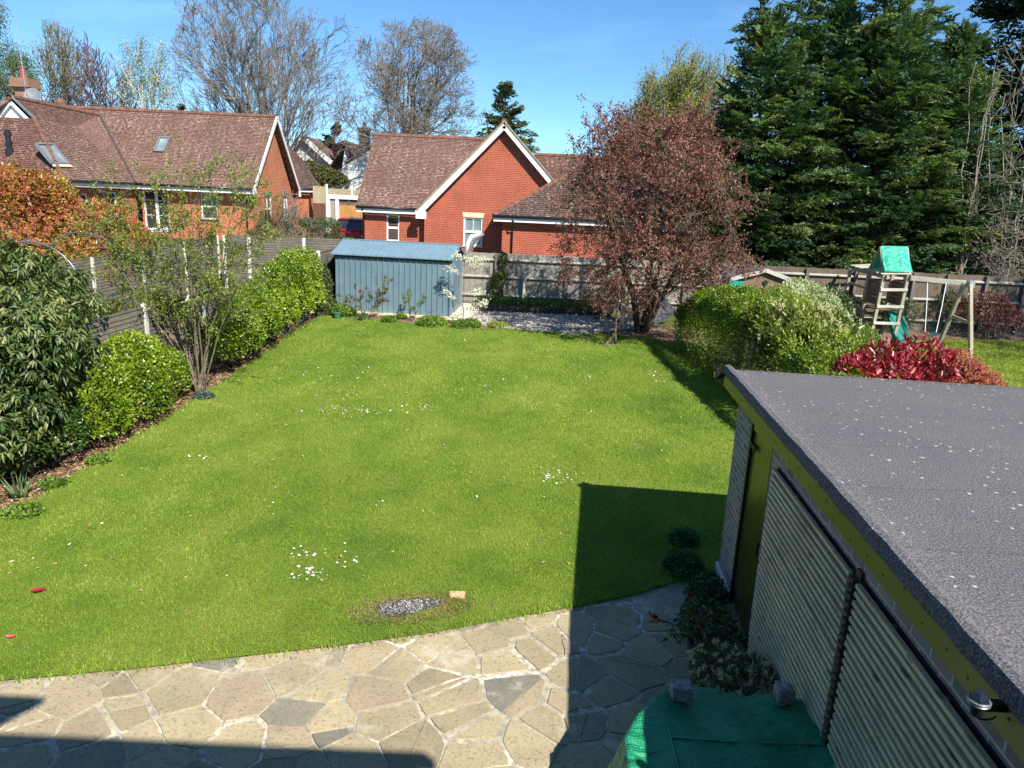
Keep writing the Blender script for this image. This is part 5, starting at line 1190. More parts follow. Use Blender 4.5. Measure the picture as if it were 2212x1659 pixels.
b = gp(987, 1292); rock('brick_piece', (float(b[0]), float(b[1]), .045), (.085, .05, .03), .8, simple('pale_orange_brick', (.60, .36, .20), .85, .2, var=.2, vs=15), 'broken pale orange brick piece lying in the grass', 'brick', seed=9)
# ash patch
def ash():
    n = 4600; a = NR.uniform(0, 6.28, n); r = np.sqrt(NR.random(n))*(.82+.16*np.sin(a*3+1)+.08*np.sin(a*7)); P = np.stack([ASH[0]+.42*r*np.cos(a), ASH[1]+.18*r*np.sin(a)+.11*r*np.cos(a), np.full(n, .045)+NR.uniform(0, .018, n)*(1-r)], 1)
    D = NR.normal(size=(n, 3)); D[:, 2] *= .4; N = NR.normal(size=(n, 3))+np.array([0, 0, 1.5]); t = NT('ash').set(.95, .1); at_ = t.n('ShaderNodeAttribute', attribute_name='v').outputs['Fac']; t.base(t.ramp(at_, [(0, (.03, .028, .028)), (.4, (.10, .09, .085)), (.6, (.28, .27, .27)), (.9, (.62, .62, .63)), (1, (.13, .06, .03))]))
    tag(leafmesh('ash', P, D, N, NR.uniform(.008, .026, n), .014, np.clip(NR.random(n)*(1.15-.5*r), 0, 1), t.m), 'burnt patch of grey and black ash at the lawn edge', 'ash', kind='stuff')
    n = 2500; a = NR.uniform(0, 6.28, n); r = NR.uniform(.75, 1.6, n); P = np.stack([ASH[0]+.42*r*np.cos(a)+.06, ASH[1]+.20*r*np.sin(a)+.1*r*np.cos(a)-.02, np.full(n, .045)], 1); D = NR.normal(size=(n, 3)); D[:, 2] = abs(D[:, 2])*.8; N = NR.normal(size=(n, 3)); m_ = leafmat('scorched_grass', [(.10, .07, .03), (.28, .22, .09), (.40, .32, .14)], .8, .2, .1)
    tag(leafmesh('scorched_grass', P, D, N, NR.uniform(.02, .045, n), .006, NR.random(n), m_), 'scorched straw coloured grass around the ash patch', 'grass', kind='stuff')
ash()
# fallen red petals / leaves
def petal(c, L, W_, ang, col, label, cat='leaf', nm='fallen_leaf'):
    m = MB(); n = 8; vs = []
    for i in range(n+1):
        s = i/n; w = W_*math.sin(math.pi*min(.98, max(.02, s)))**.7; x = (s-.5)*L
        for q in (-1, 0, 1): vs.append((c[0]+math.cos(ang)*x-math.sin(ang)*w*q/2, c[1]+math.sin(ang)*x+math.cos(ang)*w*q/2, c[2]+.012*abs(q)+.03*(s-.5)**2*4*L))
    m.add(vs, [(i*3+j, i*3+j+1, (i+1)*3+j+1, (i+1)*3+j) for i in range(n) for j in range(2)]); return tag(m.build(nm, simple(nm+'_col', col, .4, .5, var=.2)), label, cat)
q = gp(84, 1287); petal((q[0], q[1], .06), .14, .07, .4, (.30, .01, .025), 'red photinia leaf lying on the grass at far left')
q = gp(24, 1386); petal((q[0], q[1], .05), .09, .05, .2, (.45, .08, .09), 'faded pink leaf lying near the paving at far left')
q = gp(1229, 1221); petal((q[0], q[1], .05), .05, .03, .9, (.45, .06, .02), 'tiny red leaf on the edge of the garage shadow')
q = gp(1520, 1107); petal((q[0], q[1], .05), .10, .05, .1, (.22, .13, .08), 'brown curled leaf in the shade beside the garage')
q = gp(2015, 0) if 0 else None
# mound and stone edging near the left house
bm = bmesh.new(); bmesh.ops.create_uvsphere(bm, u_segments=40, v_segments=20, radius=1)
mc = at(375, 520, 29.0)
for v in bm.verts: p = v.co; v.co = Vector((mc[0]+p.x*2.3, 29+p.y*2.0, terr(29)+.75*p.z*(1+.08*math.sin(p.x*9)*math.sin(p.y*7))))
me = bpy.data.meshes.new('soil_mound'); bm.to_mesh(me); bm.free(); setuv(me); me.polygons.foreach_set('use_smooth', [True]*len(me.polygons))
tag(link(me, 'soil_mound', M['soil'], None, (mc[0], 29, terr(29))), 'brown soil mound in front of the french windows', 'mound')
rr = T('stone_edging', 'line of white edging stones on the mound before the french windows', 'edging', at(330, 494, 30.6))
for i in range(16):
    p = at(282+i*6.6, 496-abs(i-7)*.3+rnd.uniform(-2, 2), 30.4); m = MB(); m.box(p[0]-.09, p[0]+.09, p[1]-.08, p[1]+.08, p[2]-.10, p[2]+.03); m.build('edging_stone', M['white'], rr, bevel=.02)
mm = MB(); 
# storage box and folded boat cover under the plum
q = gp(1352, 700); bx_ = T('slatted_box', 'pale grey slatted box under the purple plum tree', 'box', q)
for i in range(5): m = MB(); m.box(q[0]-.1, q[0]+.55, q[1]-.01, q[1]+.01, q[2]+.02+i*.10, q[2]+.105+i*.10); m.build('slat', M['board'], bx_)
m = MB(); m.box(q[0]-.12, q[0]-.06, q[1]-.03, q[1]+.5, q[2], q[2]+.55); m.box(q[0]+.52, q[0]+.57, q[1]-.03, q[1]+.5, q[2], q[2]+.55); m.build('frame', M['white'], bx_)
q = gp(1420, 700); g_ = T('wheelbarrow', 'grey tray of a wheelbarrow propped against the plum trunk', 'wheelbarrow', q); Rw = Matrix.Translation((q[0]+.02, q[1]+.1, q[2]+.36)) @ Matrix.Rotation(math.radians(-38), 4, 'Y') @ Matrix.Rotation(math.radians(70), 4, 'X'); m = MB(Rw)
m.add([(-.42, -.28, 0), (.42, -.32, 0), (.42, .32, 0), (-.42, .28, 0), (-.30, -.18, -.22), (.22, -.22, -.20), (.22, .22, -.20), (-.30, .18, -.22)], [(0, 1, 5, 4), (1, 2, 6, 5), (2, 3, 7, 6), (3, 0, 4, 7), (4, 5, 6, 7)]); o = m.build('tray', M['steelgrey'], g_); s = o.modifiers.new('s', 'SOLIDIFY'); s.thickness = .01
m = MB(Rw); m.tube([(-.3, -.25, -.1), (.5, -.28, -.25), (1.0, -.3, -.2)], .015, 6); m.tube([(-.3, .25, -.1), (.5, .28, -.25), (1.0, .3, -.2)], .015, 6); m.build('handles', M['black'], g_); m = MB(Rw); m.tube([(-.5, -.04, -.2), (-.5, .04, -.2)], .16, 14); m.build('wheel', M['black'], g_)
# support stake with splayed foot on the lawn
q = gp(1328, 748); s_ = T('tree_stake', 'grey forked stake standing in the lawn under the plum branches', 'stake', q); m = MB(); m.tube([(q[0]+.02, q[1], q[2]), (q[0]-.02, q[1], q[2]+.45), (q[0], q[1]+.02, q[2]+1.7)], [.035, .03, .02], 8); m.build('pole', M['stem'], s_, smooth=True); m = MB(); m.tube([(q[0]-.28, q[1]-.1, q[2]+.02), (q[0]-.03, q[1], q[2]+.35)], .03, 6); m.tube([(q[0]-.3, q[1], q[2]+.03), (q[0]+.1, q[1]-.05, q[2]+.03)], .035, 6); m.build('foot', M['stem'], s_)
# small green pot at shed corner
q = gp(728, 690); m = MB(); m.lathe([(.07, 0), (.10, .17), (.11, .17), (.11, .2), (.09, .2)], q, 14); tag(m.build('plant_pot', simple('green_pot', (.03, .16, .07), .5, .5)), 'green plastic pot beside the left corner of the shed', 'pot')
# ---------------------------------------------------------------- vegetation helpers
def rdir(n, up=0.0):
    d = NR.normal(size=(n, 3)); d = nrm(d); d[:, 2] += up; return nrm(d)
def lump(P, s, ph): return (np.sin(P[:, 0]*s+ph)*np.sin(P[:, 1]*s*1.13+ph*2)+np.sin(P[:, 2]*s*.9+ph*3+P[:, 0]*s*.4))*.5
def bushleaves(blobs, n, L, Wd, lumpy=.14, ls=3.2, thick=.22, up=.25, out=.6, droop=0., shell=.75, zmin=None, tilt=0.5, hollow=None):
    """leaf positions over the union of ellipsoids; returns P,D,N,L,W,V"""
    B = np.array(blobs, float); ar = (B[:, 3]*B[:, 4]+B[:, 4]*B[:, 5]+B[:, 3]*B[:, 5]); w = ar/ar.sum(); ph = NR.uniform(0, 6)
    k = NR.choice(len(B), n*2, p=w); d = rdir(n*2); d[:, 2] = np.where(d[:, 2] < -.3, -d[:, 2]*.6, d[:, 2]); d = nrm(d)
    inner = NR.random(n*2) > shell
    rr = 1-np.abs(NR.normal(0, thick*.5, n*2)); rr = np.where(inner, NR.uniform(.45, .9, n*2), rr); rr = np.where(NR.random(n*2) < .05, rr*NR.uniform(1.03, 1.16, n*2), rr)
    loc = d*B[k, 3:6]; P0 = B[k, :3]+loc; rr = rr*(1+lumpy*lump(P0, ls, ph)+lumpy*.5*lump(P0, ls*2.7, ph+1)); P = B[k, :3]+loc*rr[:, None]
    keep = np.ones(n*2, bool)
    for b in B:
        q = ((P-b[:3])/b[3:6]); rq = (q**2).sum(1); keep &= ~((rq < .30))
    z0 = np.interp(P[:, 1], TY, TZ)+(.03 if zmin is None else zmin); keep &= P[:, 2] > z0
    idx = np.nonzero(keep)[0][:n]; P = P[idx]; o = nrm(d[idx]/B[k[idx], 3:6]); m = len(P)
    D = nrm(o*out+NR.normal(0, tilt, (m, 3))+np.array([0, 0, up-droop])); N = nrm(o+np.array([0, 0, .5])+NR.normal(0, .45, (m, 3)))
    V = np.clip(NR.normal(.5, .22, m)+.25*lump(P, ls*1.4, ph), 0, 1)
    return P, D, N, L*NR.uniform(.6, 1.25, m), Wd*NR.uniform(.7, 1.2, m), V
def crossed_stems(base, tops, r0, r1, wob=.06, seg=6, rng=rnd):
    S = []
    for t in tops:
        p = np.array(base, float)+np.array([rng.uniform(-.06, .06), rng.uniform(-.06, .06), 0]); t = np.array(t, float); prev = p
        for i in range(1, seg+1):
            s = i/seg; q = p+(t-p)*s+np.array([rng.gauss(0, wob), rng.gauss(0, wob), 0])*math.sin(math.pi*s); ra, rb = r0+(r1-r0)*((i-1)/seg), r0+(r1-r0)*s; S.append([*prev, *q, ra, rb]); prev = q
    return S
def bush(name, label, blobs, n, L, Wd, mat, cat='shrub', group=None, stems=6, stemmat='stem', extra=None, base=None, leafname='foliage', **kw):
    B = np.array(blobs, float); c = B[:, :3].mean(0) if base is None else np.array([base[0], base[1], 0]); z = terr(c[1]); t = T(name, label, cat, (c[0], c[1], z), group)
    P, D, N, L_, W_, V = bushleaves(blobs, n, L, Wd, **kw); leafmesh(leafname, P, D, N, L_, W_, V, mat, t)
    if stems:
        S = []
        for b in B:
            bb = (b[0]*.8+c[0]*.2, b[1]*.8+c[1]*.2); S += crossed_stems((bb[0], bb[1], terr(bb[1])-.03), [b[:3]+rdir(1, .8)[0]*b[3:6]*.8 for _ in range(stems)], .025, .006)
        segmesh('stems', S, M[stemmat], t)
    return t, B
# generic branching tree --------------------------------------------------
class Tree:
    def __init__(s, seed, env=None): s.r = random.Random(seed); s.S = []; s.tips = []; s.tw = []; s.env = env
    def rot(s, d, ang):
        r = s.r; o = d.orthogonal().normalized(); a = r.uniform(0, 2*math.pi); ax = o*math.cos(a)+d.cross(o)*math.sin(a); return (Matrix.Rotation(ang, 3, ax) @ d).normalized()
    def grow(s, p, d, L, rad, lev, mx, trop=.06, wob=.14, kids=(3, 5), ang=(.45, .9), kl=(.5, .75), minr=.01, start=.25, kr=.55):
        r = s.r; n = max(3, min(7, int(L/.5)+2)) if lev < mx else 3; st = L/n; nk = r.randint(*kids) if lev < mx else 0; ks = sorted(r.uniform(start, 1.0)*n for _ in range(nk)); ki = 0
        for i in range(n):
            d = (d+Vector((r.gauss(0, wob), r.gauss(0, wob), r.gauss(0, wob)))+Vector((0, 0, trop))).normalized(); q = p+d*st; r0 = max(minr, rad*(1-.75*i/n)); r1 = max(minr, rad*(1-.75*(i+1)/n))
            s.S.append([p.x, p.y, p.z, q.x, q.y, q.z, r0, r1])
            if lev >= mx-1: s.tw.append((q.copy(), d.copy()))
            while ki < nk and ks[ki] <= i+1:
                f = ks[ki]/n; s.grow(q.copy(), s.rot(d, r.uniform(*ang)), L*r.uniform(*kl)*(1-.35*f), max(minr, r1*r.uniform(kr, kr+.2)), lev+1, mx, trop, wob, kids, ang, kl, minr, start, kr); ki += 1
            p = q
            if s.env and not s.env(p) : break
        s.tips.append((p.copy(), d.copy()))
def ellenv(c, r): return lambda p: ((p.x-c[0])/r[0])**2+((p.y-c[1])/r[1])**2+((p.z-c[2])/r[2])**2 < 1.0
def bare_tree(name, label, u, y, utop, vtop, vbase, width, seed, trunks=1, levels=5, mat='twiggrey', trunkr=.3, minr=.016, lean=0, fork=.25, kids=(4, 6), trop=.05, wob=.13, ang=(.4, .8), leaf=None, leafn=0, leafL=.12, leafmat_=None, leafdroop=0, group='bare trees beyond the houses', ivy=None, cat='tree', trunkmat=None, kl=(.5, .75), boost=1.0):
    p0 = at(u, vbase, y); pt = at(utop, vtop, y); zb = terr(y)-.1; H = pt[2]-zb; R = width/1567*y/2
    c = ((p0[0]+pt[0])/2, y, zb+H*.60); tr = Tree(seed, ellenv(c, (R, R, H*.44)))
    t = T(name, label, cat, (p0[0], y, zb), group)
    for k in range(trunks):
        a = 2*math.pi*k/max(1, trunks)+.4; off = .0 if trunks == 1 else .3
        d = Vector((lean+(pt[0]-p0[0])/H+off*.35*math.cos(a), off*.35*math.sin(a), 1)).normalized(); base = Vector((p0[0]+off*math.cos(a), y+off*math.sin(a), zb)); th = H*fork
        # trunk
        n = 5; p = base
        for i in range(n):
            q = p+d*(th/n)+Vector((tr.r.gauss(0, .04), tr.r.gauss(0, .04), 0)); tr.S.append([*p, *q, trunkr*(1-.06*i), trunkr*(1-.06*(i+1))]); p = q
        m = max(3, int(6/trunks)+1)
        for j in range(m):
            dd = tr.rot(d, tr.r.uniform(.12, .65 if trunks == 1 else .5)) if j else d
            tr.grow(p, dd, H*tr.r.uniform(.5, .62), trunkr*(.75 if j == 0 else tr.r.uniform(.35, .55)), 1, levels, trop, wob, kids, ang, kl, minr, .12, .5)
        # low side limbs
        for j in range(int(3*boost)):
            pp = base+d*(th*tr.r.uniform(.55, 1.0)); tr.grow(pp, tr.rot(d, tr.r.uniform(.8, 1.25)), H*tr.r.uniform(.3, .45), trunkr*.3, 2, levels, trop*1.2, wob, kids, ang, kl, minr, .12, .5)
    S = np.array(tr.S); th = S[:, 6] > trunkr*.45
    if th.any(): segmesh('trunk', S[th], M[trunkmat or mat], t, 8)
    segmesh('branches', S[~th], M[mat], t, 3)
    if leafn:
        q = [tr.tw[i] for i in (tr.r.randrange(len(tr.tw)) for _ in range(leafn))]; P = np.array([list(a[0]) for a in q])+NR.normal(0, .28, (leafn, 3)); P[:, 2] -= abs(NR.normal(0, leafdroop, leafn)); D = rdir(leafn, .1-leafdroop*3)
        leafmesh('leaves', P, D, rdir(leafn, .5), leafL*NR.uniform(.6, 1.3, leafn), leafL*.6, NR.random(leafn), leafmat_, t)
    return t, tr
# ---------------------------------------------------------------- conifers
def spray_arrays(P, O, n, L, m=15, wd=.075, bl=.30, sag=.25):
    """P bases, O axis dirs -> leaf arrays"""
    O = nrm(O); side = nrm(np.cross(O, np.array([0, 0, 1.])+NR.normal(0, .45, (n, 3)))); upv = np.cross(side, O)
    t = (np.arange(m)+.5)/m; sg = np.where(np.arange(m) % 2 == 0, 1., -1.); Lx = L[:, None]
    base = P[:, None]+O[:, None]*(t[None]*Lx)[..., None]-np.array([0, 0, 1.])*((t**2)[None]*Lx*sag)[..., None]
    sp = (1-.75*t)[None]*np.ones_like(Lx)
    dirs = O[:, None]*.75+side[:, None]*(sg[None, :, None]*.85)*np.ones_like(base)+NR.normal(0, .22, base.shape); dirs[..., 2] -= sag*.5
    Ln = bl*sp*NR.uniform(.7, 1.3, (n, m)); N = upv[:, None]+NR.normal(0, .35, base.shape)
    return base.reshape(-1, 3), dirs.reshape(-1, 3), N.reshape(-1, 3), Ln.reshape(-1), np.full(n*m, wd)*NR.uniform(.7, 1.3, n*m)
def conifer(name, label, x, y, H, R, nspr, mat, group=None, prof=None, low=.12, seed=0, tops=(), wd=.075, bl=.32, sL=(.7, 1.3), upb=.35, trunkr=.22, m=15, sag=.25, zb=None):
    zb = terr(y)-.1 if zb is None else zb; t_ = T(name, label, 'conifer', (x, y, zb), group)
    prof = prof or (lambda t: np.interp(t, [0, .08, .25, .5, .7, .85, .93, 1], [.72, .9, 1, .90, .68, .40, .20, .03]))
    cones = [(x, y, zb, H, R, nspr, prof, low)]
    for (dx, dy, z0, h, r, nn) in tops: cones.append((x+dx, y+dy, zb+z0, h, r, nn, lambda t: np.interp(t, [0, .3, .8, 1], [1, .85, .35, .03]), 0))
    A = []; VV = []
    for (cx, cy, cz, h, r, n, pf, lo) in cones:
        K = 9; nb = max(6, n//K); tt = NR.random(nb*3)*(1-lo)+lo; keep = NR.random(nb*3) < (pf(tt)+.12)/1.12; tt = tt[keep][:nb]; nb = len(tt)
        a = NR.uniform(0, 2*np.pi, nb); ph = NR.uniform(0, 6); q_ = min(1, r/1.6+.2)
        lum = 1+.12*np.sin(a*5+tt*h*1.3+ph)*np.sin(tt*h*1.7+ph)+.08*np.sin(a*11+tt*h*3.1); dep = np.where(NR.random(nb) < .30, NR.uniform(.45, .8, nb), NR.uniform(.84, 1.08, nb)); rad = r*pf(tt)*lum*dep
        up_ = upb+np.interp(tt, [0, .7, 1], [-.12, .15, 1.7])+NR.normal(0, .12, nb); ax = nrm(np.stack([np.cos(a), np.sin(a), up_], 1)); sd = nrm(np.cross(ax, [0, 0, 1.])+NR.normal(0, .12, (nb, 3)))
        tip = np.stack([cx+np.cos(a)*rad, cy+np.sin(a)*rad, cz+tt*h], 1); BL = NR.uniform(1.0, 1.7, nb)*q_*np.interp(tt, [0, .8, 1], [1, .85, .5])
        j = np.arange(K); u_ = j/(K-1); sg_ = np.where(j % 2 == 0, 1., -1.)*np.where(j == K-1, 0, 1.)
        start = tip[:, None]-ax[:, None]*((1-u_)[None, :, None]*BL[:, None, None])-np.array([0, 0, 1.])*(sag*.6*(u_**2)[None]*BL[:, None])[..., None]
        dr = ax[:, None]*(.75+.3*u_[None, :, None])+sd[:, None]*(sg_[None, :, None]*.8)+NR.normal(0, .15, (nb, K, 3)); ln = (NR.uniform(*sL, (nb, K))*.62*(1-.35*u_)[None]*q_)
        n = nb*K; b = spray_arrays(start.reshape(-1, 3), dr.reshape(-1, 3), n, ln.reshape(-1), m, wd, bl*.8, sag); A.append(b)
        sv = np.clip(NR.normal(.42, .22, nb)+.2*np.sin(a*3+tt*9+ph), 0, 1); VV.append((np.repeat(sv, K*m)+NR.normal(0, .07, n*m)+np.tile(np.linspace(-.08, .14, m), n)))  # sprays get lighter towards the tip, sunlight put into the colour
    P, D, N, L, W_ = [np.concatenate([a[i] for a in A]) for i in range(5)]; V = np.clip(np.concatenate(VV), 0, 1)
    leafmesh('foliage', P, D, N, L, W_, V, mat, t_, droop=.1)
    S = [[x, y, zb, x, y, zb+H*.9, trunkr, .03]]
    for (dx, dy, z0, h, r, nn) in tops: S.append([x, y, zb+z0*.6, x+dx, y+dy, zb+z0+h*.9, .08, .02])
    rr = random.Random(seed)
    for i in range(60):
        q = rr.uniform(.06, .9); a = rr.uniform(0, 6.28); L_ = R*float(prof(q))*.8; S.append([x, y, zb+H*q, x+L_*math.cos(a), y+L_*math.sin(a), zb+H*q+L_*.25, .04, .012])
    segmesh('trunk', S, M['stemdark'], t_, 6)
    return t_
LM = {}
LM['leyl'] = leafmat('leylandii_spray', [(.024, .060, .030), (.060, .118, .042), (.12, .185, .060), (.22, .265, .09)], .6, .3, .22)  # pale warm end of the ramp paints sunlit tips
LM['darkcon'] = leafmat('dark_cypress_spray', [(.006, .018, .011), (.012, .034, .016), (.022, .050, .020)], .6, .3, .12)
LM['cedar'] = leafmat('cedar_needles', [(.06, .085, .035), (.12, .15, .055), (.20, .22, .09)], .6, .3, .15)
def U(u, v, y): return float(at(u, v, y)[0])
CON = [ # u, y, top v, halfwidth m, sprays, label
 (1640, 27.2, 0, 2.5, 4200, 'dark leylandii cypress at the left end of the row with a thin bent leader', [(-.6, .2, 8.6, 2.2, .8, 130), (.9, 0, 8.8, 2.6, .9, 150)]),
 (1775, 27.8, -45, 2.7, 4800, 'tall leylandii cypress second from the left above the brown fence', [(-1.1, -.2, 8.6, 2.8, .8, 130), (1.0, -.3, 8.2, 2.5, .8, 130)]),
 (1900, 26.9, -35, 2.7, 4800, 'tall leylandii cypress in the middle of the row right above the turquoise canopy', [(-.9, -.3, 9.0, 2.6, .9, 150), (1.1, .2, 8.4, 2.6, .85, 140)]),
 (2025, 27.4, 30, 2.35, 4000, 'leylandii cypress at the right end of the row next to the leafless trees', [(.9, .2, 7.4, 2.4, .8, 120)]),
 (1560, 28.6, 150, 1.9, 2000, 'lower leylandii cypress leaning out behind the purple plum', []),
]
for i, (u, y, vt, R_, n, lab, tops) in enumerate(CON):
    H = float(at(u, vt, y)[2])-terr(y); conifer('leylandii_tree', lab, U(u, 350, y), y, H, R_, n, LM['leyl'], 'leylandii cypresses behind the brown fence', seed=i, tops=tops, low=.10, sL=(.9, 1.55), bl=.30, wd=.065, m=18)
conifer('cypress_tree', 'very dark cypress rising behind the leafless trees at the right edge', U(2190, 200, 31), 31, 15.5, 3.0, 2600, LM['darkcon'], low=.05, seed=11, sL=(1.0, 1.6), bl=.4, wd=.10)
conifer('cypress_tree', 'dark cypress at far right half outside the picture', U(2330, 200, 29), 29, 14.0, 3.2, 1800, LM['darkcon'], low=.03, seed=12, sL=(1.0, 1.6), bl=.4, wd=.10)
# dark evergreen understorey behind the brown fence at right
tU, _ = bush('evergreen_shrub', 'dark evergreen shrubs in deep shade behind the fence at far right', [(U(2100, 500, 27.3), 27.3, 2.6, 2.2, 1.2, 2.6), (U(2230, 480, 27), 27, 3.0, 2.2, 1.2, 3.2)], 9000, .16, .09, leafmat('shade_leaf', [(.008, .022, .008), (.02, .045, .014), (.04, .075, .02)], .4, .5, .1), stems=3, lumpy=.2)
# small cedar behind the gabled house
y = 50.; conifer('fir_tree', 'small grey green fir standing behind the gable of the middle house', U(1092, 200, y), y, float(at(1076, 168, y)[2])-2.0, 2.7, 1300, LM['cedar'], seed=4, low=.35, wd=.11, bl=.42, sL=(.9, 1.5), upb=.12, prof=lambda t: np.interp(t, [0, .35, .6, .85, 1], [1.0, 1.0, .75, .3, .03]), m=13)
y = 62.; conifer('conifer_sapling', 'thin dark conifer top poking above the ridge of the long house', U(385, 220, y), y, float(at(385, 203, y)[2])-2.0, .9, 260, LM['darkcon'], seed=5, low=.4, wd=.16, bl=.5, sL=(.8, 1.2))
y = 66.; conifer('conifer_tree', 'dark bushy conifer above the roof of the white rendered house', U(722, 270, y), y, float(at(722, 262, y)[2])-2.0, 2.4, 420, LM['darkcon'], seed=6, low=.3, wd=.16, bl=.5)

# ---------------------------------------------------------------- bare and budding trees on the skyline
bare_tree('bare_tree', 'tallest leafless tree with several stems behind the long house, reaching the top of the photo', 588, 54, 575, -60, 300, 355, 21, trunks=3, levels=5, mat='twiggrey', trunkr=.26, minr=.012, fork=.2, kids=(4, 7), ang=(.3, .7), kl=(.5, .74), boost=2.5)
bare_tree('bare_tree', 'broad leafless tree with one stout trunk behind the middle house', 888, 52, 885, 62, 300, 370, 37, trunks=1, levels=5, mat='twiggrey', trunkr=.34, minr=.012, fork=.28, kids=(5, 6), ang=(.55, 1.0), trunkmat='stemdark', boost=3)
bud = leafmat('bud_leaf', [(.12, .15, .03), (.22, .25, .05), (.30, .32, .08)], .6, .3, .3)
bare_tree('budding_tree', 'round grey green budding tree left of the purple brown one', 122, 62, 125, 62, 250, 150, 41, trunks=2, levels=4, mat='twiggrey', trunkr=.2, minr=.022, kids=(4, 6), ang=(.25, .5), leafn=5000, leafL=.10, leafmat_=bud, trop=.1, group='trees on the skyline behind the long house', trunkmat='barkmoss')
bare_tree('bare_tree', 'purple brown leafless tree beside the white stemmed birch', 222, 60, 215, 78, 250, 120, 43, trunks=1, levels=4, mat='twigpurple', trunkr=.3, minr=.022, kids=(5, 7), ang=(.3, .65), group='trees on the skyline behind the long house', trunkmat='barkmoss', fork=.2)
bare_tree('birch_tree', 'birch with white stem and drooping green branches above the long house', 312, 57, 318, 72, 250, 105, 47, trunks=1, levels=4, mat='birchbark', trunkr=.20, minr=.014, kids=(4, 6), ang=(.3, .7), leafn=8000, leafL=.10, leafmat_=leafmat('birch_leaf', [(.09, .12, .02), (.16, .19, .035), (.22, .24, .06)], .6, .3, .3), leafdroop=.5, trop=.0, group='trees on the skyline behind the long house', fork=.35)
bare_tree('birch_tree', 'tall drooping green birch cut off by the left edge of the photo', -12, 50, -10, 10, 250, 90, 51, trunks=1, levels=4, mat='twiggrey', trunkr=.2, minr=.018, kids=(4, 6), ang=(.3, .7), leafn=9000, leafL=.12, leafmat_=leafmat('weep_leaf', [(.04, .07, .02), (.08, .12, .03), (.14, .18, .05)], .6, .3, .2), leafdroop=.7, trop=-.01, group='trees on the skyline behind the long house')
bare_tree('larch_tree', 'narrow green tree behind the brick chimney', 36, 52, 38, 50, 250, 48, 53, trunks=1, levels=4, mat='twiggrey', trunkr=.14, minr=.018, kids=(4, 6), ang=(.5, 1.1), leafn=9000, leafL=.12, leafmat_=leafmat('larch_leaf', [(.05, .09, .02), (.09, .14, .03), (.14, .19, .05)], .6, .3, .2), leafdroop=.3, trop=.0, group='trees on the skyline behind the long house')
# low scrub line on the skyline
bare_tree('bare_tree', 'low reddish leafless tree just above the ridge left of the purple brown tree', 160, 66, 160, 175, 250, 110, 57, trunks=2, levels=4, mat='twigpurple', trunkr=.12, minr=.022, kids=(4, 6), group='trees on the skyline behind the long house')
# yellow green trees behind the plum
yg = leafmat('yellow_green_leaf', [(.14, .17, .02), (.26, .29, .035), (.36, .38, .06)], .6, .3, .35)
def budding_mass(label, u, y, vt, width, n, seed):
    t, tr = bare_tree('willow_tree', label, u, y, u+6, vt, 380, width, seed, trunks=2, levels=4, mat='twiggrey', trunkr=.18, minr=.02, kids=(5, 7), ang=(.2, .45), leafn=n, leafL=.11, leafmat_=yg, trop=.12, fork=.12, group='yellow green trees beyond the plum'); return t
budding_mass('broad yellow green budding tree nearest the dark conifers', 1490, 47, 108, 200, 22000, 61)
budding_mass('yellow green budding tree in the middle of the group', 1420, 49, 140, 150, 15000, 62)
budding_mass('shorter yellow green budding tree at the left of the group', 1365, 50, 205, 100, 8000, 63)
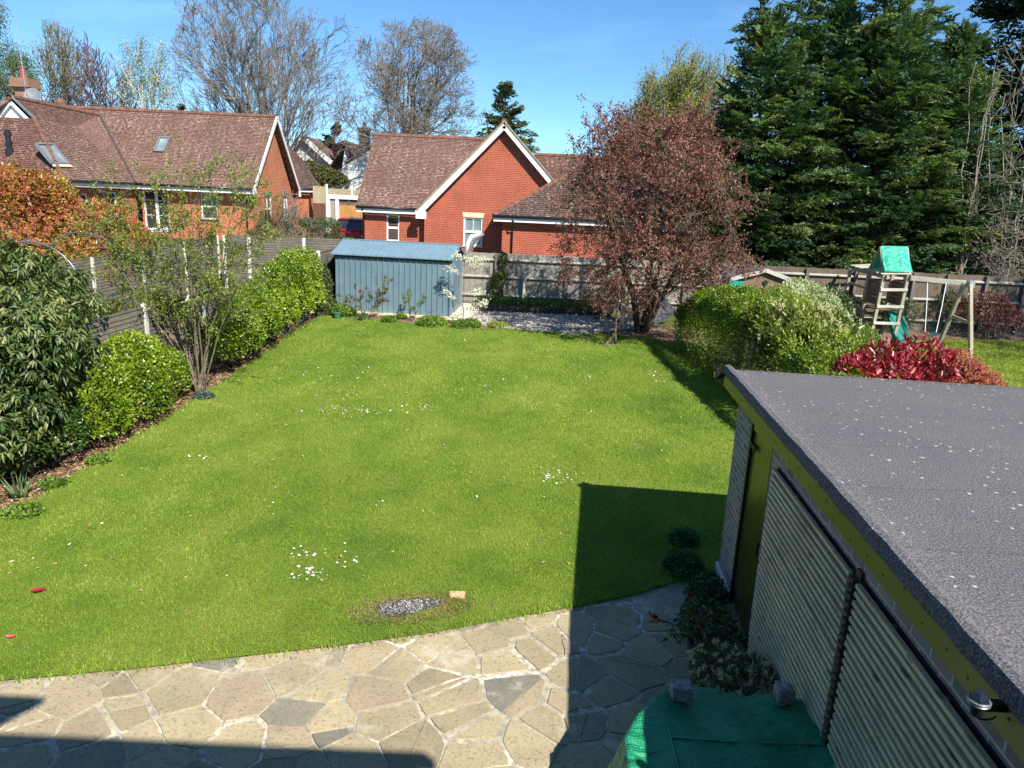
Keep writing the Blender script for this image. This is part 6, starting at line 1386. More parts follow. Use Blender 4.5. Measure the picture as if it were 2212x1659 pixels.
# ---------------------------------------------------------------- plum
def plum():
    b = gp(1385, 718); b = Vector((float(b[0]), float(b[1]), float(b[2]))); pm = leafmat('purple_plum_leaf', [(.07, .025, .022), (.17, .060, .046), (.27, .11, .078), (.38, .19, .13)], .5, .4, .25, 1.2)
    t = T('plum_tree', 'purple leaved plum tree spreading over the gravel and the back fence', 'tree', b); 
    ctr = np.array([float(at(1405, 470, b.y-1.3)[0]), b.y-1.3, float(at(1405, 470, b.y-1.3)[2])])
    tr = Tree(5, lambda p: ((p.x-ctr[0])/2.5)**2+((p.y-ctr[1])/2.5)**2+((p.z-ctr[2])/(2.9 if p.z > ctr[2] else 2.9))**2 < 1.0)
    for k in range(5):
        a = k*1.26; p = b+Vector((.12*math.cos(a), .12*math.sin(a), 0)); d = Vector((.30*math.cos(a), .30*math.sin(a)-.30, 1)).normalized()
        for i in range(4): q = p+d*.28; tr.S.append([*p, *q, .085-.008*i, .08-.008*i]); p = q
        tr.grow(p, d, 4.2, .065, 1, 4, .03, .13, (5, 7), (.45, 1.1), (.45, .7), .006, .05, .5)
        tr.grow(p, tr.rot(d, .7), 3.2, .05, 1, 4, .0, .13, (5, 7), (.45, 1.1), (.45, .7), .006, .05, .5)
    # ragged top shoots
    for (u, v) in ((1290, 228), (1262, 255), (1330, 240), (1345, 262), (1525, 208), (1500, 245), (1545, 230), (1400, 268), (1450, 262), (1600, 310), (1232, 300)):
        q = at(u, v, b.y+rnd.uniform(-.8, .8)); q = Vector([float(c) for c in q]); s = q+(Vector(ctr)-q)*.38+Vector((0, 0, -.2)); pr = s
        for i in range(1, 9):
            w = s.lerp(q, i/8)+Vector((rnd.gauss(0, .03), rnd.gauss(0, .03), 0)); tr.S.append([*pr, *w, .014, .009]); tr.tw += [(w.copy(), (q-s).normalized())]*12
            if i > 2: 
                e = w+Vector((rnd.gauss(0, .16), rnd.gauss(0, .16), rnd.uniform(.05, .25))); tr.S.append([*w, *e, .007, .005]); tr.tw += [(e.copy(), Vector((0, 0, 1)))]*8
            pr = w
    S = np.array(tr.S); th = S[:, 6] > .05; segmesh('trunk', S[th], M['stemdark'], t, 8); segmesh('branches', S[~th], M['stem'], t, 3)
    # leafy sprigs filling the crown outline
    PB = np.array([(1400, 430, 140, 130), (1330, 380, 85, 105), (1470, 360, 85, 110), (1300, 480, 100, 100), (1510, 460, 100, 95), (1270, 555, 85, 70), (1400, 570, 130, 100), (1540, 560, 95, 75), (1330, 620, 85, 65), (1460, 630, 80, 60), (1400, 320, 90, 80), (1590, 590, 50, 35), (1500, 290, 45, 60), (1320, 300, 45, 60), (1340, 655, 90, 42), (1430, 668, 65, 36), (1260, 605, 65, 48)], float)
    bl = []
    for u, v, ru, rv in PB:
        YC = b.y-1.75; c_ = at(u, v, YC); bl.append((c_[0], YC+rnd.uniform(-.3, .3), c_[2], ru/1567*YC, ru/1567*YC*.85, rv/1567*YC))
    ns = 1900; k, D, N_, _, _, _ = bushleaves(bl, ns, 1, 1, thick=.5, shell=.62, lumpy=.3, ls=2.4, up=-.05, tilt=.6); ns = len(k); SG = []; Pl = []
    for i in range(ns):
        p = k[i]; d = nrm(D[i]+np.array([0, 0, .1])); L_ = NR.uniform(.22, .55); q = p-d*L_*.3; e = p+d*L_*.7-np.array([0, 0, .06*L_]); SG.append([*q, *e, .006, .004]); w = NR.random((14, 1)); Pl.append(q+(e-q)*w+NR.normal(0, .035, (14, 3)))
    segmesh('twigs', SG, M['stem'], t, 3)
    n = 12000; q = [tr.tw[rnd.randrange(len(tr.tw))] for _ in range(n)]; P = np.array([list(a[0]) for a in q]); P += NR.normal(0, .05, (n, 3)); P = np.concatenate([P]+Pl); P = P[P[:, 2] > np.interp(P[:, 1], TY, TZ)+.2]; n = len(P)
    V = np.clip(NR.normal(.45, .2, n)+.25*lump(P, 2.6, 1), 0, 1); D = rdir(n, -.35); leafmesh('leaves', P, D, rdir(n, .6), NR.uniform(.05, .09, n), NR.uniform(.03, .05, n), V, pm, t)
plum()
# ---------------------------------------------------------------- left border
gl = lambda nm, cols, tr=.3, rough=.35, spec=.6: leafmat(nm, cols, rough, spec, tr)
LM['bright'] = gl('bright_griselinia_leaf', [(.035, .085, .006), (.115, .195, .010), (.22, .31, .016), (.42, .50, .07)], .30, .30, .55)
LM['laurel'] = gl('portugal_laurel_leaf', [(.025, .055, .015), (.065, .115, .030), (.13, .18, .055), (.25, .27, .10)], .25, .42, .45)
Xp = lambda u, v, y: float(at(u, v, y)[0])
def drooping_laurel(label, blobs, nclus, seed, nm='portugal_laurel'):
    B = np.array(blobs, float); c = B[:, :3].mean(0); t = T(nm, label, 'shrub', (c[0], c[1], terr(c[1])))
    P, D, N, _, _, V = bushleaves(blobs, nclus, 1, 1, lumpy=.22, ls=2.6, thick=.3, up=.1, shell=.72)
    m = 11; n = len(P); k = np.arange(n*m)//m; a = NR.uniform(0, 6.28, n*m); ax = nrm(D[k]*.8+np.array([0, 0, .35])); s1 = nrm(np.cross(ax, rdir(n*m))); rad = nrm(ax*.35+s1*.9+np.array([0, 0, -.55])); P2 = P[k]+ax*NR.uniform(-.08, .08, (n*m, 1)); nn = nrm(np.array([0, 0, 1.])+ax*.4+NR.normal(0, .25, (n*m, 3)))
    leafmesh('foliage', P2, rad, nn, NR.uniform(.10, .165, n*m), NR.uniform(.032, .045, n*m), np.clip(V[k]+NR.normal(0, .15, n*m), 0, 1), LM['laurel'], t, droop=.3, fold=.1)
    S = []
    for b in B: S += crossed_stems((b[0]*.7+c[0]*.3, b[1]*.7+c[1]*.3, terr(c[1])-.05), [b[:3]+rdir(1, .8)[0]*b[3:6]*.85 for _ in range(9)], .035, .01)
    segmesh('stems', S, M['stemdark'], t, 5)
drooping_laurel('big Portugal laurel with long drooping leaves at the left edge', [(-7.85, 11.7, 2.25, .85, .8, .95), (-7.3, 10.6, 1.75, .80, .9, .90), (-7.35, 9.8, 1.6, 1.0, .9, 1.1), (-6.95, 9.5, .95, .65, .85, .8), (-8.1, 10.6, 2.3, .9, 1.1, 1.15), (-7.15, 11.4, 1.25, .6, .7, .70), (-8.5, 9.2, 1.7, 1.0, 1., 1.2)], 2700, 1)
bush('evergreen_shrub', 'dark glossy shrub in shade low between the laurel and the rounded bright bush', [(-6.85, 10.3, .60, .45, .6, .62), (-6.95, 9.7, .55, .42, .55, .5)], 4600, .065, .04, leafmat('dark_gloss_leaf', [(.018, .05, .008), (.045, .095, .014), (.09, .15, .025)], .3, .5, .2), lumpy=.2, ls=4)
bush('griselinia_bush', 'rounded bright green bush in front of the lap fence, left of the bare stems', [(-6.75, 12.55, 1.02, .62, .75, .78), (-6.45, 12.0, .72, .52, .72, .66), (-6.85, 11.55, .85, .6, .7, .72), (-6.55, 13.15, .75, .46, .52, .62), (-6.6, 11.0, .62, .46, .55, .60)], 20000, .058, .040, LM['bright'], group='bright green bushes along the left bed', lumpy=.13, ls=4.2, thick=.2)
bush('griselinia_hedge', 'long bright green clipped hedge between the bare stems and the blue shed', [(-6.15, 15.9, 1.12, .55, .72, .85), (-6.18, 17.0, 1.26, .60, .85, .95), (-6.15, 18.2, 1.44, .62, .9, 1.10), (-6.05, 19.4, 1.56, .62, .9, 1.22), (-5.98, 20.4, 1.58, .58, .72, 1.18), (-6.25, 15.2, .95, .45, .5, .6)], 40000, .064, .044, LM['bright'], group='bright green bushes along the left bed', lumpy=.13, ls=4.5, thick=.28)
# hazel / multi stemmed shrub
def hazel():
    b = gp(438, 850); bx_ = Vector([float(q) for q in b]); y = bx_.y; t = T('multistem_shrub', 'multi stemmed shrub with sparse fresh leaves in front of the lap fence', 'shrub', bx_); tr = Tree(9)
    ends = [(250, 470), (300, 420), (215, 520), (345, 400), (395, 470), (430, 365), (470, 430), (510, 420), (560, 470), (330, 520), (280, 590), (450, 520), (380, 610), (500, 560), (240, 440), (540, 410), (410, 420), (190, 480)]
    for i, (u, v) in enumerate(ends):
        q = Vector([float(c) for c in at(u, v, y+rnd.uniform(-.9, .9))]); p = bx_+Vector((rnd.uniform(-.14, .14), rnd.uniform(-.12, .12), -.05)); n = 14; pr = p; r0 = rnd.choice((.030, .022, .018)); 
        up = Vector((0, 0, 1)); mid = p.lerp(q, .5)+Vector((0, 0, .25))+(p-q)*.08; jit = Vector((0, 0, 0))
        for k in range(1, n+1):
            s = k/n; w = p*(1-s)**2+mid*2*s*(1-s)+q*s*s; jit = jit*.7+Vector((rnd.gauss(0, .018), rnd.gauss(0, .018), rnd.gauss(0, .01))); w = w+jit
            ra, rb = max(.005, r0*(1-.8*(k-1)/n)), max(.005, r0*(1-.8*k/n)); tr.S.append([*pr, *w, ra, rb])
            if s > .38:
                d = (w-pr).normalized()
                for _ in range(2):
                    if rnd.random() < .85: tr.grow(w.copy(), tr.rot(d, rnd.uniform(.4, 1.2)), rnd.uniform(.3, .85), max(.005, rb*.5), 3, 4, .02, .2, (3, 4), (.4, .9), (.4, .7), .0035, .15, .5)
            pr = w
    segmesh('stems', [s for s in tr.S if s[6] > .009], M['stem'], t, 6); segmesh('twigs', [s for s in tr.S if s[6] <= .009], M['stem'], t, 3)
    n = 14000; q = [tr.tw[rnd.randrange(len(tr.tw))] for _ in range(n)]; P = np.array([list(a[0]) for a in q])+NR.normal(0, .03, (n, 3)); D = rdir(n, -.1)
    leafmesh('leaves', P, D, rdir(n, .7), NR.uniform(.035, .065, n), NR.uniform(.024, .042, n), NR.random(n), leafmat('fresh_leaf', [(.12, .17, .02), (.20, .26, .035), (.30, .35, .07)], .5, .4, .35), t)
hazel()
# ivy and growth behind the fence, at the shed corner
bush('ivy', 'tangled evergreen growth between the hedge and the left side of the shed', [(-5.75, 21.5, 1.5, .28, .42, .75), (-5.65, 21.3, .95, .34, .45, .45), (-5.9, 22.4, 1.6, .3, .5, .7)], 5200, .06, .038, leafmat('ivy_leaf', [(.03, .055, .014), (.07, .10, .025), (.14, .16, .05)], .5, .4, .2), cat='climber', lumpy=.25, ls=5)
bush('green_shrub', 'leafy shrub growing behind the lap panel next to the polytunnel hoops', [(-7.9, 14.0, 1.55, .6, .7, .55), (-7.4, 14.6, 1.2, .5, .6, .5)], 4200, .07, .04, leafmat('mid_leaf', [(.06, .09, .02), (.12, .17, .03), (.22, .26, .06)], .5, .4, .3), lumpy=.25, ls=4)
# orange photinia
def photinia(name, label, blobs, n, cols, heads, hc, base=None, L=.11, group=None, cat='shrub', y0=None):
    t, B = bush(name, label, blobs, n, L, L*.42, leafmat(name+'_leaf', cols, .35, .6, .3), group=group, lumpy=.2, ls=2.6, thick=.3, up=.35, cat=cat)
    if heads:
        k, D, N, _, _, _ = bushleaves(blobs, heads, 1, 1, thick=.12, up=.5, shell=.97); m = 34; n2 = len(k); i = np.arange(n2*m)//m; r = .095; off = rdir(n2*m); off[:, 2] *= .55; P = k[i]+off*r*NR.uniform(.3, 1.0, (n2*m, 1))+np.array([0, 0, .05])
        leafmesh('flower_heads', P, rdir(n2*m, .5), rdir(n2*m, .8), .030, .026, NR.random(n2*m), leafmat(name+'_head', hc, .8, .2, .2), t)
    return t
y = 19.5
photinia('photinia_shrub', 'large orange and yellow photinia full of coppery flower heads at the left', [(Xp(60, 470, y), y, 3.05, 1.35, 1.2, 1.15), (Xp(10, 400, 19), 19, 3.7, 1.0, 1.0, .9), (Xp(95, 410, y), y, 3.75, .75, .9, .7), (Xp(190, 470, y), y+.3, 3.0, 1.0, 1.0, .80), (Xp(260, 490, y), y+.4, 2.75, .55, .8, .6), (Xp(130, 520, y), y, 2.2, 1.6, 1.2, 1.3)], 17000, [(.10, .035, .012), (.28, .09, .022), (.38, .24, .04), (.50, .42, .08)], 900, [(.50, .15, .07), (.60, .25, .14), (.46, .12, .06)], L=.12)  # darkest leaf tone stands in for shaded gaps inside the shrub
# bare shrubs and green tree beyond the left fence end
def shrub_pts(u, v, y): return float(at(u, v, y)[0]), float(at(u, v, y)[2])
for i, (u, y, ut, vt, w, sd, lab) in enumerate(((585, 26.5, 590, 395, 75, 71, 'leafless forked sapling in front of the end gable, left one'), (618, 27.2, 625, 415, 85, 72, 'leafless forked sapling nearer the small outbuilding'), (640, 26.0, 655, 440, 90, 73, 'low leafless bush with arching pale twigs beside the outbuilding'))):
    bare_tree('bare_sapling', lab, u, y, ut, vt, 560, w, sd, trunks=2, levels=4, mat='twiggrey', trunkr=.045, minr=.007, kids=(3, 4), ang=(.3, .7), group='leafless saplings beyond the fence', cat='sapling', fork=.22, leafn=0)
y = 26.6; x_, z_ = shrub_pts(600, 500, y); bush('twiggy_shrub', 'dense grey green twiggy shrub beyond the hedge top', [(x_, y, z_-.1, .85, .8, .9), (x_-.5, y, z_-.5, .6, .7, .8), (shrub_pts(572, 480, y)[0], y, z_+.35, .25, .3, .45)], 9000, .06, .022, leafmat('grey_green_leaf', [(.06, .065, .03), (.11, .12, .05), (.20, .19, .10)], .6, .3, .2), stems=14, lumpy=.3, ls=4)
x_, z_ = shrub_pts(650, 520, y); bush('dead_shrub', 'dried straw coloured shrub below the small green tree', [(x_, y-.3, z_, .42, .4, .50), (x_+.1, y-.3, z_-.45, .5, .4, .4)], 4200, .09, .022, leafmat('dry_leaf', [(.22, .15, .07), (.42, .32, .17), (.60, .50, .30)], .8, .2, .2), stems=10, lumpy=.3, ls=5)
def small_tree():
    y = 27.2; P_ = lambda u, v: at(u, v, y); a = P_(694, 560); t, B = bush('small_tree', 'small flat topped evergreen tree with pale trunk beside the red car', [(P_(668, 495)[0], y, P_(668, 495)[2], .48, .6, .35), (P_(700, 492)[0], y, P_(700, 496)[2], .55, .6, .38), (P_(722, 510)[0], y, P_(722, 516)[2], .38, .55, .22), (P_(648, 512)[0], y, P_(648, 512)[2], .3, .5, .25)], 7500, .07, .03, leafmat('olive_leaf', [(.03, .05, .02), (.07, .10, .035), (.14, .17, .07)], .5, .4, .2), cat='tree', stems=5, lumpy=.25, ls=4.5, base=(a[0], y))
    segmesh('trunk', [[a[0], y, terr(y)-.1, a[0], y, terr(y)+.9, .11, .10], [a[0], y, terr(y)+.9, a[0]-.05, y, B[:, 2].mean(), .10, .06]], M['twiggrey'], t, 8)
small_tree()
bush('evergreen_shrub', 'low green ground shrubs showing just above the shed roof', [(Xp(800, 520, 26.5), 26.5, float(at(800, 524, 26.5)[2])-.22, 1.0, .5, .28), (Xp(870, 523, 26.5), 26.5, float(at(870, 527, 26.5)[2])-.22, .9, .5, .26), (Xp(930, 524, 26.5), 26.5, float(at(930, 531, 26.5)[2])-.22, .7, .5, .24)], 3500, .06, .03, leafmat('low_leaf', [(.05, .08, .02), (.10, .14, .03), (.2, .22, .06)], .5, .4, .2))
bush('evergreen_tree', 'dark leafy evergreen and red tinged shrubs in front of the white rendered house', [(Xp(672, 375, 50), 50, float(at(672, 378, 50)[2]), 1.3, 1, .9), (Xp(700, 390, 48), 48, float(at(700, 392, 48)[2]), 1.2, 1, .9), (Xp(725, 395, 48), 48, float(at(725, 396, 48)[2]), .9, 1, .75), (Xp(690, 405, 48), 48, 3.6, 1.9, 1, 1.2)], 9000, .17, .10, leafmat('far_leaf', [(.02, .035, .012), (.06, .075, .02), (.14, .13, .04), (.20, .10, .05)], .5, .4, .2), cat='tree', lumpy=.25, ls=1.6)
# ---------------------------------------------------------------- right hedge group
LM['privet'] = gl('privet_leaf', [(.04, .095, .008), (.10, .18, .012), (.19, .27, .02), (.36, .42, .06)], .3, .35, .55)
def hedge_leaves(y0, y1, xl, wd, top, n, L, Wd, lumpy=.07, end0=False):
    s_ = NR.random(n); y = y0+(y1-y0)*s_; ph = NR.uniform(-.25, math.pi+.25, n); w = wd(y)/2; h = top(y)-np.interp(y, TY, TZ)
    c, sn = np.cos(ph), np.sin(ph); ex = .45; X = -np.sign(c)*np.abs(c)**ex; Z_ = np.where(sn > 0, np.abs(sn)**ex, -0)
    low = NR.random(n) < .62; Z_ = np.where(np.abs(X) > .93, NR.random(n)**.85*.96, Z_)
    ox = np.where(np.abs(X) > .93, X, X*.25); oz = np.where(np.abs(X) > .93, .12, 1.)
    dpt = np.where(NR.random(n) < .25, NR.uniform(.05, .30, n), np.abs(NR.normal(0, .05, n)))
    P = np.stack([xl(y)+w+X*w, y, np.interp(y, TY, TZ)+Z_*h], 1); O = nrm(np.stack([ox, NR.normal(0, .1, n), oz], 1)); lm = lumpy*lump(P, 3.1, 2)+lumpy*.7*lump(P, 8.3, 1)
    P = P+O*(lm-dpt)[:, None]; P = P[:]; D = nrm(O*.6+NR.normal(0, .5, (n, 3))+np.array([0, 0, .2])); N = nrm(O+np.array([0, 0, .35])+NR.normal(0, .45, (n, 3)))
    return P, D, N, L*NR.uniform(.6, 1.25, n), Wd*NR.uniform(.7, 1.2, n), np.clip(NR.normal(.5, .22, n)+.2*lump(P, 5, 2), 0, 1)
XL = lambda y: np.interp(y, [9.5, 11.5, 14, 17, 19], [4.95, 4.90, 4.72, 4.45, 4.28])
TOPZ = lambda y: np.interp(y, [9.5, 12, 13.3, 15, 17, 18.2, 19.1], [1.65, 1.98, 2.2, 2.45, 2.55, 2.4, 1.9])+.06*np.sin(y*5.3)
GPH = 'hedge plants between the two lawns'
t, _ = bush('privet_hedge', 'tall yellow green hedge with its shaded face to the lawn, right of the plum', [(5.5, 17.6, 1.55, .75, .9, .98), (6.2, 17.5, 1.6, .75, .9, .98), (5.9, 16.2, 1.5, .7, .8, .98), (7.1, 17.6, 1.4, .6, .8, .9), (4.9, 18.7, 1.2, .6, .6, .75)], 24000, .055, .034, LM['privet'], group=GPH, lumpy=.13, ls=3.4, thick=.2)
a_ = hedge_leaves(15.1, 19.1, XL, lambda y: 1.15+0*y, TOPZ, 30000, .055, .034); leafmesh('clipped_face', *a_, LM['privet'], t)
bush('privet_hedge', 'lower yellow green hedge between the cream flower spikes and the red photinia', [(7.3, 15.2, 1.25, .6, .7, .95), (7.7, 15.2, 1.1, .5, .6, .8), (6.3, 13.5, 1.15, .65, .7, .9), (7.0, 14.2, 1.15, .7, .7, .9)], 17000, .055, .034, LM['privet'], group='hedge plants between the two lawns', lumpy=.15, ls=3.6)
t, _ = bush('privet_hedge', 'shaded green hedge close behind the far edge of the garage roof', [(5.6, 12.4, .8, .7, .9, .8)], 3000, .06, .036, LM['privet'], group=GPH, lumpy=.12)
a_ = hedge_leaves(9.6, 13.3, XL, lambda y: 1.0+0*y, TOPZ, 15000, .06, .036); leafmesh('clipped_face', *a_, LM['privet'], t)
def spikes(t, blobs, n, L, cols, nm, up=1.0, r=.022, m=46, shell=.99, sel=None):
    k, D, N, _, _, _ = bushleaves(blobs, n, 1, 1, thick=.06, up=.5, shell=shell)
    if sel is not None: k = k[sel(k)]
    n2 = len(k); ax = nrm(np.array([0, 0, up])+NR.normal(0, .22, (n2, 3))); i = np.arange(n2*m)//m; s = NR.random((n2*m, 1)); side = nrm(np.cross(ax[i], rdir(n2*m))); P = k[i]+ax[i]*s*L+side*r*(1-.6*s)*NR.uniform(.5, 1, (n2*m, 1)); leafmesh('flower_spikes', P, nrm(side+ax[i]*.4), rdir(n2*m), .022, .02, NR.random(n2*m), leafmat(nm, cols, .8, .2, .2), t)
LB = [(5.45, 14.5, 1.45, .60, .75, 1.0), (5.5, 13.8, 1.3, .55, .6, .9), (6.0, 14.9, 1.6, .7, .75, .88), (6.7, 15.2, 1.6, .65, .7, .82), (6.0, 14.1, 1.4, .6, .6, .8)]
LM['laurelc'] = leafmat('cherry_laurel_leaf', [(.025, .06, .012), (.07, .12, .02), (.18, .22, .03), (.34, .34, .06)], .3, .5, .3)
t, _ = bush('cherry_laurel', 'cherry laurel covered in cream flower spikes behind the garage roof', LB, 9500, .125, .045, LM['laurelc'], lumpy=.16, ls=3, thick=.3, up=.4)
a_ = hedge_leaves(13.2, 15.2, XL, lambda y: 1.1+0*y, TOPZ, 5200, .12, .045, lumpy=.12); leafmesh('shaded_face', *a_, LM['laurelc'], t)
spikes(t, LB+[(5.1, 14.3, 1.3, .42, .9, 1.15)], 400, .15, [(.55, .50, .26), (.70, .66, .40), (.78, .75, .52)], 'cream_blossom')
bush('variegated_shrub', 'pale silvery variegated shrub between the hedge and the playhouse', [(7.35, 18.9, 2.05, .6, .6, .62), (8.0, 19.2, 1.75, .55, .6, .7), (7.0, 18.6, 2.0, .5, .5, .6)], 8500, .07, .035, leafmat('silver_leaf', [(.07, .12, .04), (.20, .27, .10), (.42, .46, .26), (.60, .62, .42)], .4, .5, .25), lumpy=.15)
bush('rhododendron', 'dark leaved rhododendron in front of the brown fence, left of the climbing frame', [(9.05, 20.7, 1.55, .55, .5, .55), (9.3, 20.9, 1.05, .6, .5, .5), (8.95, 20.6, 2.05, .22, .22, .25)], 3400, .12, .04, leafmat('rhodo_leaf', [(.04, .07, .025), (.09, .13, .04), (.20, .22, .10)], .35, .5, .2), lumpy=.3, ls=5, up=.3)
bush('evergreen_shrub', 'small green shrub behind the ladder of the climbing frame', [(10.2, 22.2, 1.35, .5, .4, .6)], 2200, .08, .035, leafmat('small_leaf', [(.03, .06, .02), (.08, .12, .04), (.16, .2, .08)], .4, .5, .2), lumpy=.3, ls=5)
bush('evergreen_shrub', 'thin dark shrub against the fence right of the slide', [(11.9, 22.3, 1.2, .42, .35, .75)], 1500, .08, .03, leafmat('thin_leaf', [(.02, .04, .015), (.05, .08, .03), (.12, .15, .06)], .4, .5, .2), lumpy=.35, ls=5)
bush('climber', 'thin leafy climber on the fence behind the swing ropes', [(13.6, 22.65, 1.6, .5, .12, .85)], 1300, .07, .03, leafmat('climb_leaf', [(.02, .04, .015), (.05, .08, .03), (.12, .15, .06)], .4, .5, .2), lumpy=.4, ls=6, cat='climber')
y = 22.0; xr_ = Xp(2140, 680, y); bush('red_leaf_shrub', 'dark red leaved shrub in front of the brown fence at far right', [(xr_, y, 1.6, .75, .5, .75), (xr_+.4, y, 1.3, .6, .5, .6), (xr_-.5, y+.1, 1.5, .4, .4, .5)], 4600, .075, .03, leafmat('dark_red_leaf', [(.04, .012, .012), (.11, .02, .025), (.22, .04, .045), (.10, .09, .03)], .4, .5, .2), lumpy=.35, ls=4)
RB = [(5.65, 11.8, 1.42, .50, .55, .70), (6.25, 12.0, 1.5, .6, .6, .75), (6.95, 12.1, 1.5, .6, .6, .78)]
photinia('photinia_hedge', 'glossy crimson photinia growing over the far edge of the garage roof', RB, 3000, [(.10, .015, .018), (.25, .012, .025), (.42, .03, .055), (.60, .20, .22)], 0, None, L=.13, group='red photinias behind the garage')
photinia('photinia_hedge', 'red photinia with coral flower heads at the right end of the hedge', [(7.55, 12.2, 1.42, .55, .55, .76), (8.05, 12.4, 1.2, .45, .5, .72), (8.2, 12.2, 1.0, .4, .5, .7)], 2600, [(.10, .06, .02), (.28, .03, .03), (.36, .10, .07), (.22, .25, .06)], 420, [(.36, .09, .06), (.46, .15, .10), (.52, .24, .16)], L=.10, group='red photinias behind the garage')
# ragged leafless trees at far right
def right_bare():
    y = 25.6; b = at(2062, 592, y)
    t = T('bare_tree', 'half dead leafless tree with mossy trunk directly behind the brown fence', 'tree', (b[0], y, terr(y)), 'ragged leafless trees at far right'); tr = Tree(81); p = Vector((float(b[0]), y, terr(y)-.1)); S0 = []
    for i in range(8): q = p+Vector((.02, 0, .45)); tr.S.append([*p, *q, .12-.006*i, .114-.006*i]); p = q; S0.append(q.copy())
    for q in S0[2:]:
        for _ in range(4): tr.grow(q.copy(), Vector((rnd.uniform(-.5, 1.2), rnd.uniform(-.9, .3), rnd.uniform(-.5, .35))).normalized(), rnd.uniform(1.0, 2.4), .03, 2, 4, -.05, .22, (4, 6), (.4, 1.0), (.45, .7), .008, .15, .5)
    S = np.array(tr.S); th = S[:, 6] > .06; segmesh('trunk', S[th], M['barkmoss'], t, 8); segmesh('branches', S[~th], M['twiggrey'], t, 4)
    for k, (u, v0, v1, sd, lab) in enumerate(((2125, 330, 65, 82, 'tall thin pale leafless stems in front of the dark cypress'), (2190, 560, 150, 83, 'leafless spreading tree with reddish twigs at the right edge'))):
        y = 25.4; b = at(u, v0, y); t = T('bare_tree', lab, 'tree', (b[0], y, terr(y)), 'ragged leafless trees at far right'); tr = Tree(sd); base = Vector((float(b[0]), y, terr(y))); top = Vector([float(c) for c in at(u+8, v1, y)])
        for j in range(4 if k == 0 else 5):
            e = top+Vector((rnd.uniform(-.8, .8), rnd.uniform(-.5, .5), rnd.uniform(-1.2, 0))); pr = base
            for i in range(1, 13):
                s = i/12; w = base.lerp(e, s)+Vector((rnd.gauss(0, .05), rnd.gauss(0, .05), 0)); tr.S.append([*pr, *w, .032*(1-.8*s)+.009, .032*(1-.8*s)+.008]); pr = w
                if s > .3 and rnd.random() < (.35 if k == 0 else .6): tr.grow(w.copy(), Vector((rnd.uniform(-1, .6), rnd.uniform(-.8, .4), rnd.uniform(-.1, .9))).normalized(), rnd.uniform(.5, 1.1) if k == 0 else rnd.uniform(1.0, 2.6), .022, 3 if k == 0 else 2, 4, .02, .16, (3, 5), (.3, .8), (.4, .7), .007, .15, .5)
        segmesh('branches', tr.S, M['twiggrey'], t, 3)
right_bare()
def shade_tree():
    x, y = 19.2, 15.4; t = T('garden_tree', 'half leafed tree in the right garden beyond the picture edge, shading fence and striped lawn', 'tree', (x, y, terr(y))); tr = Tree(131, lambda p: ((p.x-x)/3.2)**2+((p.y-y)/3.2)**2+((p.z-6.4)/3.6)**2 < 1); p = Vector((x, y, terr(y)-.1))
    for i in range(6): q = p+Vector((.02, .01, .5)); tr.S.append([*p, *q, .15, .15]); p = q
    for k in range(8): tr.grow(p.copy(), tr.rot(Vector((0, 0, 1)), rnd.uniform(.1, .9)), 4.5, .09, 1, 4, .04, .14, (4, 6), (.4, .9), (.5, .7), .008, .1, .5)
    segmesh('branches', tr.S, M['stem'], t, 4); n = 9000; q = [tr.tw[rnd.randrange(len(tr.tw))] for _ in range(n)]; P = np.array([list(a[0]) for a in q])+NR.normal(0, .15, (n, 3)); leafmesh('leaves', P, rdir(n), rdir(n, .5), .11, .08, NR.random(n), lg_, t)
lg_ = leafmat('garden_tree_leaf', [(.05, .09, .02), (.12, .18, .03)], .5, .4, .3)
shade_tree()
# ---------------------------------------------------------------- back bed planting
def blossom_tree():
    b = gp(1000, 700); B = Vector([float(q) for q in b]); t = T('blossom_tree', 'young tree with white blossom at the right corner of the blue shed', 'tree', B); tr = Tree(91); p = B.copy(); pts = []
    top = Vector([float(q) for q in at(1003, 560, B.y)])
    pr = B
    for i in range(1, 11): w = B.lerp(top, i/10)+Vector((rnd.gauss(0, .012), rnd.gauss(0, .012), 0)); tr.S.append([*pr, *w, .018*(1-.5*i/10), .018*(1-.5*(i+1)/10)]); pr = w
    F = []
    for (u0, v0, u1, v1, n) in ((1000, 660, 962, 632, 60), (1002, 600, 968, 577, 70), (1003, 590, 1042, 562, 110), (1002, 575, 985, 548, 60), (1001, 640, 1045, 628, 60), (1000, 672, 1052, 655, 100), (1000, 680, 978, 684, 60), (1003, 575, 1028, 558, 90), (1001, 665, 1025, 672, 60)):
        a = Vector([float(q) for q in at(u0, v0, B.y)]); e = Vector([float(q) for q in at(u1, v1, B.y+rnd.uniform(-.4, .2))]); pr = a
        for i in range(1, 7):
            w = a.lerp(e, i/6)+Vector((0, 0, .04*math.sin(i/6*3.1)))+Vector((rnd.gauss(0, .02), rnd.gauss(0, .02), rnd.gauss(0, .01))); tr.S.append([*pr, *w, .007, .006]); pr = w
            if i > 2:
                for _ in range(n//4): F.append(list(w+Vector((rnd.gauss(0, .06), rnd.gauss(0, .06), rnd.gauss(0, .05)))))
    segmesh('stems', tr.S, M['stem'], t, 5); P = np.repeat(np.array(F), 4, 0); n = len(P); leafmesh('blossom', P, rdir(n, .1), rdir(n, .3), .034, .028, NR.random(n), leafmat('white_blossom', [(.70, .66, .60), (.85, .83, .78)], .7, .2, .3), t)
    m = MB(); m.tube([(B.x-.06, B.y, B.z), (B.x-.06, B.y, B.z+1.5)], .012, 6); m.build('cane', M['playwood'], t)
blossom_tree()
lg = leafmat('fresh_green_leaf', [(.06, .12, .015), (.13, .22, .025), (.24, .34, .05)], .5, .4, .3)
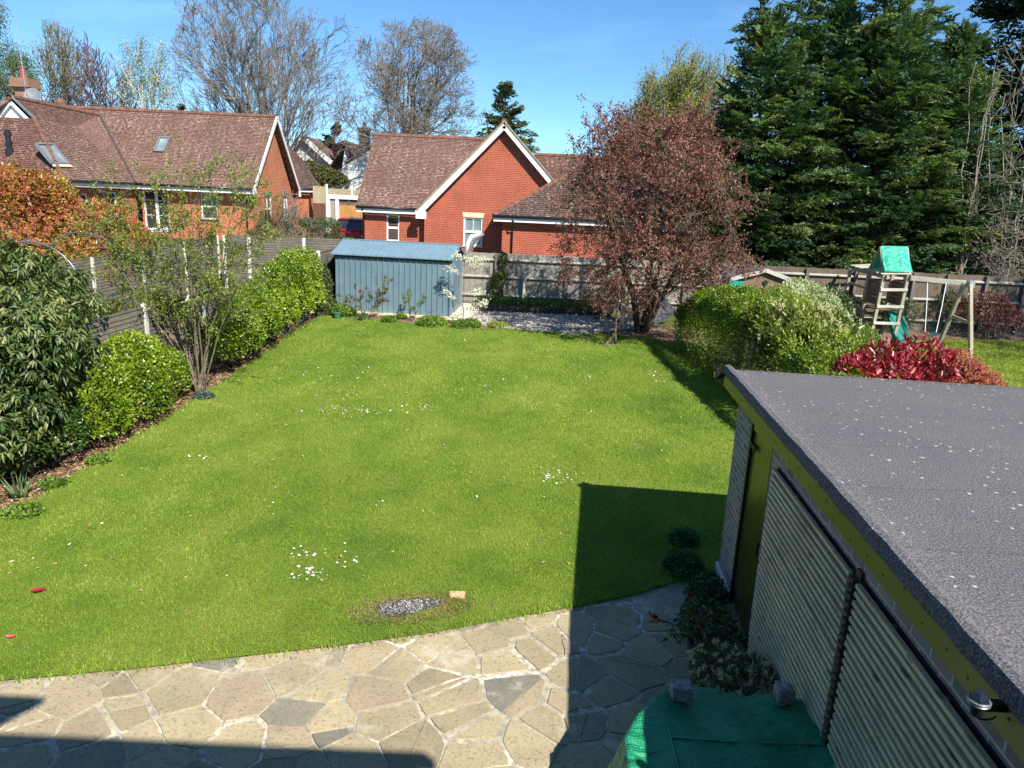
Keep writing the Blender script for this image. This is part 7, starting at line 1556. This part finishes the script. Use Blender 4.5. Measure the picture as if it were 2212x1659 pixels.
def clump(u, v, rx, rz, n, label, name='leafy_plant', mat=None, L=.055, ry=None, group='low leafy plants in the back bed', **kw):
    b = gp(u, v); ry = ry or rx*.8; return bush(name, label, [(b[0], b[1], b[2]+rz*.25, rx, ry, rz)], n, L, L*.7, mat or lg, cat='plant', group=group, stems=5, lumpy=.2, ls=6, thick=.4, **kw)
clump(740, 684, .42, .30, 1500, 'low leafy green plant clump at the left corner of the shed'); clump(692, 668, .35, .42, 1200, 'green leafy clump between the hedge and the shed')
clump(838, 698, .22, .16, 650, 'small fresh green leafy mound at the middle of the shed bed'); clump(932, 704, .45, .22, 1700, 'wide leafy green mound in front of the right half of the shed'); clump(1008, 708, .45, .22, 1700, 'wide leafy green mound at the foot of the blossom tree')
clump(868, 690, .14, .14, 350, 'tiny green plant beside the thin green shrub'); clump(1075, 706, .35, .10, 500, 'yellow green plants at the gravel edge', mat=leafmat('lime_leaf', [(.16, .22, .02), (.30, .36, .04)], .5, .4, .3))
def twig_shrub(u, v, name, label, h, spread, n, mat, seed, L=.035, stem='stem', cat='shrub', k=7):
    b = gp(u, v); B = Vector([float(q) for q in b]); t = T(name, label, cat, B); tr = Tree(seed)
    for i in range(k): a = i*6.28/k+.4; tr.grow(B.copy(), Vector((math.cos(a)*spread, math.sin(a)*spread*.6, 1)).normalized(), h*rnd.uniform(.7, 1.05), .009, 2, 4, .04, .14, (3, 5), (.4, .9), (.3, .5), .003, .2, .6)
    segmesh('stems', tr.S, M[stem], t, 4); q = [tr.tw[rnd.randrange(len(tr.tw))] for _ in range(n)]; P = np.array([list(a[0]) for a in q])+NR.normal(0, .015, (n, 3)); leafmesh('leaves', P, rdir(n, .2), rdir(n, .5), NR.uniform(.6, 1.2, n)*L, L*.6, NR.random(n), mat, t)
twig_shrub(796, 690, 'berberis_shrub', 'olive and copper twiggy shrub in front of the shed', 1.15, .75, 2600, leafmat('berberis_leaf', [(.08, .035, .018), (.13, .12, .03), (.20, .19, .05)], .5, .4, .25), 101)
twig_shrub(890, 694, 'green_shrub', 'thin fresh green shrub against the shed wall', .75, .5, 1000, lg, 102, k=5)
twig_shrub(1050, 652, 'bare_shrub', 'leafless twiggy shrub against the board fence left of the ivy', 1.5, .45, 120, lg, 103, k=7); twig_shrub(1118, 655, 'bare_shrub', 'leafless twiggy shrub against the board fence right of the ivy', 1.35, .5, 120, lg, 104, k=6)
y = 23.75; bush('ivy', 'column of ivy climbing the board fence', [(Xp(1088, 560, y), y, 2.35, .13, .10, .40), (Xp(1083, 600, y), y, 1.85, .15, .10, .45), (Xp(1068, 620, y), y, 1.5, .14, .12, .4)], 1900, .055, .04, leafmat('fence_ivy', [(.03, .06, .012), (.08, .12, .025), (.17, .22, .06)], .4, .5, .25), cat='climber', lumpy=.35, ls=9)
tag_ = NR.random(3600); xs_ = NR.uniform(-1.2, 2.6, 3600); ys_ = NR.uniform(22.9, 23.85, 3600)
tag(leafmesh('bed_plants', np.stack([xs_, ys_, np.full(3600, terr(23.3)+.17)+NR.uniform(0, .16, 3600)], 1), rdir(3600, .6), rdir(3600, .8), NR.uniform(.06, .13, 3600), .04, tag_, leafmat('bed_leaf', [(.03, .08, .015), (.07, .15, .03), (.13, .22, .05)], .45, .4, .25)), 'green leafy plants filling the raised sleeper bed', 'plants', kind='stuff')
bush('evergreen_shrub', 'green shrub under the left side of the purple plum', [(float(gp(1270, 668)[0])+.1, 22.2, 1.3, .55, .45, .45), (3.0, 22.6, 1.35, .5, .5, .5)], 2600, .06, .03, leafmat('under_leaf', [(.03, .06, .015), (.07, .12, .03), (.16, .22, .06)], .45, .4, .25), lumpy=.3, ls=5)
for (u, v, lab) in ((1406, 706, 'spiky grey leaved plant at the foot of the plum trunk'), (783, 695, 'daffodil leaves in front of the copper tinged shrub'), (48, 1078, 'strap leaved plant in the leaf litter at the left edge')):
    b = gp(u, v); t = T('strap_leaf_plant', lab, 'plant', b, 'strap leaved plants'); n = 26; P = np.array(b)[None]+NR.normal(0, .03, (n, 3))*[1, 1, 0]; leafmesh('leaves', P, nrm(NR.normal(0, .35, (n, 3))+[0, 0, 1]), rdir(n), NR.uniform(.25, .42, n), .025, NR.random(n), leafmat('strap_leaf', [(.08, .13, .05), (.20, .28, .12)], .5, .4, .2), t, fold=.05, droop=.2)
for i, (u, v, r_) in enumerate(((115, 1052, .22), (215, 1003, .16), (238, 925, .18), (52, 1115, .26), (440, 862, .2))):
    clump(u, v, r_, .10, 420, ('small bright green seedling patch in the bed near the laurel', 'little plant with white flowers on the bare soil', 'low green sprig under the rounded bright bush', 'spreading low green plants on the leaf litter at left', 'blue grey groundcover at the foot of the bare stems')[i], group='low plants on the left bed', mat=lg if i != 4 else leafmat('blue_leaf', [(.06, .10, .08), (.12, .16, .14)], .5, .4, .2))
# leaf litter -------------------------------------------------------------
def litter(name, label, poly, n, L, cols, dz=.015):
    a = np.array(poly); x = NR.uniform(a[:, 0].min(), a[:, 0].max(), n*4); y = NR.uniform(a[:, 1].min(), a[:, 1].max(), n*4); k = inpoly(x, y, poly); x, y = x[k][:n], y[k][:n]; m = len(x)
    D = rdir(m); D[:, 2] *= .3; tag(leafmesh(name, np.stack([x, y, np.interp(y, TY, TZ)+dz+NR.uniform(0, .02, m)], 1), D, nrm(NR.normal(0, .5, (m, 3))+[0, 0, 1]), NR.uniform(.5, 1.3, m)*L, L*.45, NR.random(m), leafmat(name+'_mat', cols, .8, .2, .1)), label, 'leaf litter', kind='stuff')
litter('leaf_litter', 'dry brown leaf litter on the soil of the left bed', [(-9, 7.2), (-6.7, 8.3), (-6.25, 9.2), (-6.2, 11), (-5.95, 13.5), (-5.75, 18.5), (-6.2, 18.5), (-6.8, 12), (-7.6, 9)], 5200, .07, [(.14, .07, .035), (.28, .15, .08), (.42, .26, .15), (.50, .36, .24)])
litter('leaf_litter', 'brown leaf litter in the bed before the shed and under the plum', [(-5.6, 20.6), (-1, 20.2), (2, 19.7), (4.2, 18.6), (4.6, 21), (2, 21), (-1.4, 21.2), (-5.6, 21.7)], 2600, .06, [(.14, .08, .04), (.28, .17, .10), (.45, .32, .20)])
litter('dry_leaves', 'scattered tan dead leaves and moss flecks on the lawn', [(-5.6, 6.2), (2, 8.2), (4, 10), (3.8, 18), (-5.4, 20), (-5.8, 12)], 520, .05, [(.30, .17, .08), (.48, .30, .16), (.55, .42, .26)], dz=.04)
# ---------------------------------------------------------------- pots by the garage
def pots():
    q = (1.98, 5.88); t = T('potted_camellia', 'camellia with red flowers in a dark pot next to the garage door', 'potted plant', (q[0], q[1], 0)); m = MB(); m.lathe([(.17, 0), (.20, .05), (.245, .38), (.265, .39), (.265, .43), (.235, .43), (.225, .36), (.0, .35)], (q[0], q[1], 0), 24); m.build('pot', simple('dark_glazed_pot', (.045, .035, .035), .35, .5), t, smooth=False)
    m = MB(); m.lathe([(.0, .0), (.225, .0), (.22, .02)], (q[0], q[1], .35), 20); m.build('compost', M['soil'], t)
    tr = Tree(111); B = Vector((q[0], q[1], .36)); L = []
    tips = [((1413, 1336), 5.95), ((1491, 1288), 6.15), ((1536, 1331), 5.95), ((1568, 1336), 5.85), ((1508, 1362), 5.8), ((1450, 1370), 5.8), ((1475, 1310), 6.1)]
    F = []
    for i, ((u, v), yy) in enumerate(tips):
        e = Vector([float(c) for c in at(u, v, yy)]); pr = B; mid = B.lerp(e, .5)+Vector((0, 0, .12))
        for k in range(1, 9): s = k/8; w = B*(1-s)**2+mid*2*s*(1-s)+e*s*s; tr.S.append([*pr, *w, .009, .006]); pr = w; L += [list(w+Vector((rnd.gauss(0, .03), rnd.gauss(0, .03), rnd.gauss(0, .02)))) for _ in range(5)] if k > 2 else []
        if i < 5: F.append(e)
    segmesh('stems', tr.S, M['stem'], t, 5); P = np.array(L); n = len(P); leafmesh('leaves', P, rdir(n, -.1), rdir(n, .8), NR.uniform(.055, .085, n), .036, NR.random(n), leafmat('camellia_leaf', [(.015, .05, .015), (.035, .085, .025), (.08, .13, .04)], .25, .6, .2), t)
    for f in F:
        n = 22; a = NR.uniform(0, 6.28, n); d = np.stack([np.cos(a), np.sin(a), NR.uniform(.2, 1.4, n)], 1); leafmesh('flower', np.repeat(np.array([list(f)]), n, 0), d, np.stack([-np.cos(a), -np.sin(a), np.ones(n)], 1), NR.uniform(.03, .05, n), .04, NR.random(n), leafmat('camellia_red', [(.38, .01, .03), (.55, .03, .06), (.62, .12, .12)], .5, .4, .3), t, droop=-.2)
    # pieris
    q = (1.93, 5.42); t = T('potted_pieris', 'pieris with drooping cream flower sprays behind the green tarpaulin', 'potted plant', (q[0], q[1], 0)); m = MB(); m.lathe([(.15, 0), (.19, .26), (.21, .27), (.21, .30), (.18, .30), (.0, .27)], (q[0], q[1], 0), 20); m.build('pot', simple('wooden_barrel_pot', (.10, .07, .05), .7, .3), t)
    bl = [(q[0]-.02, q[1]+.05, .52, .26, .22, .16), (q[0]+.26, q[1]-.05, .50, .16, .2, .15), (q[0]-.20, q[1]-.20, .36, .14, .15, .12), (q[0]+.10, q[1]-.22, .34, .25, .16, .16)]
    P, D, N, L_, W_, V = bushleaves(bl, 1900, .06, .016, thick=.5, droop=.5, lumpy=.25, ls=8); leafmesh('foliage', P, D, N, L_, W_, V, leafmat('pieris_leaf', [(.02, .05, .012), (.05, .09, .02), (.11, .15, .04)], .35, .5, .2), t)
    k, D, N, _, _, _ = bushleaves(bl, 120, 1, 1, thick=.05, shell=1.0); k = k[(k[:, 2] > .36)]; m_ = 46; n2 = len(k); i = np.arange(n2*m_)//m_; s = NR.random((n2*m_, 1)); ax = nrm(NR.normal(0, .6, (n2, 3))+[0, 0, -.8]); P = k[i]+np.array([0, 0, .03])+ax[i]*s*.07+NR.normal(0, .009, (n2*m_, 3)); leafmesh('flower_sprays', P, rdir(n2*m_, -.5), rdir(n2*m_), .012, .010, NR.random(n2*m_), leafmat('pieris_bell', [(.50, .50, .34), (.72, .72, .56)], .7, .3, .3), t)
    segmesh('stems', crossed_stems((q[0], q[1], .25), [b[:3] for b in bl for _ in range(3)], .01, .005, .03), M['stem'], t)
    sg = leafmat('shade_green', [(.02, .07, .02), (.04, .11, .035), (.08, .16, .06)], .45, .4, .25)
    for (x, y_, rx, rz, n, lab) in ((2.30, 7.35, .22, .26, 900, 'leafy green plant at the foot of the grey brick pier'), (2.2, 8.0, .25, .2, 900, 'low fern like plants at the garage corner'), (2.12, 6.7, .26, .26, 1100, 'rounded green leafy plant between the camellia and the brick pier'), (2.33, 6.35, .14, .2, 450, 'small green plant tight against the door step'), (2.35, 8.7, .2, .18, 600, 'low green tuft beyond the garage corner')):
        bush('leafy_plant', lab, [(x, y_, rz*.4, rx, rx*1.2, rz)], n, .05, .038, sg, cat='plant', group='leafy plants along the garage wall', stems=5, lumpy=.25, ls=9, thick=.5)
pots()
# ---------------------------------------------------------------- daisies
def daisies():
    base = T('daisy', 'small white daisy open in the lawn', 'daisy', (0, 0, 0), 'white daisies in the lawn')
    m = MB(); n = 9
    vs = [(0, 0, .003)]
    for i in range(2*n): a = math.pi*i/n; r = .0145 if i % 2 == 0 else .010; vs.append((r*math.cos(a), r*math.sin(a), 0.001))
    m.add(vs, [(0, 1+i, 1+(i+1) % (2*n)) for i in range(2*n)]); pet = m.build('petals', simple('daisy_white', (.85, .84, .80), .7, .2, var=.04), base)
    m = MB(); m.lathe([(.0, .0), (.004, .002), (.003, .005), (.0, .006)], (0, 0, 0), 8); ctr = m.build('flower_centre', simple('daisy_yellow', (.70, .45, .03), .7, .2, var=.05), base)
    CL = [(920, 880, 14, 8, 14), (800, 888, 75, 10, 40), (700, 890, 22, 12, 10), (740, 865, 70, 30, 26), (690, 815, 90, 20, 22), (780, 800, 70, 22, 8), (655, 1190, 45, 20, 12), (665, 1240, 40, 18, 30), (745, 1205, 45, 25, 10), (1225, 1030, 55, 16, 26), (1180, 1020, 20, 8, 10), (1270, 888, 15, 8, 6), (1268, 815, 12, 6, 8), (1420, 812, 30, 12, 14), (1060, 705, 45, 8, 26), (990, 725, 60, 14, 8), (440, 988, 25, 8, 7), (820, 1085, 14, 6, 3), (1040, 830, 60, 30, 10), (600, 760, 60, 30, 7), (560, 1050, 60, 40, 3), (1330, 905, 60, 14, 6), (1120, 720, 50, 8, 10), (700, 965, 50, 15, 4), (210, 1003, 12, 5, 6)]
    r = random.Random(3); spots = [(185, 1222), (595, 1052), (348, 1037), (220, 1130), (590, 1110), (590, 1085), (1030, 1072), (960, 960), (150, 1175), (490, 1243)]
    for (u, v, su, sv, n) in CL: spots += [(u+r.gauss(0, su*.55), v+r.gauss(0, sv*.55)) for _ in range(n)]
    pts = []
    for (u, v) in spots[:300]:
        q = gp(u, v, .045); x, y = float(q[0]), float(q[1])
        if inpoly(np.array([x]), np.array([y]), LAWN)[0]: pts.append((x, y, float(q[2])))
    first = True
    for p in pts:
        if first: o = base; first = False
        else:
            o = base.copy(); COL.objects.link(o)
            for c in (pet, ctr): d = c.copy(); d.parent = o; COL.objects.link(d)
        o.location = p; o.rotation_euler = (r.gauss(-.25, .2), r.gauss(.15, .2), r.uniform(0, 6.28)); s = r.uniform(.9, 1.4); o.scale = (s, s, s)
daisies()
q = gp(122, 1227); b = T('dandelion', 'single yellow dandelion in the grass at left', 'flower', (q[0], q[1], q[2]+.05)); n = 40; a = NR.uniform(0, 6.28, n); leafmesh('petals', np.repeat(np.array([[q[0], q[1], q[2]+.05]]), n, 0), np.stack([np.cos(a), np.sin(a), NR.uniform(.1, 1.5, n)], 1), rdir(n, 1), .02, .006, NR.random(n), leafmat('dandelion_yellow', [(.75, .55, .02), (.8, .65, .05)], .6, .3, .2), b)
